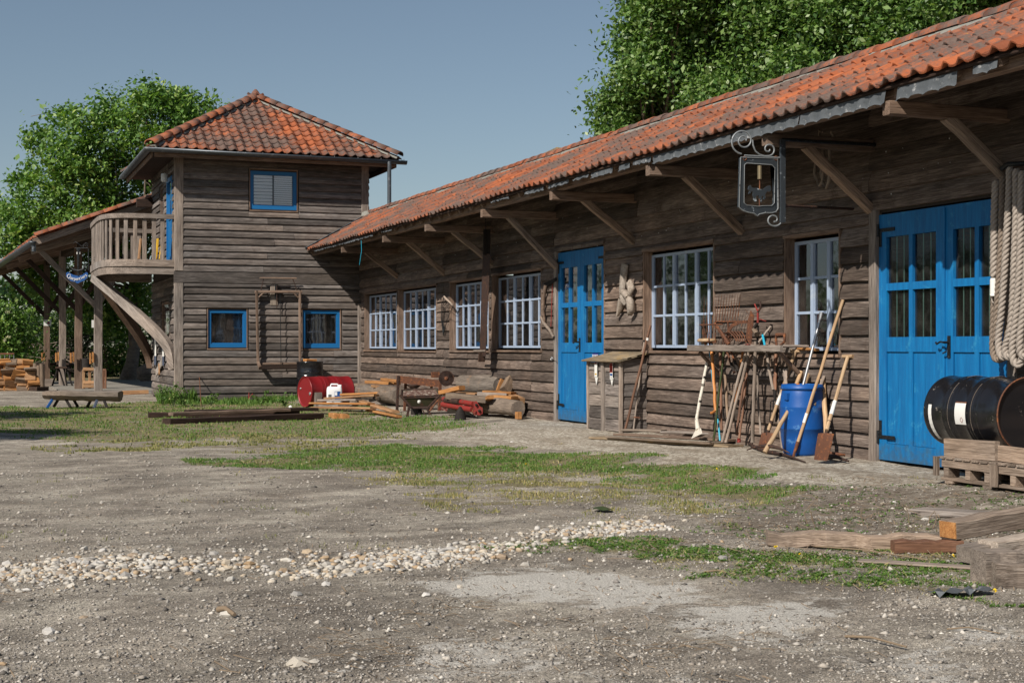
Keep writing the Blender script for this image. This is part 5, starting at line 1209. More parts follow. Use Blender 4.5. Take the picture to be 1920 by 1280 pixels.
for px in (0, 8, 17, 25): b.box(at_z(px, 678, zc), at_z(px + 1.5, 664, zc) + Vector((0, .03, 0)))
b.build('uprights', M['steel'], m0); timber('top_rail', at_z(-14, 663, zc), at_z(27, 663, zc), .06, .05, M['rust'], m0); timber('bottom_rail', at_z(-14, 677, zc), at_z(27, 677, zc), .06, .04, M['cyan'], m0)
# squared timbers lying behind the bench
for i, (a, c_, w_, h_, mt_, lb) in enumerate((((63, 724), (100, 724), .35, .22, 'post', 'short grey baulk lying behind the firewood end'), ((199, 741), (278, 738), .2, .10, 'fresh', 'pale sawn plank lying between the bench and the tower'), ((62, 733), (84, 733), .3, .12, 'dark', 'dark plank end lying just left of the log bench'))):
    tag(timber('timber_baulk', G(*a) + Vector((0, 0, h_ / 2)), G(*c_) + Vector((0, 0, h_ / 2)), w_, h_, M[mt_], None), lb, 'timber')
fw = thing('upright_logs', 'short sawn log rounds standing by the leftmost shed post', 'log', at_z(73, 727, 44))
for px, h_ in ((66, .72), (73, .66), (79, .7)): p = at_z(px, 728, 43.5); stick('log', (p.x, p.y, 0), (p.x, p.y, h_), .075, M['bark2'], fw, 9)
# firewood stack, each split billet its own piece
fw = thing('firewood_stack', 'stack of split orange brown firewood at the left edge', 'firewood', G(20, 733))
zf = 39.5; k = 0
def billet(px, py, w, h, L):
    p = at_z(px, py, zf + random.uniform(-.1, .1)); n = 5; o = []
    o = [(-w/2, -h/2 + random.uniform(0, .02)), (w/2 * random.uniform(.7, 1), -h/2), (w/2, h/2 * random.uniform(-.2, .6)), (w/2 * random.uniform(.3, .9), h/2), (-w/2 * random.uniform(.3, 1), h/2 * random.uniform(.5, 1))]
    vs = [(-L/2 + random.uniform(-.02, .02), a, c_) for a, c_ in o] + [(L/2, a * random.uniform(.8, 1.1), c_ * random.uniform(.8, 1.1)) for a, c_ in o]
    b = MB(); b.add(vs, [(4, 3, 2, 1, 0), (5, 6, 7, 8, 9)] + [(i, (i+1) % 5, 5 + (i+1) % 5, 5 + i) for i in range(5)])
    return b.build('billet', random.choice([M['fresh'], M['orange'], M['orange'], M['bark2'], M['fresh']]), fw, T(p) @ Matrix.Rotation(random.gauss(0, .12), 4, 'Z') @ Matrix.Rotation(random.gauss(0, .07), 4, 'Y') @ Matrix.Rotation(random.uniform(0, 6.28), 4, 'X'))
for row in range(11):
    py = 731 - row * 4.9; x_ = -36
    xe = 64 - max(0, row - 3) * 1.6 + random.uniform(-2, 2)
    while x_ < xe - 6:
        L = random.uniform(17, 25); billet(x_ + L / 2, py + random.gauss(0, .7), .30, random.uniform(.085, .10), L * zf / F * .98); x_ += L + .4
for q in range(10): billet(random.uniform(-30, 50), 679 - random.uniform(0, 2), .25, .08, random.uniform(.25, .4))
# stone lump on the grass beyond
p = at_z(272, 705, 50); b = MB(); b.add([Vector(v) * .38 + Vector((0, 0, .3)) for v in IV * (1 + RNG.uniform(-.2, .2, (12, 1)))], [tuple(f) for f in IF]); tag(b.build('boulder', M['stump'], None, T(p.x, p.y, 0)), 'grey stump stone right of the big tree trunk', 'stone')

# log bench in the foreground of the shed
bn = thing('log_bench', 'split half log bench on splayed blue and dark legs', 'bench', G(150, 762))
zb = 28.9
def bz(px, py, dz=0): return at_z(px, py, zb + dz)
p0, p1 = bz(83, 739), bz(226, 742)
b = MB(); L = (p1 - p0).length; vs = []; n = 12
for i in range(n + 1):
    t = i / n; k = .75 + .25 * min(1, t * 5) + random.uniform(-.04, .04)
    for (a, c_) in ((-.20, .07), (-.19, -.01), (-.11, -.085), (0, -.115), (.11, -.085), (.19, -.01), (.20, .07), (.08, .09), (-.08, .088)): vs.append((L * t, a * k, c_ * k + random.uniform(-.008, .008)))
b.add(vs, [tuple(range(9)), tuple(n*9 + q for q in range(9))[::-1]] + [(i*9+j, (i+1)*9+j, (i+1)*9+(j+1) % 9, i*9+(j+1) % 9) for i in range(n) for j in range(9)], False)
b.build('seat', M['stump'], bn, axes(p0, p1 - p0))
for (a, c_, mt_, dz) in (((98, 749), (88, 768), 'signblue', -.2), ((109, 749), (101, 762), 'black', .15), ((124, 749), (132, 763), 'black', -.1), ((138, 749), (146, 762), 'black', .15), ((170, 750), (164, 762), 'black', .15), ((182, 750), (176, 768), 'navygrey', -.2), ((195, 750), (201, 766), 'black', -.15)):
    M.setdefault('navygrey', plain('blue_grey_paint', (.07, .09, .14), (.04, .05, .08), .7))
    q = bz(*c_, dz); q.z = max(q.z, .005); timber('leg', bz(*a, dz * .5), q, .055, .045, M[mt_], bn, up=(0, 1, 0), seg=1, jit=0)
# ================================================================== things against the tower
def fr_(px, py, off=0.0): return on_y(px, py, TY0 - off)
# big wooden frame saw / swing frame hung on the tower wall
sf = thing('frame_saw', 'tall old wooden saw frame hung between the two lower tower windows', 'frame saw', fr_(520, 690, .12))
O = .14
timber('side_rail', fr_(484, 680, O), fr_(481, 545, O), .05, .07, M['oldoak'], sf, up=(0, 1, 0)); timber('side_rail', fr_(563, 692, O), fr_(562, 545, O), .05, .07, M['oldoak'], sf, up=(0, 1, 0))
timber('top_rail', fr_(478, 547, O), fr_(566, 547, O), .06, .055, M['oldoak'], sf); timber('top_bar', fr_(487, 521, O + .02), fr_(556, 522, O + .02), .035, .03, M['oldoak'], sf)
timber('bottom_rail', fr_(486, 688, O + .12), fr_(560, 688, O + .12), .07, .09, M['dark'], sf); timber('side_rail', fr_(484, 680, O), fr_(488, 690, O + .14), .06, .09, M['oldoak'], sf, up=(0, 1, 0)); timber('bottom_rail', fr_(486, 682, O - .05), fr_(558, 681, O - .05), .05, .05, M['oldoak'], sf)
timber('knee', fr_(484, 558, O), fr_(494, 549, O), .03, .05, M['oldoak'], sf, up=(0, 1, 0)); timber('knee', fr_(559, 558, O), fr_(550, 549, O), .03, .05, M['oldoak'], sf, up=(0, 1, 0))
timber('tension_block', fr_(514, 534, .05), fr_(514, 572, .05), .03, .17, M['drift'], sf, up=(1, 0, 0)); timber('clasp', fr_(518, 534, .1), fr_(518, 560, .1), .04, .06, M['iron'], sf, up=(1, 0, 0))
for a, c_ in (((494, 523), (489, 546)), ((549, 523), (557, 545)), ((519, 535), (519, 578))): rod('chain', [fr_(*a, O), fr_(*c_, O)], .01, M['darkrust'], sf, 5)
rod('saw_blade', [fr_(525, 545, O), fr_(527, 688, O)], .008, M['iron'], sf, 5)
tag(rod('iron_rod', [G(377, 762) + Vector((0, 0, 0)), fr_(374, 707, .05)], .009, M['rust'], None, 6), 'thin rusty rod leaning on the tower wall near its left corner', 'rod')
w = thing('rusty_stakes', 'small forked rusty iron poking from the weeds below the wooden frame', 'iron stake', G(470, 762)); 
for a, c_ in (((466, 760), (467, 735)), ((468, 745), (474, 738))): rod('stake', [fr_(*a, .15), fr_(*c_, .12)], .012, M['red'], w, 5)
w = rod('barge_pole', [on_x(0, 0, 1)], .01, M['iron']) if False else None
# measuring staffs and plumb boards on the left face, under the balcony
for i, (px, y0_, y1_, lb) in enumerate(((291, 624, 667, 'leftmost hanging white staff on the side wall below the balcony'), (306, 640, 668, 'middle hanging white staff on the side wall below the balcony'), (322, 650, 668, 'rightmost hanging white staff, beside the tower corner post'))):
    t = thing('hanging_staff', lb, 'measuring staff', on_x(px, y1_ + 12, TX0 - .02), 'staffs hung on the tower side'); a = on_x(px, y0_, TX0 - .03); c_ = on_x(px, y1_, TX0 - .03); e = on_x(px, y1_ + 17, TX0 - .03)
    timber('white_part', c_, a, .02, .30 - i * .09, M['paper'], t, up=(0, 1, 0), seg=1, jit=0); timber('blue_part', e, c_, .02, .30 - i * .09, M['navygrey'], t, up=(0, 1, 0), seg=1, jit=0)
w = thing('wooden_mallet', 'pale wooden offcut hanging low on the tower side wall', 'wood offcut', on_x(300, 700, TX0 - .03)); timber('piece', on_x(303, 680, TX0 - .04), on_x(293, 700, TX0 - .04), .03, .16, M['drift'], w, up=(0, 1, 0)); timber('piece', on_x(298, 682, TX0 - .06), on_x(299, 702, TX0 - .06), .03, .08, M['fresh'], w, up=(0, 1, 0))
w = thing('yellow_chair', 'yellow wooden slats standing on the balcony behind the balusters', 'chair', (3.3, 33.6, 3.05))
for px, t_ in ((260, .4), (292, .9), (300, 1.0), (305, 1.1)): timber('slat', at_z(px, 486, 33.6), at_z(px + 4, 448, 33.7), .05, .09, M['yellow'] if px > 280 else M['fresh'], w, up=(0, 1, 0))

# ------------------------------------------------------------------ drums
def drum_prof(r_, h, ribs=True):
    p = [(0, .018), (r_ - .03, .018), (r_ - .012, .018), (r_ - .008, -.0), (r_ + .004, .0), (r_ + .004, .02), (r_, .026)]
    if ribs:
        for f in (.345, .655):
            for q in range(-2, 3):
                z_ = h * f + q * .036
                if q == 0: p += [(r_, z_ - .015), (r_ + .009, z_ - .006), (r_ + .009, z_ + .006), (r_, z_ + .015)]
                else: p += [(r_, z_ - .010), (r_ + .0055, z_), (r_, z_ + .010)]
    p += [(r_, h - .026), (r_ + .004, h - .02), (r_ + .004, h), (r_ - .008, h), (r_ - .012, h - .018), (r_ - .03, h - .018), (0, h - .018)]
    return p
def drum(name, lbl, base, axis, r_, h, mat, end=None, bung=True):
    axis = Vector(axis).normalized(); m = axes(base, axis) @ Matrix(((0, 0, 1, 0), (1, 0, 0, 0), (0, 1, 0, 0), (0, 0, 0, 1)))
    t = thing(name, lbl, 'drum', base); me = MB().lathe(drum_prof(r_, h), Matrix.Identity(4), 48).mesh('shell'); me.materials.append(mat); link(bpy.data.objects.new('shell', me), t, m)
    if bung:
        for a, rr in ((.3, .024), (3.3, .034)):
            MB().lathe([(rr, 0), (rr, .012), (rr * .8, .016), (0, .016)], T(math.cos(a) * r_ * .68, math.sin(a) * r_ * .68, 0) @ Matrix.Rotation(R(180), 4, 'X') @ T(0, 0, -.018), 12).build('bung', M['steel'], t, m)
    return t, m
# black drum upright by the tower wall
bd, m = drum('upright_drum', 'black steel drum standing upright against the tower wall', (0, 0, 0), (0, 0, 1), .29, .90, M['blackdrum'], bung=False)
p = on_y(581, 745, 31.33); 
def move_thing(t, loc):
    t.matrix_basis = Matrix.Translation(loc) @ Matrix.Translation(-WM[t.name].translation) @ WM[t.name]; WM[t.name] = t.matrix_basis.copy()
move_thing(bd, Vector((p.x, 31.33, .0)))
timber('wood_offcut', (p.x - .12, 31.3, .935), (p.x + .12, 31.35, .93), .2, .05, M['orange'], None); o = bpy.data.objects['wood_offcut']; tag(o, 'orange wood offcut lying on top of the black upright drum', 'wood offcut')
# red drum lying
zr_ = 28.6; a = at_z(571, 734, zr_ - .1); c_ = at_z(655, 724, zr_ + .5); ax_ = (c_ - a); ax_.z = 0
a.z = .335
rd, m = drum('fallen_drum', 'dark red steel drum lying on its side by the tower', a, ax_, .30, .97, M['reddrum'])
# white jerrycan
jc = thing('jerrycan', 'white plastic jerrycan with blue label in front of the red drum', 'jerrycan', G(627, 762)); g = G(627, 763)
b = MB(); w_, d_, h_ = .30, .22, .34; vs = []
def rrect(w, d, c, n=4):
    o = []
    for sx, sy, a0 in ((1, 1, 0), (-1, 1, 90), (-1, -1, 180), (1, -1, 270)):
        for k in range(n): a = R(a0 + 90 * k / (n - 1)); o.append((sx * (w / 2 - c) + c * math.cos(a), sy * (d / 2 - c) + c * math.sin(a)))
    return o
lv = [(0, .94), (.015, 1), (.27, 1), (.32, .93), (.34, .8)]; ns = 16
for z_, k in lv: vs += [(x_ * k, y_ * k, z_) for x_, y_ in rrect(w_, d_, .045)]
b.add(vs, [tuple(range(ns))[::-1], tuple((len(lv)-1)*ns + q for q in range(ns))] + [(i*ns+j, i*ns+(j+1) % ns, (i+1)*ns+(j+1) % ns, (i+1)*ns+j) for i in range(len(lv)-1) for j in range(ns)], True)
mj = T(g.x, g.y, g.z + .06) @ Matrix.Rotation(R(-12), 4, 'Z'); b.build('body', M['white'], jc, mj)
b = MB(); b.tube([(-.08, 0, .33), (-.06, 0, .385), (.06, 0, .385), (.08, 0, .33)], .016, 8); b.build('handle', M['white'], jc, mj); MB().lathe([(.03, .33), (.03, .375), (0, .375)], T(.11, 0, 0), 12).build('cap', M['white'], jc, mj)
MB().box((-.0, -.1135, .08), (.11, -.112, .25)).build('label', M['signblue'], jc, mj); MB().box((.005, -.115, .17), (.05, -.1137, .24)).build('label_patch', M['white'], jc, mj); MB().box((-.12, -.1135, .10), (-.06, -.112, .19)).build('warning_mark', M['membrane'], jc, mj)
tag(timber('plank', G(608, 764) + Vector((0, 0, .03)), G(645, 764) + Vector((0, 0, .03)), .25, .05, M['post'], None), 'grey plank under the white jerrycan', 'plank')
for px, h_, lb, bt in ((597, .34, 'grey weathered chock stump at the left of the jerrycan', 765), (669, .34, 'square grey block right of the jerrycan', 760)):
    g = G(px, bt); tag(timber('wood_block', (g.x, g.y, 0), (g.x, g.y, h_), .17, .14, M['stump'], None, up=(0, 1, 0), c=.02, taper=.8), lb, 'wood block')

# ------------------------------------------------------------------ planks and timbers on the ground
def plank(name, pa, pb_, w, h, mat, lbl, cat='plank', za=0, zb=0, group=None, **k):
    a, c_ = G(*pa), G(*pb_); a.z += h / 2 + za; c_.z += h / 2 + zb
    o = timber(name, a, c_, w, h, M[mat], None, **k); tag(o, lbl, cat, group); return o
for i, (a, c_, w, h, z0, z1, mt_, lb) in enumerate([
    ((278, 783), (560, 779), .26, .09, 0, 0, 'dark', 'rear dark tarred beam lying in the grass before the tower'),
    ((312, 795), (600, 784), .24, .09, .0, .0, 'dark', 'front dark tarred beam lying in the grass before the tower'),
    ((320, 790), (540, 782), .16, .05, .10, .10, 'oldoak', 'brown board lying along the top of the dark beams'),
    ((350, 786), (592, 778), .2, .06, .10, .08, 'dark', 'thin dark plank across the far dark beam')]): plank('long_beam', a, c_, w, h, mt_, lb, 'beam', z0, z1, 'dark beams lying in the grass', seg=8, jit=.006)
pls = [((588, 776), (700, 778), .14, .035, .10, .10, 'fresh', 'lowest pale plank of the sawn heap by the jerrycan'), ((586, 771), (696, 773), .16, .035, .14, .14, 'orange', 'long front plank of the sawn heap by the jerrycan'),
    ((612, 766), (706, 762), .16, .04, .18, .19, 'fresh', 'top plank of the sawn heap, level behind the jerrycan'), ((600, 770), (672, 768), .14, .035, .18, .18, 'post', 'grey board lying on the sawn heap'),
    ((676, 767), (742, 780), .13, .04, .14, .05, 'fresh', 'pale plank sloping right off the sawn heap'), ((690, 776), (748, 785), .10, .035, .05, .02, 'orange', 'lowest plank pointing to the wheelbarrow legs'), ((640, 763), (712, 760), .12, .04, .22, .22, 'orange', 'small orange plank topping the sawn heap')]
for a, c_, w, h, z0, z1, mt_, lb in pls: plank('sawn_plank', a, c_, w, h, mt_, lb, 'plank', z0, z1, 'sawn planks heaped by the jerrycan')
for px in (633, 649): g = G(px, 784); tag(timber('bearer', (g.x, g.y, 0), (g.x + .02, g.y + .5, 0.0), .12, .16, M['orange'], None), 'orange bearer block %s under the sawn plank heap' % ('at the left' if px == 633 else 'at the right'), 'wood block')

def log(name, p0, p1, r0, r1, bark, lbl, cat='log', ends='stump', group=None, seg=12):
    p0 = Vector(p0); p1 = Vector(p1); L = (p1 - p0).length; n = 10; vs = []
    for i in range(n + 1):
        t = i / n; r_ = r0 + (r1 - r0) * t
        for j in range(seg): a = 2 * math.pi * j / seg; rr = r_ * (1 + .07 * math.sin(3 * a + t * 5) + random.uniform(-.035, .035)); vs.append((L * t, rr * math.cos(a), rr * math.sin(a)))
    b = MB(); b.add(vs, [(i*seg+j, i*seg+(j+1) % seg, (i+1)*seg+(j+1) % seg, (i+1)*seg+j)[::-1] for i in range(n) for j in range(seg)], True); b.cur = 1
    b.add(vs[:seg], [tuple(range(seg))[::-1]]); b.add(vs[-seg:], [tuple(range(seg))])
    o = b.build(name, [M[bark], M[ends]], None, axes(p0, p1 - p0)); tag(o, lbl, cat, group); return o
# logs and boards in the corner
def lz(px, py, Zd): return at_z(px, py, Zd)
log('log', lz(676, 734, 29.0), lz(752, 743, 26.2), .155, .165, 'bark', 'grey barked log lying behind and left of the rusty barrow')
log('log', lz(668, 726, 30.4), lz(700, 733, 29.4), .10, .11, 'bark2', 'short pale log end touching the red drum')
for a, c_, w, h, mt_, lb, z_ in (((690, 716), (745, 719), .2, .06, 'orange', 'orange board lying on the logs left of the rusty machine', 29), ((700, 723), (748, 733), .12, .05, 'fresh', 'cut orange lath lying on top of the grey barked log', 27.6), ((719, 711), (748, 715), .14, .05, 'orange', 'short orange board poking left of the rusty machine top', 28.4), ((700, 752), (760, 755), .25, .1, 'post', 'grey beam under the logs behind the barrow', 27.6), ((664, 752), (745, 758), .3, .08, 'stump', 'low grey bearer beam between red drum and barrow', 28.0)):
    tag(timber('board', lz(*a, z_), lz(*c_, z_ - .5), w, h, M[mt_], None), lb, 'board')
log('log', lz(900, 757, 23.2), lz(972, 766, 22.0), .135, .125, 'bark', 'grey log with sawn round end at the right of the pile')
log('squared_log', lz(868, 719, 25.0), lz(940, 722, 24.0), .16, .155, 'bark', 'thick squared grey baulk topping the right hand pile', 'log')
tag(timber('wedge', lz(935, 734, 23.4), lz(943, 712, 23.5), .10, .04, M['orange'], None, up=(0, 1, 0)), 'orange wedge standing against the grey baulk', 'wedge')
tag(timber('wedge', lz(947, 733, 23.2), lz(958, 711, 23.4), .16, .12, M['bark2'], None, up=(0, 1, 0)), 'bark covered wedge at the end of the grey baulk', 'wedge')
for a, c_, w, h, mt_, lb, z_ in (((828, 736), (866, 727), .14, .07, 'orange', 'orange board tilted up at the left of the right hand pile', 23.6), ((840, 737), (900, 741), .3, .06, 'fresh', 'broad cut board lying flat in the middle of the pile', 23.7), ((843, 742), (918, 750), .26, .10, 'bark2', 'thick bark edged slab at the front of the pile', 23.0), ((906, 753), (920, 744), .1, .06, 'orange', 'short orange end piece propped on the slab', 22.8),
        ((909, 734), (963, 737), .14, .04, 'orange', 'upper orange board right of the wedge', 23.2), ((905, 738), (960, 741), .3, .07, 'post', 'grey plank under the upper orange board', 23.3), ((923, 743), (965, 746), .16, .05, 'orange', 'lower orange board above the grey log', 22.8), ((960, 744), (976, 752), .14, .1, 'fresh', 'split piece behind the end of the grey log', 22.9), ((850, 768), (905, 778), .3, .06, 'post', 'flat weathered board on the ground under the red cylinders', 23.3)):
    tag(timber('board', lz(*a, z_), lz(*c_, z_ - .35), w, h, M[mt_], None), lb, 'board')
tag(timber('wood_block', lz(972, 772, 21.9), lz(972, 785, 21.9), .08, .1, M['orange'], None, up=(0, 1, 0)), 'small orange chock under the sawn log end', 'wood block')
g = G(863, 787); b = MB(); b.lathe([(.10, 0), (.08, .1), (.02, .2), (0, .21)], T(g.x, g.y, g.z), 6); tag(b.build('stone_cone', M['black'], None), 'small dark pointed stone in the grass by the red cylinders', 'stone')
# red hydraulic struts
hy = thing('hydraulic_struts', 'pair of red painted hydraulic cylinders with a drilled end plate', 'machine part', lz(865, 775, 22.6))
for (a, c_, r_) in (((832, 748), (888, 757), .04), ((830, 758), (886, 768), .045)): stick('cylinder', lz(*a, 23.2), lz(*c_, 22.2), r_, M['red'], hy, 12, 0)
stick('rod', lz(836, 750, 23.1), lz(862, 753, 22.6), .048, M['darkrust'], hy, 12, 0)
o2 = [(887, 752), (894, 752), (899, 761), (905, 764), (905, 775), (900, 778), (889, 778), (886, 770), (889, 764)]
pl_ = [lz(*q, 22.15) for q in o2]; n = len(pl_); b = MB(); b.add(pl_ + [q + Vector((.02, .08, 0)) for q in pl_], [tuple(range(n)), tuple(range(n, 2 * n))[::-1]] + [(i, n + i, n + (i + 1) % n, (i + 1) % n) for i in range(n)]); b.build('end_plate', M['red'], hy)
for c_ in ((893, 759), (898.5, 770)): MB().lathe([(.022, 0), (.022, .012), (0, .012)], T(lz(*c_, 22.13)) @ Matrix.Rotation(R(90), 4, 'X'), 12).build('pin', M['black'], hy)
rod('chain', [lz(889, 765, 22.1), lz(885, 772, 22.08), lz(888, 777, 22.1), lz(891, 772, 22.1)], .009, M['rust'], hy, 5)
tg = MB()
for _ in range(7): p = lz(random.uniform(816, 845), random.uniform(757, 768), 23.3); tg.tube([p, p + Vector((.1, 0, -.03)), p + Vector((.2, -.1, -.05))], .008, 4)
tag(tg.build('red_netting', M['red']), 'scrap of bright red netting under the red cylinders', 'netting')

# rusty saw machine behind the barrow
sm = thing('rusty_saw_machine', 'rusty iron sawing machine with trough, tall legs and round wheel', 'machine', lz(790, 770, 25.2)); zq = 25.0
def q_(px, py, dz=0): return at_z(px, py, zq + dz)
a, c_ = q_(747, 704), q_(827, 713)
b = MB(); d = Vector((.05, .30, 0)); h0 = Vector((0, 0, -.125))
P = [a, c_, c_ + d, a + d]; b.add(P + [p + h0 for p in P], [(0, 4, 5, 1), (1, 5, 6, 2), (2, 6, 7, 3), (3, 7, 4, 0), (4, 7, 6, 5)]); P2 = [p + h0 * .1 for p in P]; b.build('trough', M['rust'], sm)
for (x0, y0, x1, y1, dz, r_) in ((747, 704, 744, 779, 0, .022), (761, 706, 758, 781, .25, .022), (826, 700, 823, 778, 0, .024), (809, 720, 809, 768, .25, .02)): timber('leg', q_(x0, y0, dz), q_(x1, y1, dz), r_ * 2, r_ * 2, M['rust'] if x0 > 750 else M['darkrust'], sm, up=(0, 1, 0), c=.003, jit=.001)
timber('cross_rail', q_(745, 775), q_(800, 776), .03, .05, M['darkrust'], sm); timber('cross_rail', q_(800, 777), q_(823, 748), .03, .03, M['rust'], sm)
MB().box(q_(810, 708, .1), q_(826, 697, .1) + Vector((0, .12, 0))).build('guard', M['rust'], sm)
wc = q_(837, 709, -.05); wm = T(wc) @ Matrix.Rotation(R(-20), 4, 'Z') @ Matrix.Rotation(R(90), 4, 'X')
MB().lathe([(.0, .0), (.03, 0), (.115, .0), (.125, .006), (.125, .024), (.115, .03), (0, .03)], wm, 32).build('grinding_wheel', M['stump'], sm); MB().lathe([(.035, .03), (.035, .05), (.015, .055), (0, .055)], wm, 14).build('hub', M['rust'], sm); MB().lathe([(.13, .04), (.13, -.02), (.135, -.02), (.135, .04)], wm, 32).build('wheel_guard', M['darkrust'], sm)
MB().lathe([(.06, 0), (.12, .05), (.12, .07), (0, .06)], T(q_(776, 728, .1)), 16).build('pan', M['darkrust'], sm)

# wheelbarrow (seen from behind, handles gone)
wb = thing('wheelbarrow', 'old rusty wheelbarrow with olive tray tipped forward on thin legs', 'wheelbarrow', G(785, 800)); zw = 23.6
def w_(px, py, dz=0): return at_z(px, py, zw + dz)
tr = [w_(748, 732, .35), w_(826, 732, .35), w_(822, 744, -.05), w_(754, 744, -.05)]   # rim: far edge then near edge
bt = [w_(765, 757, .25), w_(808, 757, .25), w_(806, 763, .0), w_(768, 763, .0)]
far_t = [w_(746, 731, .85), w_(824, 729, .85)]
rimF = [w_(753, 731, .75), w_(820, 728, .75)]; rimN = [w_(752, 743, 0), w_(826, 741, 0)]; botN = [w_(768, 761, .08), w_(806, 761, .08)]; botF = [w_(770, 757, .6), w_(803, 757, .6)]
th = Vector((0, 0, -.006)); V = rimF + rimN + botN + botF; b = MB(); b.add(V, [(2, 4, 5, 3), (0, 6, 4, 2), (1, 3, 5, 7), (0, 1, 7, 6), (4, 6, 7, 5)]); b.add([v + Vector((0, .006, 0)) + th for v in V], [(2, 3, 5, 4), (0, 2, 4, 6), (1, 7, 5, 3), (0, 6, 7, 1), (4, 5, 7, 6)])
M['olive'] = plain('olive_barrow_paint', (.055, .055, .025), (.035, .03, .018), .5, .1, 8, c3=(.09, .04, .025), edge=(.54, .62), bump=.3)
M['flaky'] = plain('flaky_rust', (.13, .065, .045), (.07, .035, .03), .85, 0, 9, c3=(.46, .40, .33), edge=(.54, .58), bump=.6)
b.build('tray', M['olive'], wb)
b = MB(); b.add([rimF[0] + Vector((0, 0, .0)), rimF[1], rimN[1] + Vector((0, 0, .012)), rimN[0] + Vector((0, 0, .012)), rimN[0] + Vector((.03, 0, -.035)), rimN[1] + Vector((-.03, 0, -.035))], [(3, 4, 5, 2)]); rim = []
for pA, pB in ((rimF[0], rimF[1]), (rimF[1], rimN[1]), (rimN[1], rimN[0]), (rimN[0], rimF[0])): rim += [pA]
b.tube(rim + [rim[0]], .012, 6); b.build('rim', M['darkrust'], wb)
# load inside: crusted dried mortar
b = MB(); n = 9; vs = []
for i in range(n + 1):
    for j in range(4):
        L_ = rimF[0].lerp(rimN[0], .02 + j * .30) ; R_ = rimF[1].lerp(rimN[1], .02 + j * .30); p = L_.lerp(R_, .04 + .92 * i / n); vs.append(p + Vector((0, 0, -.015 + random.uniform(-.008, .012))))
b.add(vs, [(i*4+j, i*4+j+1, (i+1)*4+j+1, (i+1)*4+j) for i in range(n) for j in range(3)]); b.build('crust', M['flaky'], wb)
for a, c_, r_ in (((750, 740), (771, 764), .016), ((828, 738), (802, 765), .016)): timber('side_bar', w_(*a, -.05), w_(*c_, -.02), r_ * 2, r_ * 2.6, M['darkrust'], wb, up=(0, 1, 0), c=.002, jit=.001)
timber('cross_rail', w_(764, 764), w_(806, 764), .04, .04, M['darkrust'], wb)
for a, c_ in (((767, 764), (763, 797)), ((800, 764), (807, 793))):
    e = w_(*c_); e.z = max(e.z, Gz(e.x, e.y)); timber('leg', w_(*a), e, .035, .04, M['darkrust'], wb, up=(0, 1, 0), c=.003, jit=.001)
timber('cross_rail', w_(792, 768), w_(804, 788), .02, .02, M['darkrust'], wb)
mW = T(w_(781, 778, .3)) ; MB().lathe([(0, -.035), (.09, -.035), (.15, -.04), (.17, -.02), (.17, .02), (.15, .04), (.09, .035), (0, .035)], T(w_(781, 776, .35)) @ Matrix.Rotation(R(8), 4, 'Z') @ Matrix.Rotation(R(90), 4, 'Y'), 24).build('wheel', M['black'], wb)
MB().lathe([(.03, 0), (.03, .004), (0, .004)], T(w_(786, 753, -.02)) @ Matrix.Rotation(R(90), 4, 'X'), 14).build('emblem', M['paper'], wb)

# ------------------------------------------------------------------ on the workshop wall
def w8(px, py, off=.04): return on_x(px, py, WX - off)
# great two-man saw hung before the third window
ts_ = thing('pit_saw', 'long dark toothed pit saw blade hung over the third window', 'saw', w8(910, 680, .3)); O = .30
A0, A1, B1, B0 = w8(905, 475, O), w8(919, 476, O), w8(910, 668, O), w8(899, 668, O); n = 60; vs = []; 
for i in range(n + 1):
    t = i / n; L_ = A0.lerp(B0, t); R_ = A1.lerp(B1, t); k = .012 if i % 2 else 0; vs += [L_, R_ - Vector((0, k, 0)), L_ + Vector((.004, 0, 0)), R_ - Vector((-.004, k, 0))]
b = MB(); b.add(vs, [(i*4, (i+1)*4, (i+1)*4+1, i*4+1) for i in range(n)] + [(i*4+2, i*4+3, (i+1)*4+3, (i+1)*4+2) for i in range(n)] + [(i*4+1, (i+1)*4+1, (i+1)*4+3, i*4+3) for i in range(n)] + [(0, 2, (n)*4+2, n*4)]); b.build('blade', M['darkrust'], ts_)
timber('handle', w8(889, 658, O), w8(910, 658, O), .03, .035, M['greyhandle'], ts_); timber('lower_box', w8(904, 660, O), w8(903, 678, O), .03, .12, M['dark'], ts_, up=(1, 0, 0)); timber('upper_box', w8(913, 430, O), w8(912, 478, O), .035, .12, M['black'], ts_, up=(1, 0, 0)); rod('hanger', [w8(910, 392, O), w8(911, 440, O)], .006, M['iron'], ts_, 5)
# bundle of old curved irons between windows
hk = thing('rusty_hooks', 'hanging rake head with bent rusty tines between second and third windows', 'rake head', w8(838, 628, .08))
timber('head', w8(833, 556, .08), w8(849, 573, .08), .03, .035, M['greyhandle'], hk)
for i in range(5):
    a = w8(833 + i * 3.6, 557 + i * 4, .08); rod('tine', [a, a.lerp(w8(826, 585, .12), .5) + Vector((0, .05, 0)), w8(827 + i, 595 + i * 4, .10), w8(829 + i * 1.2, 612, .08), w8(831, 628, .08)], .006, M['iron'], hk, 5)
rod('tine', [w8(849, 575, .08), w8(838, 600, .08), w8(831, 630, .08)], .006, M['iron'], hk, 5)
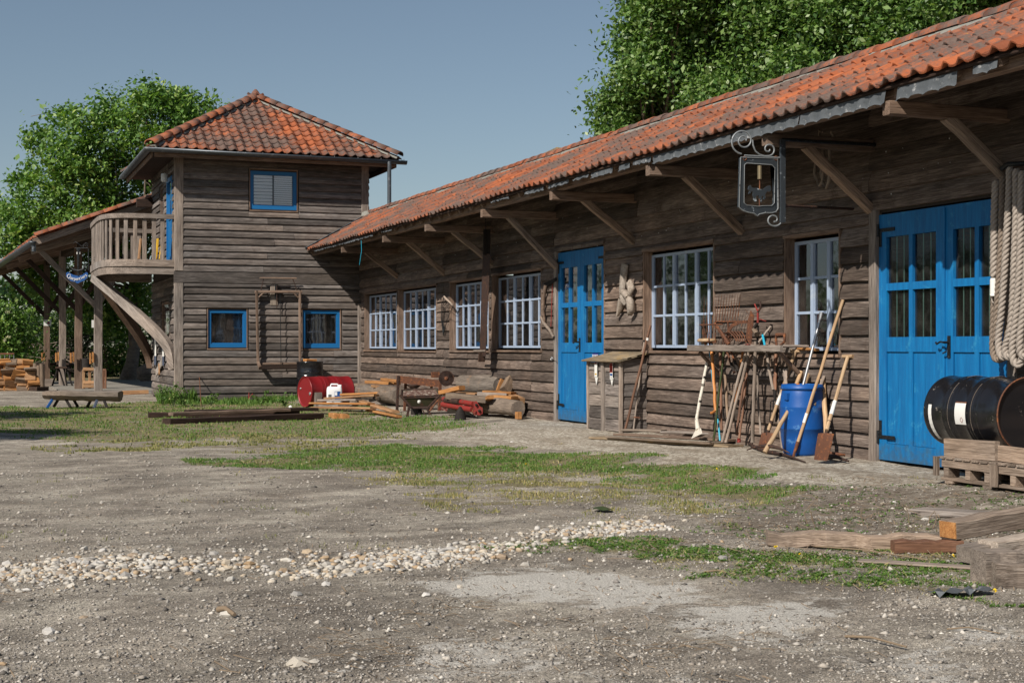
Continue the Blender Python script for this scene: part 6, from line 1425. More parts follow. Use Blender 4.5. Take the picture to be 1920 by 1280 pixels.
# bow saw with two curved arms and red blade
bw = thing('bow_saw', 'old frame saw with bent wooden arms hanging left of the narrow blue door', 'bow saw', w8(1030, 635, .08))
MB().tube([w8(1023, 535, .08), w8(1019, 560, .09), w8(1018, 580, .09), w8(1021, 603, .08)], [.028, .03, .026, .02], 8).build('arm', M['oldoak'], bw)
MB().tube([w8(1014, 594, .08), w8(1020, 606, .09), w8(1030, 618, .09), w8(1038, 632, .08)], [.018, .026, .024, .02], 8).build('arm', M['greyhandle'], bw)
b = MB(); pts = [w8(1019, 532, .07), w8(1042, 520, .07), w8(1042, 526, .07), w8(1026, 537, .07), w8(1019, 540, .07)]; b.add(pts + [p + Vector((.02, 0, 0)) for p in pts], [(0, 1, 2, 3, 4), (9, 8, 7, 6, 5)] + [(i, 5 + i, 5 + (i + 1) % 5, (i + 1) % 5) for i in range(5)]); b.build('tip', M['black'], bw)
rod('blade', [w8(1036, 532, .07), w8(1033, 612, .07)], .007, M['red'], bw, 5)
rod('cross_bar', [w8(1021, 512 + 70, .07), w8(1034, 580, .07)], .006, M['black'], bw, 5)
rk = thing('ring_hook', 'small galvanised ring bolt on the post beside the narrow blue door', 'hook', w8(1033, 672)); b = MB(); c_ = w8(1034, 672, .09); b.tube([c_ + Vector((0, math.cos(a) * .028, math.sin(a) * .028)) for a in [i * math.pi / 6 for i in range(13)]], .007, 6, cap=False); b.tube([c_ - Vector((0, .028, 0)), c_ - Vector((0, .12, 0))], .005, 6); b.build('ring', M['steel'], rk)
# driftwood ornament
dw = thing('driftwood', 'pale twisted driftwood figure hung between narrow door and window', 'driftwood', w8(1172, 590)); 
def lump(pts, rs, mat, parent, name='limb', seg=10):
    b = MB(); b.tube(pts, rs, seg); rr = random.Random(len(pts)); b.v = [tuple(c_ + rr.uniform(-.012, .012) for c_ in v) for v in b.v]; return b.build(name, mat, parent)
lump([w8(1173, 496, .08), w8(1171, 515, .09), w8(1168, 540, .09), w8(1170, 562, .09), w8(1173, 572, .08)], [.045, .05, .045, .06, .03], M['drift'], dw)
lump([w8(1168, 560, .08), w8(1163, 575, .09), w8(1157, 592, .09)], [.05, .045, .02], M['drift'], dw); lump([w8(1180, 528, .12), w8(1183, 540, .13), w8(1180, 552, .12)], [.03, .055, .03], M['drift'], dw)
lump([w8(1176, 556, .12), w8(1183, 565, .13), w8(1184, 580, .12), w8(1180, 588, .11)], [.04, .055, .055, .03], M['drift'], dw); lump([w8(1170, 548, .1), w8(1180, 560, .12)], [.05, .05], M['drift'], dw)
# enamel plate on the narrow door
pz = on_x(1113, 668, WX - .05); w = MB(); w.box((0, -.085, -.045), (.006, .10, .045)); dp = w.build('door_plate', M['navy'], None, T(WX - .022, pz.y, pz.z)); tag(dp, 'small navy enamel plate reading INTERDIT on the narrow blue door', 'sign')
text_mesh('INTERDIT', .048, M['letters'], dp, T(WX - .024, pz.y + .005, pz.z + .008) @ Matrix(((0, 0, -1, 0), (-1, 0, 0, 0), (0, 1, 0, 0), (0, 0, 0, 1))), ext=.0008)
# leather straps over the seventh brace
ls = thing('leather_straps', 'loops of pale leather strap slung over a bracket beam', 'strap', w8(1550, 350, .6)); Xs = 7.75
def s_(px, py, dx=0): return on_x(px, py, Xs + dx)
for k, (xa, xb, yb_) in enumerate(((1531, 1543, 350), (1543, 1555, 355))):
    b = MB(); pts = [s_(xa + 2, 262), s_(xa - 0, 300), s_(xa - 3, 325), s_(xa, 342), s_((xa + xb) / 2, yb_), s_(xb - 1, 342), s_(xb + 2, 320), s_(xb, 262)]; n = len(pts); vs = []
    for p in pts: vs += [p + Vector((-.018, 0, 0)), p + Vector((.018, 0, 0)), p + Vector((.018, .006, .006)), p + Vector((-.018, .006, .006))]
    b.add(vs, [(i*4+j, i*4+(j+1) % 4, (i+1)*4+(j+1) % 4, (i+1)*4+j) for i in range(n-1) for j in range(4)], True); b.build('strap', M['leather'], ls)
b = MB(); b.tube([s_(1541, 248, -.08), s_(1536, 244), s_(1536, 255), s_(1540, 262)], .012, 6); b.tube([s_(1558, 248, -.08), s_(1562, 255), s_(1556, 262)], .01, 6); b.build('tie', M['leather'], ls)

# ------------------------------------------------------------------ hanging wrought iron sign with horse
YS = 11.8; hsn = thing('horse_sign', 'black wrought iron hanging sign with scrolls framing a cut out horse', 'sign', on_y(1430, 400, YS))
def h_(px, py, dy=0): return on_y(px, py, YS + dy)
b = MB(); b.box(h_(1463, 417) + Vector((0, -.015, 0)), h_(1471.5, 262) + Vector((0, .015, 0))); b.build('post', M['signiron'], hsn)
def piece(): 
    global b
    b.build('scroll', M['scroll'], hsn); b = MB()
b = MB(); b.tube([h_(1396, 291.5), h_(1430, 293.5), h_(1462, 296)], .008, 6)
big = [h_(1397, 291)] + [h_(1395 + 22 * (1 - .0 * i) * math.cos(R(100) + i * .28) * (1 - .012 * i), 267 + 24 * math.sin(R(100) + i * .28) * (1 - .012 * i)) for i in range(12)]
pts = []
for i in range(44):
    a = R(95) + i * .262; rr = 24 * max(.18, 1 - i / 50); cx = 1392 + (rr - 24) * .05 + i * .10; cy = 265 - i * .06; pts.append(h_(cx + rr * math.cos(a) * .95, cy + rr * math.sin(a)))
b.tube(pts, .0085, 6); piece()
pts = [h_(1411, 262), h_(1412, 272), h_(1416, 283), h_(1424, 290), h_(1434, 293)]; b.tube(pts, .0085, 6)
pts = []
for i in range(34):
    a = R(100) - i * .24; rr = 13 * max(.2, 1 - i / 40); pts.append(h_(1441 + rr * math.cos(a), 280 + rr * math.sin(a)))
b.tube([h_(1428, 293)] + pts, .0085, 6); piece()
pts = []
for i in range(32):
    a = R(20) + i * .24; rr = 15 * max(.2, 1 - i / 42); pts.append(h_(1451 + rr * math.cos(a) , 412 + rr * math.sin(a) * .9))
b.tube([h_(1466, 395)] + pts, .0085, 6); piece()
# frame plate with rounded opening
outer = [(1389, 295), (1458, 297), (1459, 391), (1455, 397), (1448, 399), (1435, 399), (1424, 401.5), (1420, 405), (1414, 400), (1402, 398), (1392, 394), (1386, 388)]
inner_ = [(1396, 309), (1400, 306), (1447, 309), (1453, 315), (1452, 381), (1447, 386), (1430, 386), (1423, 387), (1420, 387), (1414, 386), (1400, 385), (1395, 380)]
n = len(outer); vs = [h_(*q) for q in outer] + [h_(*q) for q in inner_]; vs += [v + Vector((0, .035, 0)) for v in vs]; m_ = 2 * n
b = MB(); b.add(vs, [(i, (i+1) % n, n + (i+1) % n, n + i) for i in range(n)] + [(m_+i, m_+n+i, m_+n+(i+1) % n, m_+(i+1) % n) for i in range(n)] + [(i, m_+i, m_+(i+1) % n, (i+1) % n) for i in range(n)] + [(n+i, n+(i+1) % n, m_+n+(i+1) % n, m_+n+i) for i in range(n)]); b.build('frame', M['signiron'], hsn)
for lp, rr in ((outer, .006), (inner_, .0045)):
    q = [h_(*k, -.003) for k in lp]; rod('edge_bead', q + [q[0]], rr, M['scroll'], hsn, 5)
b = MB(); 
for px in (1396.5, 1455): b.tube([h_(px + 3 * math.cos(a), 297 + 4 * math.sin(a)) for a in [i * .7 for i in range(10)]], .006, 5, cap=False)
b.build('ring', M['rust'], hsn)
M['brass'] = plain('dull_brass', (.30, .24, .14), (.16, .13, .09), .45, .6, 12)
rod('spindle', [h_(1424.5, 311), h_(1424.5, 336)], .022, M['brass'], hsn, 10); rod('spindle', [h_(1424.5, 336), h_(1424, 386)], .006, M['rust'], hsn, 6)
horse = [(1404.5,349),(1408,347),(1409,351),(1413,352.5),(1420,352),(1425,355),(1432,354.5),(1436,351),(1440,348.5),(1444,347.5),(1445,350),(1446,357),(1443,360),(1439.5,358.5),(1436,362),(1434.5,366),(1436,370),(1434,374),(1431.5,373.5),(1432,369),(1429,367),(1428,371),(1429,378),(1426.5,379),(1424.5,373),(1423,366.5),(1418,367.5),(1417.5,372),(1419,377),(1415.5,379),(1413.5,374),(1413,369),(1412,367),(1412.5,362),(1411.5,359),(1409,357),(1408,362),(1404,363.5),(1406,358),(1403,355)]
vs = [h_(px, py, -.01) for px, py in horse]; n = len(vs); b = MB(); b.add(vs + [v + Vector((0, .015, 0)) for v in vs], [tuple(range(n)), tuple(range(n, 2*n))[::-1]] + [(i, n+i, n+(i+1) % n, (i+1) % n) for i in range(n)]); b.build('horse', M['signiron'], hsn)
rod('stay', [h_(1470, 386), on_x(1600, 392, WX - .04)], .014, M['darkrust'], hsn, 6); timber('stay_bracket', (h_(1467, 262)).xyz, (WX, YS, h_(1467, 262).z), .03, .03, M['iron'], hsn)
# ------------------------------------------------------------------ meter cabinet
yc0, yc1 = WY(1195), on_x(1101, 740, WX - .32).y; g0_ = Gz(WX - .3, 20); cabf = G(1101, 806)
cy1 = on_x(1101, 806, WX - .42).y; cy0 = on_x(1164, 806, WX - .42).y; ctop = on_x(1130, 676, WX - .42).z; Xf = WX - .42
cab = thing('meter_cabinet', 'low weathered board cabinet with two doors and mossy sloping lid', 'cabinet', (Xf + .2, (cy0 + cy1) / 2, .12)); zb0 = Gz(Xf, cy0) - .01
MB().box((Xf + .03, cy0 + .03, zb0), (WX - .035, cy1 - .03, ctop - .03)).build('carcass', M['inner'], cab)
cm = (cy0 + cy1) / 2
for (a, c_) in ((cy0 + .055, cm - .03), (cm + .03, cy1 - .045)):
    for z0, z1 in rowlist(zb0 + .02, ctop - .03, .155, None, .05): board(cab, (Xf + .028, a, 0), (0, 1, 0), c_ - a, z0, z1 - z0, M['post'] if random.random() < .4 else M['tower'], (-1, 0, 0), .022)
for y_, w in ((cy0 + .02, .05), (cm, .026), (cm + .05, .03), (cy1 - .02, .04)): timber('stile', (Xf + .01, y_, zb0), (Xf + .01, y_, ctop - .01), w, .05, M['post'], cab, up=(1, 0, 0))
for z0, z1 in rowlist(zb0 + .02, ctop + .02, .155, None, .05): board(cab, (Xf + .04, cy0 + .03, 0), (1, 0, 0), WX - .04 - Xf - .04, z0, z1 - z0, M['tower'], (0, -1, 0), .022)
for k in range(3):
    f0, f1 = k / 3, (k + 1) / 3; x0, x1 = Xf - .05 + (WX + .0 - Xf) * f0, Xf - .04 + (WX + .03 - Xf) * f1
    timber('lid_board', ((x0 + x1) / 2, cy0 - .05, ctop + .018 + .036 * k), ((x0 + x1) / 2, cy1 + .04, ctop + .018 + .036 * k), x1 - x0 + .05, .022, M['lichenwood'], cab, up=(-.24, 0, 1))
def card(lbl, yc, zt, w, h, bands, nm='label_card'):
    t = MB(); t.box((0, -w / 2, 0), (.003, w / 2, -h)); o = t.build(nm, M['paper'], None, T(Xf - .02, yc, zt)); tag(o, lbl, 'label')
    for (f0, f1, a0, a1, mt_) in bands: MB().box((-.0015, w / 2 - w * a0, -h * f0), (-.0005, w / 2 - w * a1, -h * f1)).build('print', M[mt_], o, T(Xf - .02, yc, zt))
y1c = on_x(1117, 690, Xf - .02).y; y2c = on_x(1146, 690, Xf - .02).y; zt = on_x(1117, 680, Xf - .02).z
card('white card hanging on the left cabinet door', y1c, zt, .085, .19, [(.0, .08, .1, .9, 'red'), (.74, .84, .2, .85, 'yellow')]); card('red and white card hanging on the right cabinet door', y2c, zt, .085, .21, [(.0, .58, .0, 1., 'red'), (.08, .52, .18, .5, 'letters'), (.10, .5, .62, .9, 'letters'), (.64, .78, .1, .95, 'signblue'), (.85, .93, .35, .6, 'black')])
for yc in (y1c, y2c):
    b = MB(); b.add([(Xf - .012, yc + .05, zt - .19), (Xf - .012, yc - .05, zt - .19), (Xf - .012, yc, zt - .29), (Xf - .002, yc + .05, zt - .19), (Xf - .002, yc - .05, zt - .19), (Xf - .002, yc, zt - .29)], [(0, 1, 2), (3, 5, 4), (0, 3, 4, 1), (1, 4, 5, 2), (2, 5, 3, 0)]); b.build('point', M['paper'], cab)
# flat boards on the concrete
for i, (a, c_, w, mt_, z0, z1, lb) in enumerate([((1172, 807), (1208, 808), .22, 'dark', 0, 0, 'small dark board under the two leaning handles'), ((1118, 822), (1380, 838), .26, 'lichenwood', .0, .0, 'longest mossy board lying flat on the concrete'), ((1160, 820), (1372, 832), .2, 'oldoak', .03, .03, 'brown board lying on the longest mossy board'), ((1170, 815), (1245, 818), .18, 'stump', .05, .06, 'short dark grey board at the left end of the flat stack'), ((1245, 820), (1352, 826), .16, 'post', .06, .07, 'narrow grey board on top of the flat stack'), ((1140, 825), (1335, 838), .08, 'bark2', .026, .026, 'thin orange edged lath at the front of the flat stack')]):
    plank('flat_board', a, c_, w, .024, mt_, lb, 'board', z0, z1, 'boards lying flat on the concrete')
# ================================================================== blue barrel and the tools round it
def GR(px, py, dz=0): p = G(px, py); p.z += dz; return p
bc = G(1504, 853); bc = Vector((bc.x, bc.y, Gz(bc.x, bc.y)))
br_ = thing('plastic_barrel', 'blue plastic barrel with tools standing in and around it', 'barrel', bc); Rb = .228; Hb = .72
MB().lathe([(0, .01), (Rb * .78, 0), (Rb * .84, .03), (Rb * .93, .16), (Rb * .985, .27), (Rb * .995, .272), (Rb * .99, .282), (Rb, .38), (Rb * .99, .49), (Rb * .996, .495), (Rb * .985, .503), (Rb * .95, .60), (Rb * .90, .66), (Rb * .88, .675), (Rb * .885, .69)], T(bc), 40).build('body', M['blueplastic'], br_)
MB().lathe([(Rb * .88, .672), (Rb * .95, .674), (Rb * .955, .70), (Rb * .92, .705), (Rb * .92, .725), (Rb * .85, .728), (Rb * .82, .70), (Rb * .80, .45)], T(bc), 40).build('rim', M['blueplastic'], br_)
for a in (R(195), R(-10)):
    p = bc + Vector((math.cos(a) * Rb * .9, math.sin(a) * Rb * .9, .60)); MB().box(p - Vector((.03, .03, .03)), p + Vector((.03, .03, .04))).build('lug', M['blueplastic'], br_)
def W2(px, py, X): return on_x(px, py, X)
TG = 'tools leaning on the workshop wall'
def tool(lbl, name, cat, p): return thing(name, lbl, cat, p, TG)
# spade with T handle, in front of the barrel at the right
def spade(lbl, top, sock, bl, Xt, Xb, sleeve=None, w=.20, h=.27, tee=.065, hmat='handle'):
    a = W2(*top, Xt); c_ = W2(*sock, Xb); e = W2(*bl, Xb - .03); t = tool(lbl, 'spade', 'spade', e)
    stick('shaft', a, c_, .019, M[hmat], t, 10, .003); d = (c_ - a).normalized()
    side = Vector((.25, -.97, .02)).normalized()
    if tee: stick('grip', a - side * tee, a + side * tee, .02, M[hmat], t, 10, .001)
    if sleeve: p = a.lerp(c_, sleeve[0]); q = a.lerp(c_, sleeve[1]); MB().tube([p, q], .0205, 10, cap=False).build('sleeve', M['paper'], t)
    dn = (e - c_).normalized(); stick('socket', a.lerp(c_, .88), c_ + dn * .06, .022, M['darkrust'], t, 10, 0, .017)
    n_ = dn.cross(side).normalized(); b = MB(); g0 = c_ + dn * .03; vs = []
    for i, (k, ww) in enumerate(((0, .55), (.02, 1), (.5, .97), (1, .86))):
        for j in (-1, -.5, 0, .5, 1): vs.append(g0 + dn * (h * k) + side * (w / 2 * ww * j) + n_ * (.014 * (1 - abs(j)) ))
    vs += [v + n_ * -.004 for v in vs]; f = [(i*5+j, i*5+j+1, (i+1)*5+j+1, (i+1)*5+j) for i in range(3) for j in range(4)]; f += [tuple(20 + q for q in reversed(k)) for k in f]
    b.add(vs, f, True); b.build('blade', M['rust'], t); return t
spade('T gripped spade with broad rusty blade standing right of the blue barrel', (1590, 668), (1550, 806), (1538, 866), WX - .06, WX - .58, (.62, .80))
spade('T gripped spade with small dark blade standing left of the blue barrel', (1492, 658), (1441, 806), (1432, 835), WX - .08, WX - .34, (.50, .68), w=.17, h=.2)
t = tool('longest pale handled hoe leaning steeply in front of the blue barrel', 'long_tool', 'hoe', GR(1486, 857)); a = W2(1581, 562, WX - .05); e = GR(1487, 857, .0); k = a.lerp(e, .84)
stick('shaft', a, e.lerp(a, .1), .017, M['handle'], t, 10, .004); MB().tube([a.lerp(e, .72), a.lerp(e, .78)], .0185, 10, cap=False).build('sleeve', M['paper'], t); stick('ferrule', a.lerp(e, .9), e, .02, M['rust'], t, 8, 0, .012)
t = tool('bright steel pole standing in the blue barrel', 'steel_pole', 'pole', bc); stick('pole', W2(1540, 590, WX - .12), W2(1500, 745, 7.86), .015, M['steel'], t, 10, 0); q = W2(1541, 586, WX - .12); stick('tip', q, q + (W2(1500, 745, 7.86) - q).normalized() * .09, .026, M['steel'], t, 10, 0, .016)
def pick(lbl, a, e, headw, r_=.026, mat='handle', cat='pickaxe', hx=.0):
    t = tool(lbl, 'pickaxe', cat, e); stick('handle', a, e, r_ * .8, M[mat], t, 10, .004, r_)
    s = Vector((.35, -.93, 0)).normalized(); n = 10; b = MB(); pts = []; rr = []
    for i in range(n + 1): u = -1 + 2 * i / n; pts.append(e + (a - e).normalized() * .07 + s * (headw * u) + Vector((0, 0, -.055 * u * u + .01))); rr.append(.022 * (1 - abs(u) * .75))
    b.tube(pts, rr, 8); b.build('head', M['darkrust'], t); return t
pick('pickaxe with thick pale handle and rusty head lying left of the blue barrel', GR(1470, 784).lerp(W2(1478, 770, 7.75), 1), W2(1434, 848, 7.42), .27)
t = tool('thick pale pick handle rising behind the barrel to the right', 'hand_tool', 'handle', W2(1505, 750, 7.95)); stick('shaft', W2(1515, 702, WX - .08), W2(1498, 760, 7.95), .026, M['handle'], t)
t = tool('second pale handle slanting behind the barrel rim beside the steel pole', 'hand_tool', 'handle', W2(1485, 750, 7.95)); stick('shaft', W2(1502, 697, WX - .06), W2(1483, 750, 7.95), .022, M['handle'], t)
t = tool('mattock with thick handle just right of the blue barrel', 'mattock', 'mattock', W2(1552, 858, 7.85)); stick('handle', W2(1543, 712, WX - .05), W2(1552, 852, 7.88), .028, M['handle'], t, 10, .004, .022); e = W2(1550, 855, 7.88); b = MB(); b.tube([e + Vector((.1, .22, -.03)), e + Vector((0, .08, .02)), e, e + Vector((-.02, -.2, .01)), e + Vector((0, -.38, -.02))], [.012, .025, .03, .02, .01], 8); b.build('head', M['darkrust'], t)
t = tool('grey stick with rounded end leaning behind the long hoe', 'stick', 'stick', W2(1530, 750, 8.0)); stick('shaft', W2(1545, 706, WX - .06), W2(1526, 760, 7.95), .018, M['greyhandle'], t)
t = tool('forked grey wooden grip standing at the left rim of the barrel', 'forked_tool', 'hand tool', W2(1475, 745, 8)); stick('stem', W2(1473, 712, 8.02), W2(1476, 750, 7.95), .02, M['greyhandle'], t); stick('prong', W2(1470, 692, 8.05), W2(1472, 714, 8.02), .013, M['greyhandle'], t); stick('prong', W2(1475, 692, 8.05), W2(1474, 714, 8.02), .013, M['greyhandle'], t)
t = tool('short steel trowel stuck in the barrel top', 'trowel', 'trowel', W2(1500, 742, 7.86)); stick('grip', W2(1496, 720, 7.88), W2(1500, 727, 7.87), .018, M['orangehandle'], t); b = MB(); a, e = W2(1499, 726, 7.87), W2(1505, 744, 7.86); s = Vector((.2, -1, 0)) * .022; b.add([a - s * .6, a + s * .6, e + s, e - s, a - s * .6 + Vector((.004, 0, 0)), a + s * .6 + Vector((.004, 0, 0)), e + s + Vector((.004, 0, 0)), e - s + Vector((.004, 0, 0))], [(0, 1, 2, 3), (7, 6, 5, 4), (0, 4, 5, 1), (1, 5, 6, 2), (2, 6, 7, 3), (3, 7, 4, 0)]); b.build('blade', M['steel'], t)
t = tool('garden fork with dark curved tines left of the barrel', 'garden_fork', 'fork', W2(1450, 790, 8.0)); stick('shaft', W2(1455, 664, 8.1), W2(1453, 735, 8.04), .02, M['redhandle'], t); stick('ferrule', W2(1453, 731, 8.04), W2(1453, 750, 8.03), .022, M['black'], t, 8, 0, .012)
for k, dx in enumerate((-8, -3, 3, 5)): rod('tine', [W2(1453, 749, 8.03), W2(1453 + dx, 753, 8.02), W2(1453 + dx * 1.1, 772, 8.0), W2(1451 + dx, 790, 8.02)], .007, M['iron'], t, 5)
t = tool('curved rusty scythe blade lying on the ground before the barrel', 'scythe_blade', 'scythe', GR(1450, 850)); b = MB(); b.tube([GR(1400, 832, .03), GR(1412, 842, .035), GR(1432, 850, .03), GR(1470, 856, .02), GR(1510, 868, .01)], [.008, .018, .02, .018, .006], 6); b.build('blade', M['darkrust'], t)
t = tool('flat curved rusty iron lying on the ground right of the barrel', 'scythe_blade', 'scythe', GR(1560, 858)); b = MB(); b.tube([GR(1510, 850, .03), GR(1540, 852, .03), GR(1570, 857, .03), GR(1597, 855, .01)], [.01, .018, .02, .006], 6); b.build('blade', M['rust'], t)

# ------------------------------------------------------------------ the slotted rack and the tools hung in it
RXk = 8.02; ry0 = W2(1492, 652, RXk).y; ry1 = W2(1315, 652, RXk).y; rzt = 1.255
rk = thing('tool_rack', 'slotted grey plank rack fixed on the wall below the windows', 'rack', (RXk, (ry0 + ry1) / 2, 1.2))
timber('front_board', (RXk - .17, ry0, rzt - .035), (RXk - .17, ry1, rzt - .035), .035, .07, M['post'], rk, seg=8, jit=.002); timber('rear_board', (WX - .05, ry0 + .04, rzt - .04), (WX - .05, ry1 - .04, rzt - .04), .03, .09, M['post'], rk)
ns = 11
for i in range(ns + 1): y_ = ry0 + .03 + (ry1 - ry0 - .06) * i / ns; timber('slot_bar', (RXk - .15, y_, rzt - .012), (WX - .06, y_, rzt - .012), .055, .022, M['post'], rk)
for y_ in (ry0 + .15, ry1 - .15): timber('strut', (RXk - .1, y_, rzt - .08), (WX - .04, y_, rzt - .35), .04, .05, M['oldoak'], rk, up=(0, 1, 0))
def stk(lbl, top, bot, r_, mat, Xt=8.08, Xb=7.95, name='hand_tool', cat='tool', r2=None, up_to=None):
    a = W2(*top, Xt); e = W2(*bot, Xb); t = tool(lbl, name, cat, e); stick('shaft', a, e, r_, M[mat], t, 8, .005, r2); return t, a, e
t, a, e = stk('whitewashed shovel handle with black bands, leftmost in the rack', (1328, 668), (1306, 786), .017, 'whitepaint', 8.05, 7.85, 'shovel', 'shovel', .02)
for k in (.32, .44, .70): MB().tube([a.lerp(e, k), a.lerp(e, k + .035)], .0215, 8, cap=False).build('band', M['black'], t)
stick('bent_end', e, W2(1309, 806, 7.80), .022, M['whitepaint'], t, 8, 0, .03); q = W2(1309, 804, 7.80); MB().add([W2(1304, 806, 7.8), W2(1314, 802, 7.8), W2(1317, 812, 7.74), W2(1296, 822, 7.68), W2(1304, 806, 7.81), W2(1314, 802, 7.81), W2(1317, 812, 7.75), W2(1296, 822, 7.69)], [(0, 1, 2, 3), (7, 6, 5, 4), (0, 4, 5, 1), (1, 5, 6, 2), (2, 6, 7, 3), (3, 7, 4, 0)]).build('blade', M['whitepaint'], t)
stk('cyan plastic rod standing under the left end of the rack', (1330, 656), (1350, 826), .011, 'cyan', 8.1, 7.95, 'cyan_rod', 'rod')
t, a, e = stk('bright orange handle ending in a short hook grip under the rack', (1334, 656), (1342, 770), .018, 'orangehandle', 8.0, 7.92, 'hand_tool', 'handle'); stick('hook', e, W2(1333, 774, 7.9), .016, M['orangehandle'], t)
stk('thin dark green rod slanting to the left under the rack', (1358, 652), (1338, 826), .013, 'green', 8.0, 7.9, 'green_rod', 'rod')
stk('dark brown handle hanging beside the green rod', (1350, 655), (1353, 806), .015, 'redhandle', 8.12, 8.0)
stk('worn brown handle slanting right below the pruner grips', (1359, 700), (1365, 785), .017, 'bark2', 8.12, 8.02)
t, a, e = stk('long handled pruner with its dark grips hanging under the rack', (1361, 655), (1377, 698), .012, 'rust', 8.05, 8.0, 'pruner', 'pruner'); stick('grip', a.lerp(e, .6), e, .017, M['black'], t); stick('shaft', W2(1369, 655, 8.05), W2(1378, 680, 8), .012, M['rust'], t); stick('grip', W2(1377, 676, 8), W2(1384, 696, 8), .017, M['black'], t)
stk('orange brown lath slanting left in the middle of the rack', (1394, 652), (1377, 753), .014, 'orangehandle', 8.08, 8.0)
stk('long grey pole crossing from the rack centre down to the left, outer one', (1401, 648), (1354, 828), .017, 'greyhandle', 8.0, 7.78)
stk('long grey pole crossing from the rack centre down to the left, inner one', (1407, 650), (1361, 829), .017, 'greyhandle', 8.0, 7.80)
t, a, e = stk('red brown handle with bright red tip under the rack centre', (1402, 690), (1386, 822), .014, 'redhandle', 8.1, 7.92); stick('red_tip', e, W2(1385.5, 829, 7.92), .02, M['red'], t)
stk('dark red brown handle just left of the red tipped one', (1397, 700), (1381, 815), .014, 'redhandle', 8.14, 8.0)
stk('upright grey pole hanging straight down at the rack centre right', (1417, 640), (1411, 829), .020, 'greyhandle', 8.0, 7.95)
stk('thinner grey pole just right of the upright grey one', (1419, 700), (1426, 814), .013, 'greyhandle', 8.1, 8.04)
stk('pale flat lath hanging at the right part of the rack', (1436, 655), (1450, 731), .016, 'greyhandle', 8.08, 8.02)
stk('worn pale stick reaching the ground behind the barrel left side', (1456, 760), (1467, 842), .014, 'greyhandle', 8.15, 8.0)
t = tool('black sickle shaped iron hook hanging at the right end of the rack', 'iron_hook', 'hook', W2(1460, 690, 8.1)); rod('hook', [W2(1462, 655, 8.05), W2(1462, 676, 8.05), W2(1457, 688, 8.05), W2(1457, 705, 8.1), W2(1461, 716, 8.1)], .011, M['black'], t, 6)
b = MB(); p = W2(1370, 735, 8.15); b.tube([p, W2(1378, 742, 8.1)], .022, 8); tag(b.build('wood_peg', M['bark2'], None), 'stubby brown peg jutting from the wall under the rack', 'peg', TG)
HG = 'old hand tools set on the rack'
def rt(lbl, name, cat, px, py, X=8.0): return thing(name, lbl, cat, W2(px, py, X), HG)
def fork_up(lbl, xs_, ytop, ybot, X, bar=True, lean=0):
    t = rt(lbl, 'pitchfork', 'pitchfork', sum(xs_) / len(xs_), ybot, X)
    for x_ in xs_: rod('tine', [W2(x_ - lean, ybot, X), W2(x_ + .5, (ytop + ybot) / 2, X + .015), W2(x_ + 1.5 + lean, ytop, X - .01)], [.0055, .005, .002], M['rust'], t, 5)
    if bar: rod('crossbar', [W2(xs_[0] - 2 - lean, ybot, X), W2(xs_[-1] + 2, ybot, X)], .009, M['rust'], t, 6); rod('neck', [W2(sum(xs_) / len(xs_), ybot, X), W2(sum(xs_) / len(xs_) + 2, 655, X + .03)], .011, M['rust'], t, 6)
    return t
fork_up('wide rusty fork with nine upright tines in front of the boards', [1345 + i * 5.0 for i in range(9)], 552, 603, 8.06, lean=2)
fork_up('rusty fork with upright tines against the big window, far left on the rack', [1319, 1324.5, 1330, 1336, 1341], 556, 642, 8.0)
fork_up('short fork leaning left with pale worn tines at the rack left end', [1317, 1321, 1327], 600, 640, 7.93, lean=-2)
t = rt('curved manure fork with five arched rusty tines lying on the rack', 'curved_fork', 'fork', 1375, 630)
for i in range(5): rod('tine', [W2(1355 + i * 3, 645 - i * .5, 7.95), W2(1358 + i * 6, 626, 7.92), W2(1366 + i * 6, 621 , 7.88), W2(1376 + i * 5, 630, 7.85), W2(1382 + i * 3.5, 640, 7.85)], .007, M['rust'], t, 6)
rod('socket', [W2(1340, 606, 7.95), W2(1352, 625, 7.95), W2(1364, 645, 7.95)], .016, M['rust'], t, 8)
t = rt('second rusty tool head with thick slanting socket at the rack centre left', 'hoe_head', 'hoe', 1362, 645); rod('socket', [W2(1344, 610, 7.9), W2(1356, 628, 7.9), W2(1367, 646, 7.9)], [.01, .016, .02], M['rust'], t, 8); rod('bar', [W2(1312, 609, 7.9), W2(1355, 608, 7.95)], .008, M['rust'], t, 6)
def plate(lbl, name, cat, pts, X, mat, th=.008):
    t = rt(lbl, name, cat, *pts[0], X); vs = [W2(*q, X) for q in pts]; n = len(vs); b = MB(); b.add(vs + [v + Vector((th, 0, 0)) for v in vs], [tuple(range(n)), tuple(range(n, 2*n))[::-1]] + [(i, n+i, n+(i+1) % n, (i+1) % n) for i in range(n)]); b.build('blade', M[mat], t); return t
t = plate('upright rusty red saw blade standing in the rack', 'blade', 'blade', [(1407, 582), (1413, 591), (1408, 644), (1397, 643), (1402, 600)], 7.95, 'rust'); rod('edge_rod', [W2(1406, 646, 7.95), W2(1398, 646, 7.95)], .01, M['red'], t, 6)
t = plate('arched rusty iron blade lying behind the curved fork', 'arched_blade', 'blade', [(1364, 620), (1370, 608), (1384, 601), (1400, 601), (1400, 606), (1386, 607), (1374, 613), (1367, 622)], 8.0, 'rust')
t = rt('black and red long armed clippers standing upright in the rack', 'clippers', 'clippers', 1421, 620)
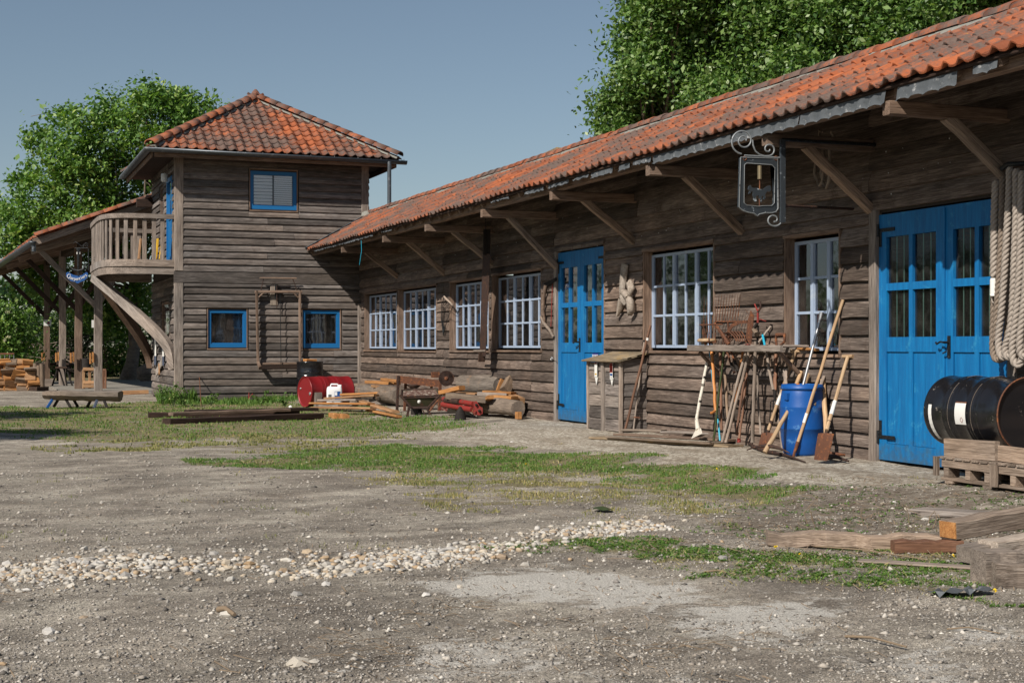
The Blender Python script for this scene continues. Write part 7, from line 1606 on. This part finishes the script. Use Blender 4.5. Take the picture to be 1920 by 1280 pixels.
rod('arm', [W2(1420, 645, 7.98), W2(1421, 622, 7.98), W2(1421, 610, 7.98)], .014, M['black'], t, 6); rod('arm', [W2(1412, 618, 7.95), W2(1420, 606, 7.96)], .018, M['black'], t, 6); rod('red_arm', [W2(1421, 605, 7.96), W2(1421, 586, 7.96)], .013, M['red'], t, 6); rod('red_arm', [W2(1415, 570, 7.96), W2(1421, 584, 7.96), W2(1425, 577, 7.96)], .009, M['red'], t, 6); rod('jaw', [W2(1421, 586, 7.96), W2(1427, 576, 7.96), W2(1425, 566, 7.96), W2(1420, 563, 7.96)], [.008, .012, .01, .004], M['darkrust'], t, 6); rod('spring', [W2(1424, 598, 7.96), W2(1436, 602, 7.94)], .005, M['red'], t, 5)
lump([W2(1414, 618, 7.92), W2(1420, 627, 7.92)], [.025, .03], M['bark2'], t, 'wood_grip')
t = rt('crossed grey and cyan tipped stick leaning on the rack right half', 'cross_stick', 'stick', 1432, 630); stick('stick', W2(1445, 612, 7.98), W2(1423, 641, 7.93), .012, M['greyhandle'], t); stick('stick', W2(1430, 628, 7.94), W2(1434, 648, 7.9), .013, M['cyan'], t)
t = rt('red D shaped spade grip standing at the right end of the rack', 'spade_stub', 'spade', 1463, 645, 7.95); b = MB(); b.tube([W2(1456, 647, 7.95), W2(1455, 636, 7.95), W2(1456, 627, 7.95), W2(1471, 627, 7.95), W2(1471, 640, 7.95), W2(1464, 647, 7.95)], [.014, .014, .018, .018, .014, .014], 8); b.build('grip', M['rust'], t)
t = rt('small round bristle brush at the far left on the rack', 'brush', 'brush', 1326, 638); MB().lathe([(0, 0), (.11, .0), (.12, .02), (.10, .04), (0, .045)], T(W2(1326, 641, 7.98)), 18).build('head', M['handle'], t)
rod('wire', [W2(1398, 580, 8.1), W2(1404, 590, 8.12), W2(1392, 604, 8.1), W2(1388, 618, 8.05)], .003, M['rust'], thing('wire_tangle', 'thin bent wires springing up behind the arched blade', 'wire', W2(1398, 600, 8.1), HG), 4)
tag(timber('orange_block', W2(1499, 653, WX - .06), W2(1532, 656, WX - .06), .06, .03, M['orange'], None), 'orange strip of wood on the narrow window sill', 'wood offcut')
# two handles leaning by the cabinet
t = tool('rake with long brown handle and white ring leaning right of the meter cabinet', 'rake', 'rake', W2(1172, 806, 7.85)); a, e = W2(1220, 610, WX - .05), W2(1172, 806, 7.85); stick('shaft', a, e, .017, M['redhandle'], t, 10, .005); MB().tube([a.lerp(e, .12), a.lerp(e, .145)], .019, 10, cap=False).build('ring', M['paper'], t)
t = tool('thin grey iron tipped handle leaning behind the brown rake handle', 'thin_tool', 'hoe', W2(1189, 804, 7.95)); stick('shaft', W2(1208, 640, WX - .05), W2(1188, 804, 7.95), .012, M['greyhandle'], t); stick('tip', W2(1208, 638, WX - .05), W2(1207, 648, WX - .05), .018, M['black'], t); rod('peg', [W2(1189, 782, 7.95), W2(1200, 783, 7.95)], .01, M['rust'], t, 5)

# ------------------------------------------------------------------ great rope coil at the right door
RPX = 8.06
rp = thing('rope_coil', 'heavy coil of thick grey twisted rope hung beside the wide blue door', 'rope', W2(1905, 690, RPX))
def rope(path, r_, name, parent, mat, pitch=.13, seg=6):
    P = [Vector(p) for p in path]; out = [P[0]]
    # Catmull-Rom, resampled evenly
    Q = []
    for i in range(len(P) - 1):
        p0 = P[max(i-1, 0)]; p1 = P[i]; p2 = P[i+1]; p3 = P[min(i+2, len(P)-1)]
        for k in range(24):
            t = k / 24; Q.append(.5 * ((2*p1) + (p2-p0)*t + (2*p0-5*p1+4*p2-p3)*t*t + (-p0+3*p1-3*p2+p3)*t**3))
    Q.append(P[-1]); step = .014; S = [Q[0]]; acc = 0
    for a, c_ in zip(Q[:-1], Q[1:]):
        d = (c_ - a).length; pos = step - acc
        while pos <= d and d > 0: S.append(a.lerp(c_, pos / d)); pos += step
        acc = (acc + d) % step if d > 0 else acc
    b = MB(); ref = Vector((1, 0, 0)); n = len(S)
    for s_ in range(3):
        pts = []
        for i, p in enumerate(S):
            d = (S[min(i+1, n-1)] - S[max(i-1, 0)]).normalized(); u = (ref - d * ref.dot(d)).normalized(); w = d.cross(u); a = 2 * math.pi * (i * step / pitch + s_ / 3); pts.append(p + (u * math.cos(a) + w * math.sin(a)) * r_ * .52)
        b.tube(pts, r_ * .56, seg)
    return b.build(name, M[mat], parent)
def ropemat(name, c1, c2, c3):
    s = NT(name); v = s.obj(); c = s.mix(s.noise(v, 5, 5, .7), c1, c2); c = s.mix(s.ramp(s.noise(v, 120, 4, .8), [(.4, (0,)*3), (.65, (.7,)*3)]), c, c3); s.bump(s.noise(s.vm('MULTIPLY', v, (1, 1, 1)), 240, 3), .8, .004); return s.fin(c, .95, 0, .1)
M['rope'] = ropemat('grey_hemp_rope', (.34, .29, .25), (.22, .185, .16), (.48, .43, .38)); M['ropedark'] = ropemat('dirty_hemp_rope', (.22, .175, .14), (.13, .10, .08), (.33, .27, .22))
def R_(px, py, dx=0): return on_x(px, py, RPX + dx)
strands = [([(1867, 338, .02), (1866, 420, .0), (1864, 520, .0), (1862, 600, -.01), (1861, 650, -.02), (1866, 672, -.03), (1880, 672, -.03), (1886, 655, .0), (1890, 560, .05), (1888, 430, .05), (1883, 340, .06)], 'ropedark'),
 ([(1880, 332, .0), (1878, 400, -.02), (1876, 470, -.02), (1870, 560, -.03), (1866, 640, -.03)], 'ropedark'),
 ([(1893, 315, -.05), (1892, 360, -.06), (1888, 430, -.06), (1884, 500, -.06), (1878, 580, -.06), (1872, 640, -.06), (1878, 668, -.08), (1892, 660, -.06), (1903, 600, -.02), (1908, 500, .02), (1908, 330, .04)], 'rope'),
 ([(1905, 318, -.08), (1905, 400, -.09), (1902, 480, -.1), (1899, 560, -.1), (1894, 620, -.11), (1885, 650, -.12), (1888, 668, -.12), (1904, 660, -.1), (1916, 600, -.06), (1922, 450, 0), (1920, 320, 0)], 'rope'),
 ([(1916, 322, -.1), (1914, 400, -.12), (1912, 500, -.12), (1905, 590, -.13), (1898, 650, -.14), (1901, 678, -.14), (1913, 680, -.12), (1925, 620, -.08), (1934, 480, -.04), (1934, 325, -.04)], 'rope'),
 ([(1930, 320, -.1), (1928, 420, -.12), (1922, 540, -.14), (1912, 640, -.14), (1918, 668, -.12), (1936, 640, -.1), (1946, 480, -.06), (1946, 325, -.06)], 'rope'),
 ([(1896, 340, .05), (1896, 450, .05), (1893, 560, .04), (1897, 640, .02), (1910, 668, .0), (1926, 640, .02), (1940, 330, .04)], 'ropedark')]
for pts, mt_ in strands: rope([R_(*q) for q in pts], .030 if mt_ == 'rope' else .027, 'strand', rp, mt_)
rope([R_(1867, 340, -.03), R_(1864, 420, -.04), R_(1863, 520, -.04)], .031, 'strand', rp, 'rope')
b = MB(); b.lathe([(.026, 0), (.03, .01)] + [(.028 + .003 * (i % 2), .01 + .008 * i) for i in range(16)] + [(.024, .15)], T(R_(1863, 555, -.04)), 12); b.build('whipping', M['paper'], rp)
b = MB(); c_ = R_(1863, 561, -.04); b.tube([c_ + Vector((0, math.sin(a) * .022, math.cos(a) * .03)) for a in [i * math.pi / 6 for i in range(13)]], .007, 6, cap=False); b.build('thimble', M['rope'], rp)
rod('hook', [R_(1870, 322, .14), R_(1890, 308, .0), R_(1950, 306, .0), R_(1960, 320, .14)], .02, M['iron'], rp, 8)
# ------------------------------------------------------------------ black drum on pallets
pz0 = Gz(7.7, 9.3); pcx0, pcx1, pcy0, pcy1 = 7.40, 8.16, 8.55, 9.76
zz = pz0
pal = thing('pallet', 'weathered brown wooden pallet under the lying black drum', 'pallet', (7.78, 9.15, zz))
def pboard(a, c_, w, h, nm='board', p=None, up=(0, 0, 1), mt_='pallet'): return timber(nm, a, c_, w, h, M[mt_], p, up=up, c=.003, seg=2, jit=.002)
M['pallet'] = wood('pallet_wood', (.07, .05, .037), (.24, .185, .142), (.42, .345, .28), .5, .7)
for y_ in (pcy0 + .06, (pcy0 + pcy1) / 2 + .02, pcy1 - .12): pboard((pcx0, y_, zz + .012), (pcx1, y_, zz + .012), .10, .022, 'base_board', pal)
pboard((pcx0 + .05, pcy0, zz + .036), (pcx0 + .05, pcy1 - .02, zz + .036), .1, .022, 'base_board', pal)
for y_ in (pcy0 + .06, pcy0 + .33, (pcy0 + pcy1) / 2 + .02, pcy1 - .35, pcy1 - .08):
    for x_ in (pcx0 + .06, (pcx0 + pcx1) / 2, pcx1 - .07): pboard((x_, y_ - (.03), zz + .09), (x_, y_ + .03, zz + .09), .11, .085, 'block', pal)
for x_ in (pcx0 + .0, ): pboard((x_ + .011, pcy0, zz + .165), (x_ + .011, pcy1 - .03, zz + .165), .022, .068, 'side_board', pal)
pboard(((pcx0 + pcx1) / 2, pcy0, zz + .155), ((pcx0 + pcx1) / 2, pcy1 - .03, zz + .155), .04, .07, 'side_board', pal); pboard((pcx1, pcy0, zz + .155), (pcx1, pcy1 - .03, zz + .155), .04, .07, 'side_board', pal)
y_ = pcy0 + .02
while y_ < pcy1: pboard((pcx0 - .012, y_, zz + .209), (pcx1, y_, zz + .209), .085, .018, 'deck_board', pal); y_ += .105
pboard((pcx0 - .03, pcy1 - .0, zz + .06), (pcx0 - .03, pcy1 - .0, zz + .215), .03, .05, 'end_block', pal, up=(0, 1, 0)); pboard((pcx0 - .025, 9.06, zz + .03), (pcx0 - .025, 9.06, zz + .2), .03, .07, 'end_block', pal, up=(0, 1, 0))
ch = thing('chock_plank', 'thick brown plank laid on the pallet edge holding the black drum', 'plank', (pcx0 + .05, 9.4, zz + .22))
pboard((pcx0 + .04, 9.10, zz + .30), (pcx0 + .04, pcy1 - .04, zz + .285), .05, .155, 'plank', ch); ch2 = thing('chock_plank', 'second brown plank end nearer the right edge under the black drum', 'plank', (pcx0 + .05, 8.8, zz + .22)); pboard((pcx0 + .06, 8.4, zz + .27), (pcx0 + .06, 9.09, zz + .285), .05, .12, 'plank', ch2)
ldr, lm = drum('lying_drum', 'big shiny black steel drum lying on the pallet by the wide door', (7.80, 10.12, .70), (.03, -1, 0), .292, .90, M['blackdrum'])
def on_drum(ax0, ax1, th0, th1, mat, nm, off=.004, n=8):
    vs = []
    for i in range(n + 1):
        th = th0 + (th1 - th0) * i / n
        for a in (ax0, ax1): vs.append(lm @ Vector(((.292 + off) * math.cos(th), (.292 + off) * math.sin(th), a)))
    b = MB(); b.add(vs, [(2*i, 2*i+1, 2*i+3, 2*i+2) for i in range(n)]); return b.build(nm, M[mat], ldr)
def th_of(v): q = lm.inverted().to_3x3() @ Vector(v); return math.atan2(q.y, q.x)
tf = th_of((-1, 0, .0)); tu = th_of((-1, 0, .3)); sg_ = 1 if tu > tf else -1
on_drum(.40, .53, tf + sg_ * .28, tf - sg_ * .30, 'paper', 'label', .011); on_drum(.40, .53, tf + sg_ * .32, tf + sg_ * .285, 'rust', 'tape', .011); on_drum(.06, .10, tf + sg_ * .2, tf - sg_ * .9, 'paper', 'label_remnant', .0045)
for k in range(4):
    c0 = (.485, tf - sg_ * .17); d = [(.018, 0), (0, .075), (-.018, 0), (0, -.075)]; a0, a1 = d[k], d[(k + 1) % 4]
    p = [lm @ Vector((.306 * math.cos(c0[1] + q[1]), .306 * math.sin(c0[1] + q[1]), c0[0] + q[0])) for q in (a0, a1)]; rod('red_diamond', p, .0012, M['red'], ldr, 4)
for k, zz_ in ((.345, .31), (.655, .59)):
    for a0, a1 in ((.3, 1.9), (2.2, 3.6), (4.1, 5.9)):
        b = MB(); n = 16; b.tube([lm @ Vector((.3015 * math.cos(a0 + (a1 - a0) * i / n), .3015 * math.sin(a0 + (a1 - a0) * i / n), zz_)) for i in range(n + 1)], .0022, 4, cap=False); b.build('hoop_scuff', M['stump'], ldr)
rim = MB(); rim.tube([lm @ Vector((.297 * math.cos(a), .297 * math.sin(a), .902)) for a in [i * math.pi / 24 for i in range(49)]], .007, 6, cap=False); rim.build('rusty_rim', M['rust'], ldr)

# ------------------------------------------------------------------ sawn beams in the right foreground
BG = 'rough sawn beams lying at the right'
def beam_g(lbl, a, c_, w, h, mat, za=0, zb=0, seg=6, jit=.006, name='sawn_beam'):
    p, q = G(*a), G(*c_); p.z += h / 2 + za; q.z += h / 2 + zb; o = timber(name, p, q, w, h, M[mat], None, seg=seg, jit=jit, c=.006); tag(o, lbl, 'beam', BG); return o
beam_g('longest pale plank with splintered left end, lying parallel to the workshop', (1437, 1022), (1770, 1030), .13, .085, 'pallet', 0, 0, 12, .013)
beam_g('short dark red beam butting the long pale plank', (1674, 1036), (1802, 1036), .10, .075, 'redhandle')
sb_ = beam_g('thick pale topped beam with orange cut end slanting to the right edge', (1778, 1036), (2060, 985), .14, .11, 'pallet', .085, .09, 8, .007)
MB().box((-.006, -.064, -.048), (.004, .064, .048)).build('end_grain', M['orange'], sb_, WM[sb_.name] @ T(-.001, 0, 0))
beam_g('twisted grey split beam under the slanting beam', (1806, 1058), (2080, 1030), .15, .09, 'stump', .0, .03, 6, .02)
beam_g('broken pale slab lying on the grey split beam', (1850, 1058), (2060, 1030), .15, .05, 'drift', .09, .1, 5, .012)
beam_g('blocky grey beam nearest the camera at the right edge', (1834, 1092), (2080, 1085), .16, .17, 'stump', 0, 0, 9, .014)
beam_g('split brown piece in front of the blocky grey beam', (1862, 1100), (2070, 1100), .07, .13, 'pallet', 0, 0, 5, .014)
beam_g('flat grey concrete coloured lath half sunk in the weeds', (1610, 1052), (1830, 1066), .10, .012, 'post', 0, 0, 3, .002)
beam_g('flat stone edging strip behind the sawn beams', (1720, 955), (1960, 975), .22, .045, 'post', -.02, -.02, 4, .004)
lt = MB(); c_ = G(1800, 1118); vs = []; n = 9
for i in range(n + 1):
    for j in range(4): vs.append((c_.x - .16 + .036 * i * (1 + .1 * math.sin(j)), c_.y - .05 + .035 * j, c_.z + .012 + .03 * abs(math.sin(i * 1.9 + j * 1.3))))
lt.add(vs, [(i*4+j, (i+1)*4+j, (i+1)*4+j+1, i*4+j+1) for i in range(n) for j in range(3)]); tag(lt.build('plastic_scrap', M['membrane']), 'crumpled grey plastic scrap in the weeds at lower right', 'plastic scrap')
c_ = G(1130, 958); b = MB(); vs = []
for i in range(9): a = i * 2 * math.pi / 9; vs.append((c_.x + .07 * math.cos(a), c_.y + .1 * math.sin(a), c_.z + .015 + .008 * (i % 2)))
b.add(vs + [(c_.x, c_.y, c_.z + .04)], [(i, (i+1) % 9, 9) for i in range(9)]); tag(b.build('green_scrap', M['green']), 'flat dark green scrap on the gravel in mid yard', 'scrap')
# yellow hawkbit blossoms, upright dead stems, taller weeds
fl = []
for px, py in ((1787, 1056), (1866, 1124), (1500, 1054), (1550, 1046), (985, 878), (1345, 888), (1455, 1040)): p = G(px, py); p.z += .05; fl.append((p, .006))
M['yellowpetal'] = leafmat('yellow_petals', [(0, (.75, .52, .01)), (1, (.85, .65, .03))], .6, .2); tag(leaves('yellow_flowers', fl, 7 * 14, .007, M['yellowpetal'], None, 7, clump=.004, per=14), kind='stuff')
b = MB()
for px, py, h_ in ((1515, 985, .15), (1530, 990, .12), (1620, 985, .13), (1705, 985, .14), (1630, 985, .09), (1525, 975, .16), (1750, 990, .12), (1740, 985, .1)): p = G(px, py); b.tube([p, p + Vector((random.uniform(-.05, .05), 0, h_ * .6)), p + Vector((random.uniform(-.06, .06), 0, h_))], [.004, .003, .0015], 5)
tag(b.build('dead_stalks', M['straw']), kind='stuff')
def weed(lbl, px, py, h_, n, seed, cat='weed'):
    g = G(px, py) if not isinstance(px, Vector) else px; t = thing('weed', lbl, cat, g, 'tall weeds by the tower foot'); b = MB(); r = random.Random(seed); bl = []
    for _ in range(n): e = g + Vector((r.gauss(0, .12), r.gauss(0, .05), h_ * r.uniform(.6, 1))); b.tube([g, g.lerp(e, .6) + Vector((0, 0, .03)), e], [.005, .004, .002], 4, cap=False); bl += [(g.lerp(e, k), .03) for k in (.35, .55, .75, .95)]
    b.build('stem', M['green'], t); leaves('foliage', bl, n * 4 * 8, .022, M['grass'], t, seed, clump=.035, per=8, hi=.8)
for px, py, h_, n, lb in ((305, 760, .45, 6, 'leafy weed left of the tower corner post'), (325, 762, .6, 7, 'tallest leafy weed in front of the tower corner post'), (345, 762, .35, 5, 'low weed just right of the corner post'), (490, 762, .42, 4, 'weed below the right side of the wooden frame'), (535, 762, .30, 5, 'small weed left of the black upright drum'), (395, 762, .28, 4, 'small weed below the left lower tower window')): weed(lb, px, py, h_, n, px)
# litter by the tower: small crumpled white wrapper
c_ = G(545, 768); b = MB(); b.add([Vector(v) * .04 + Vector((c_.x, c_.y, c_.z + .05)) for v in IV * (1 + RNG.uniform(-.35, .35, (12, 1)))], [tuple(f) for f in IF]); tag(b.build('wrapper', M['paper']), 'crumpled white wrapper in the grass left of the red drum', 'wrapper')
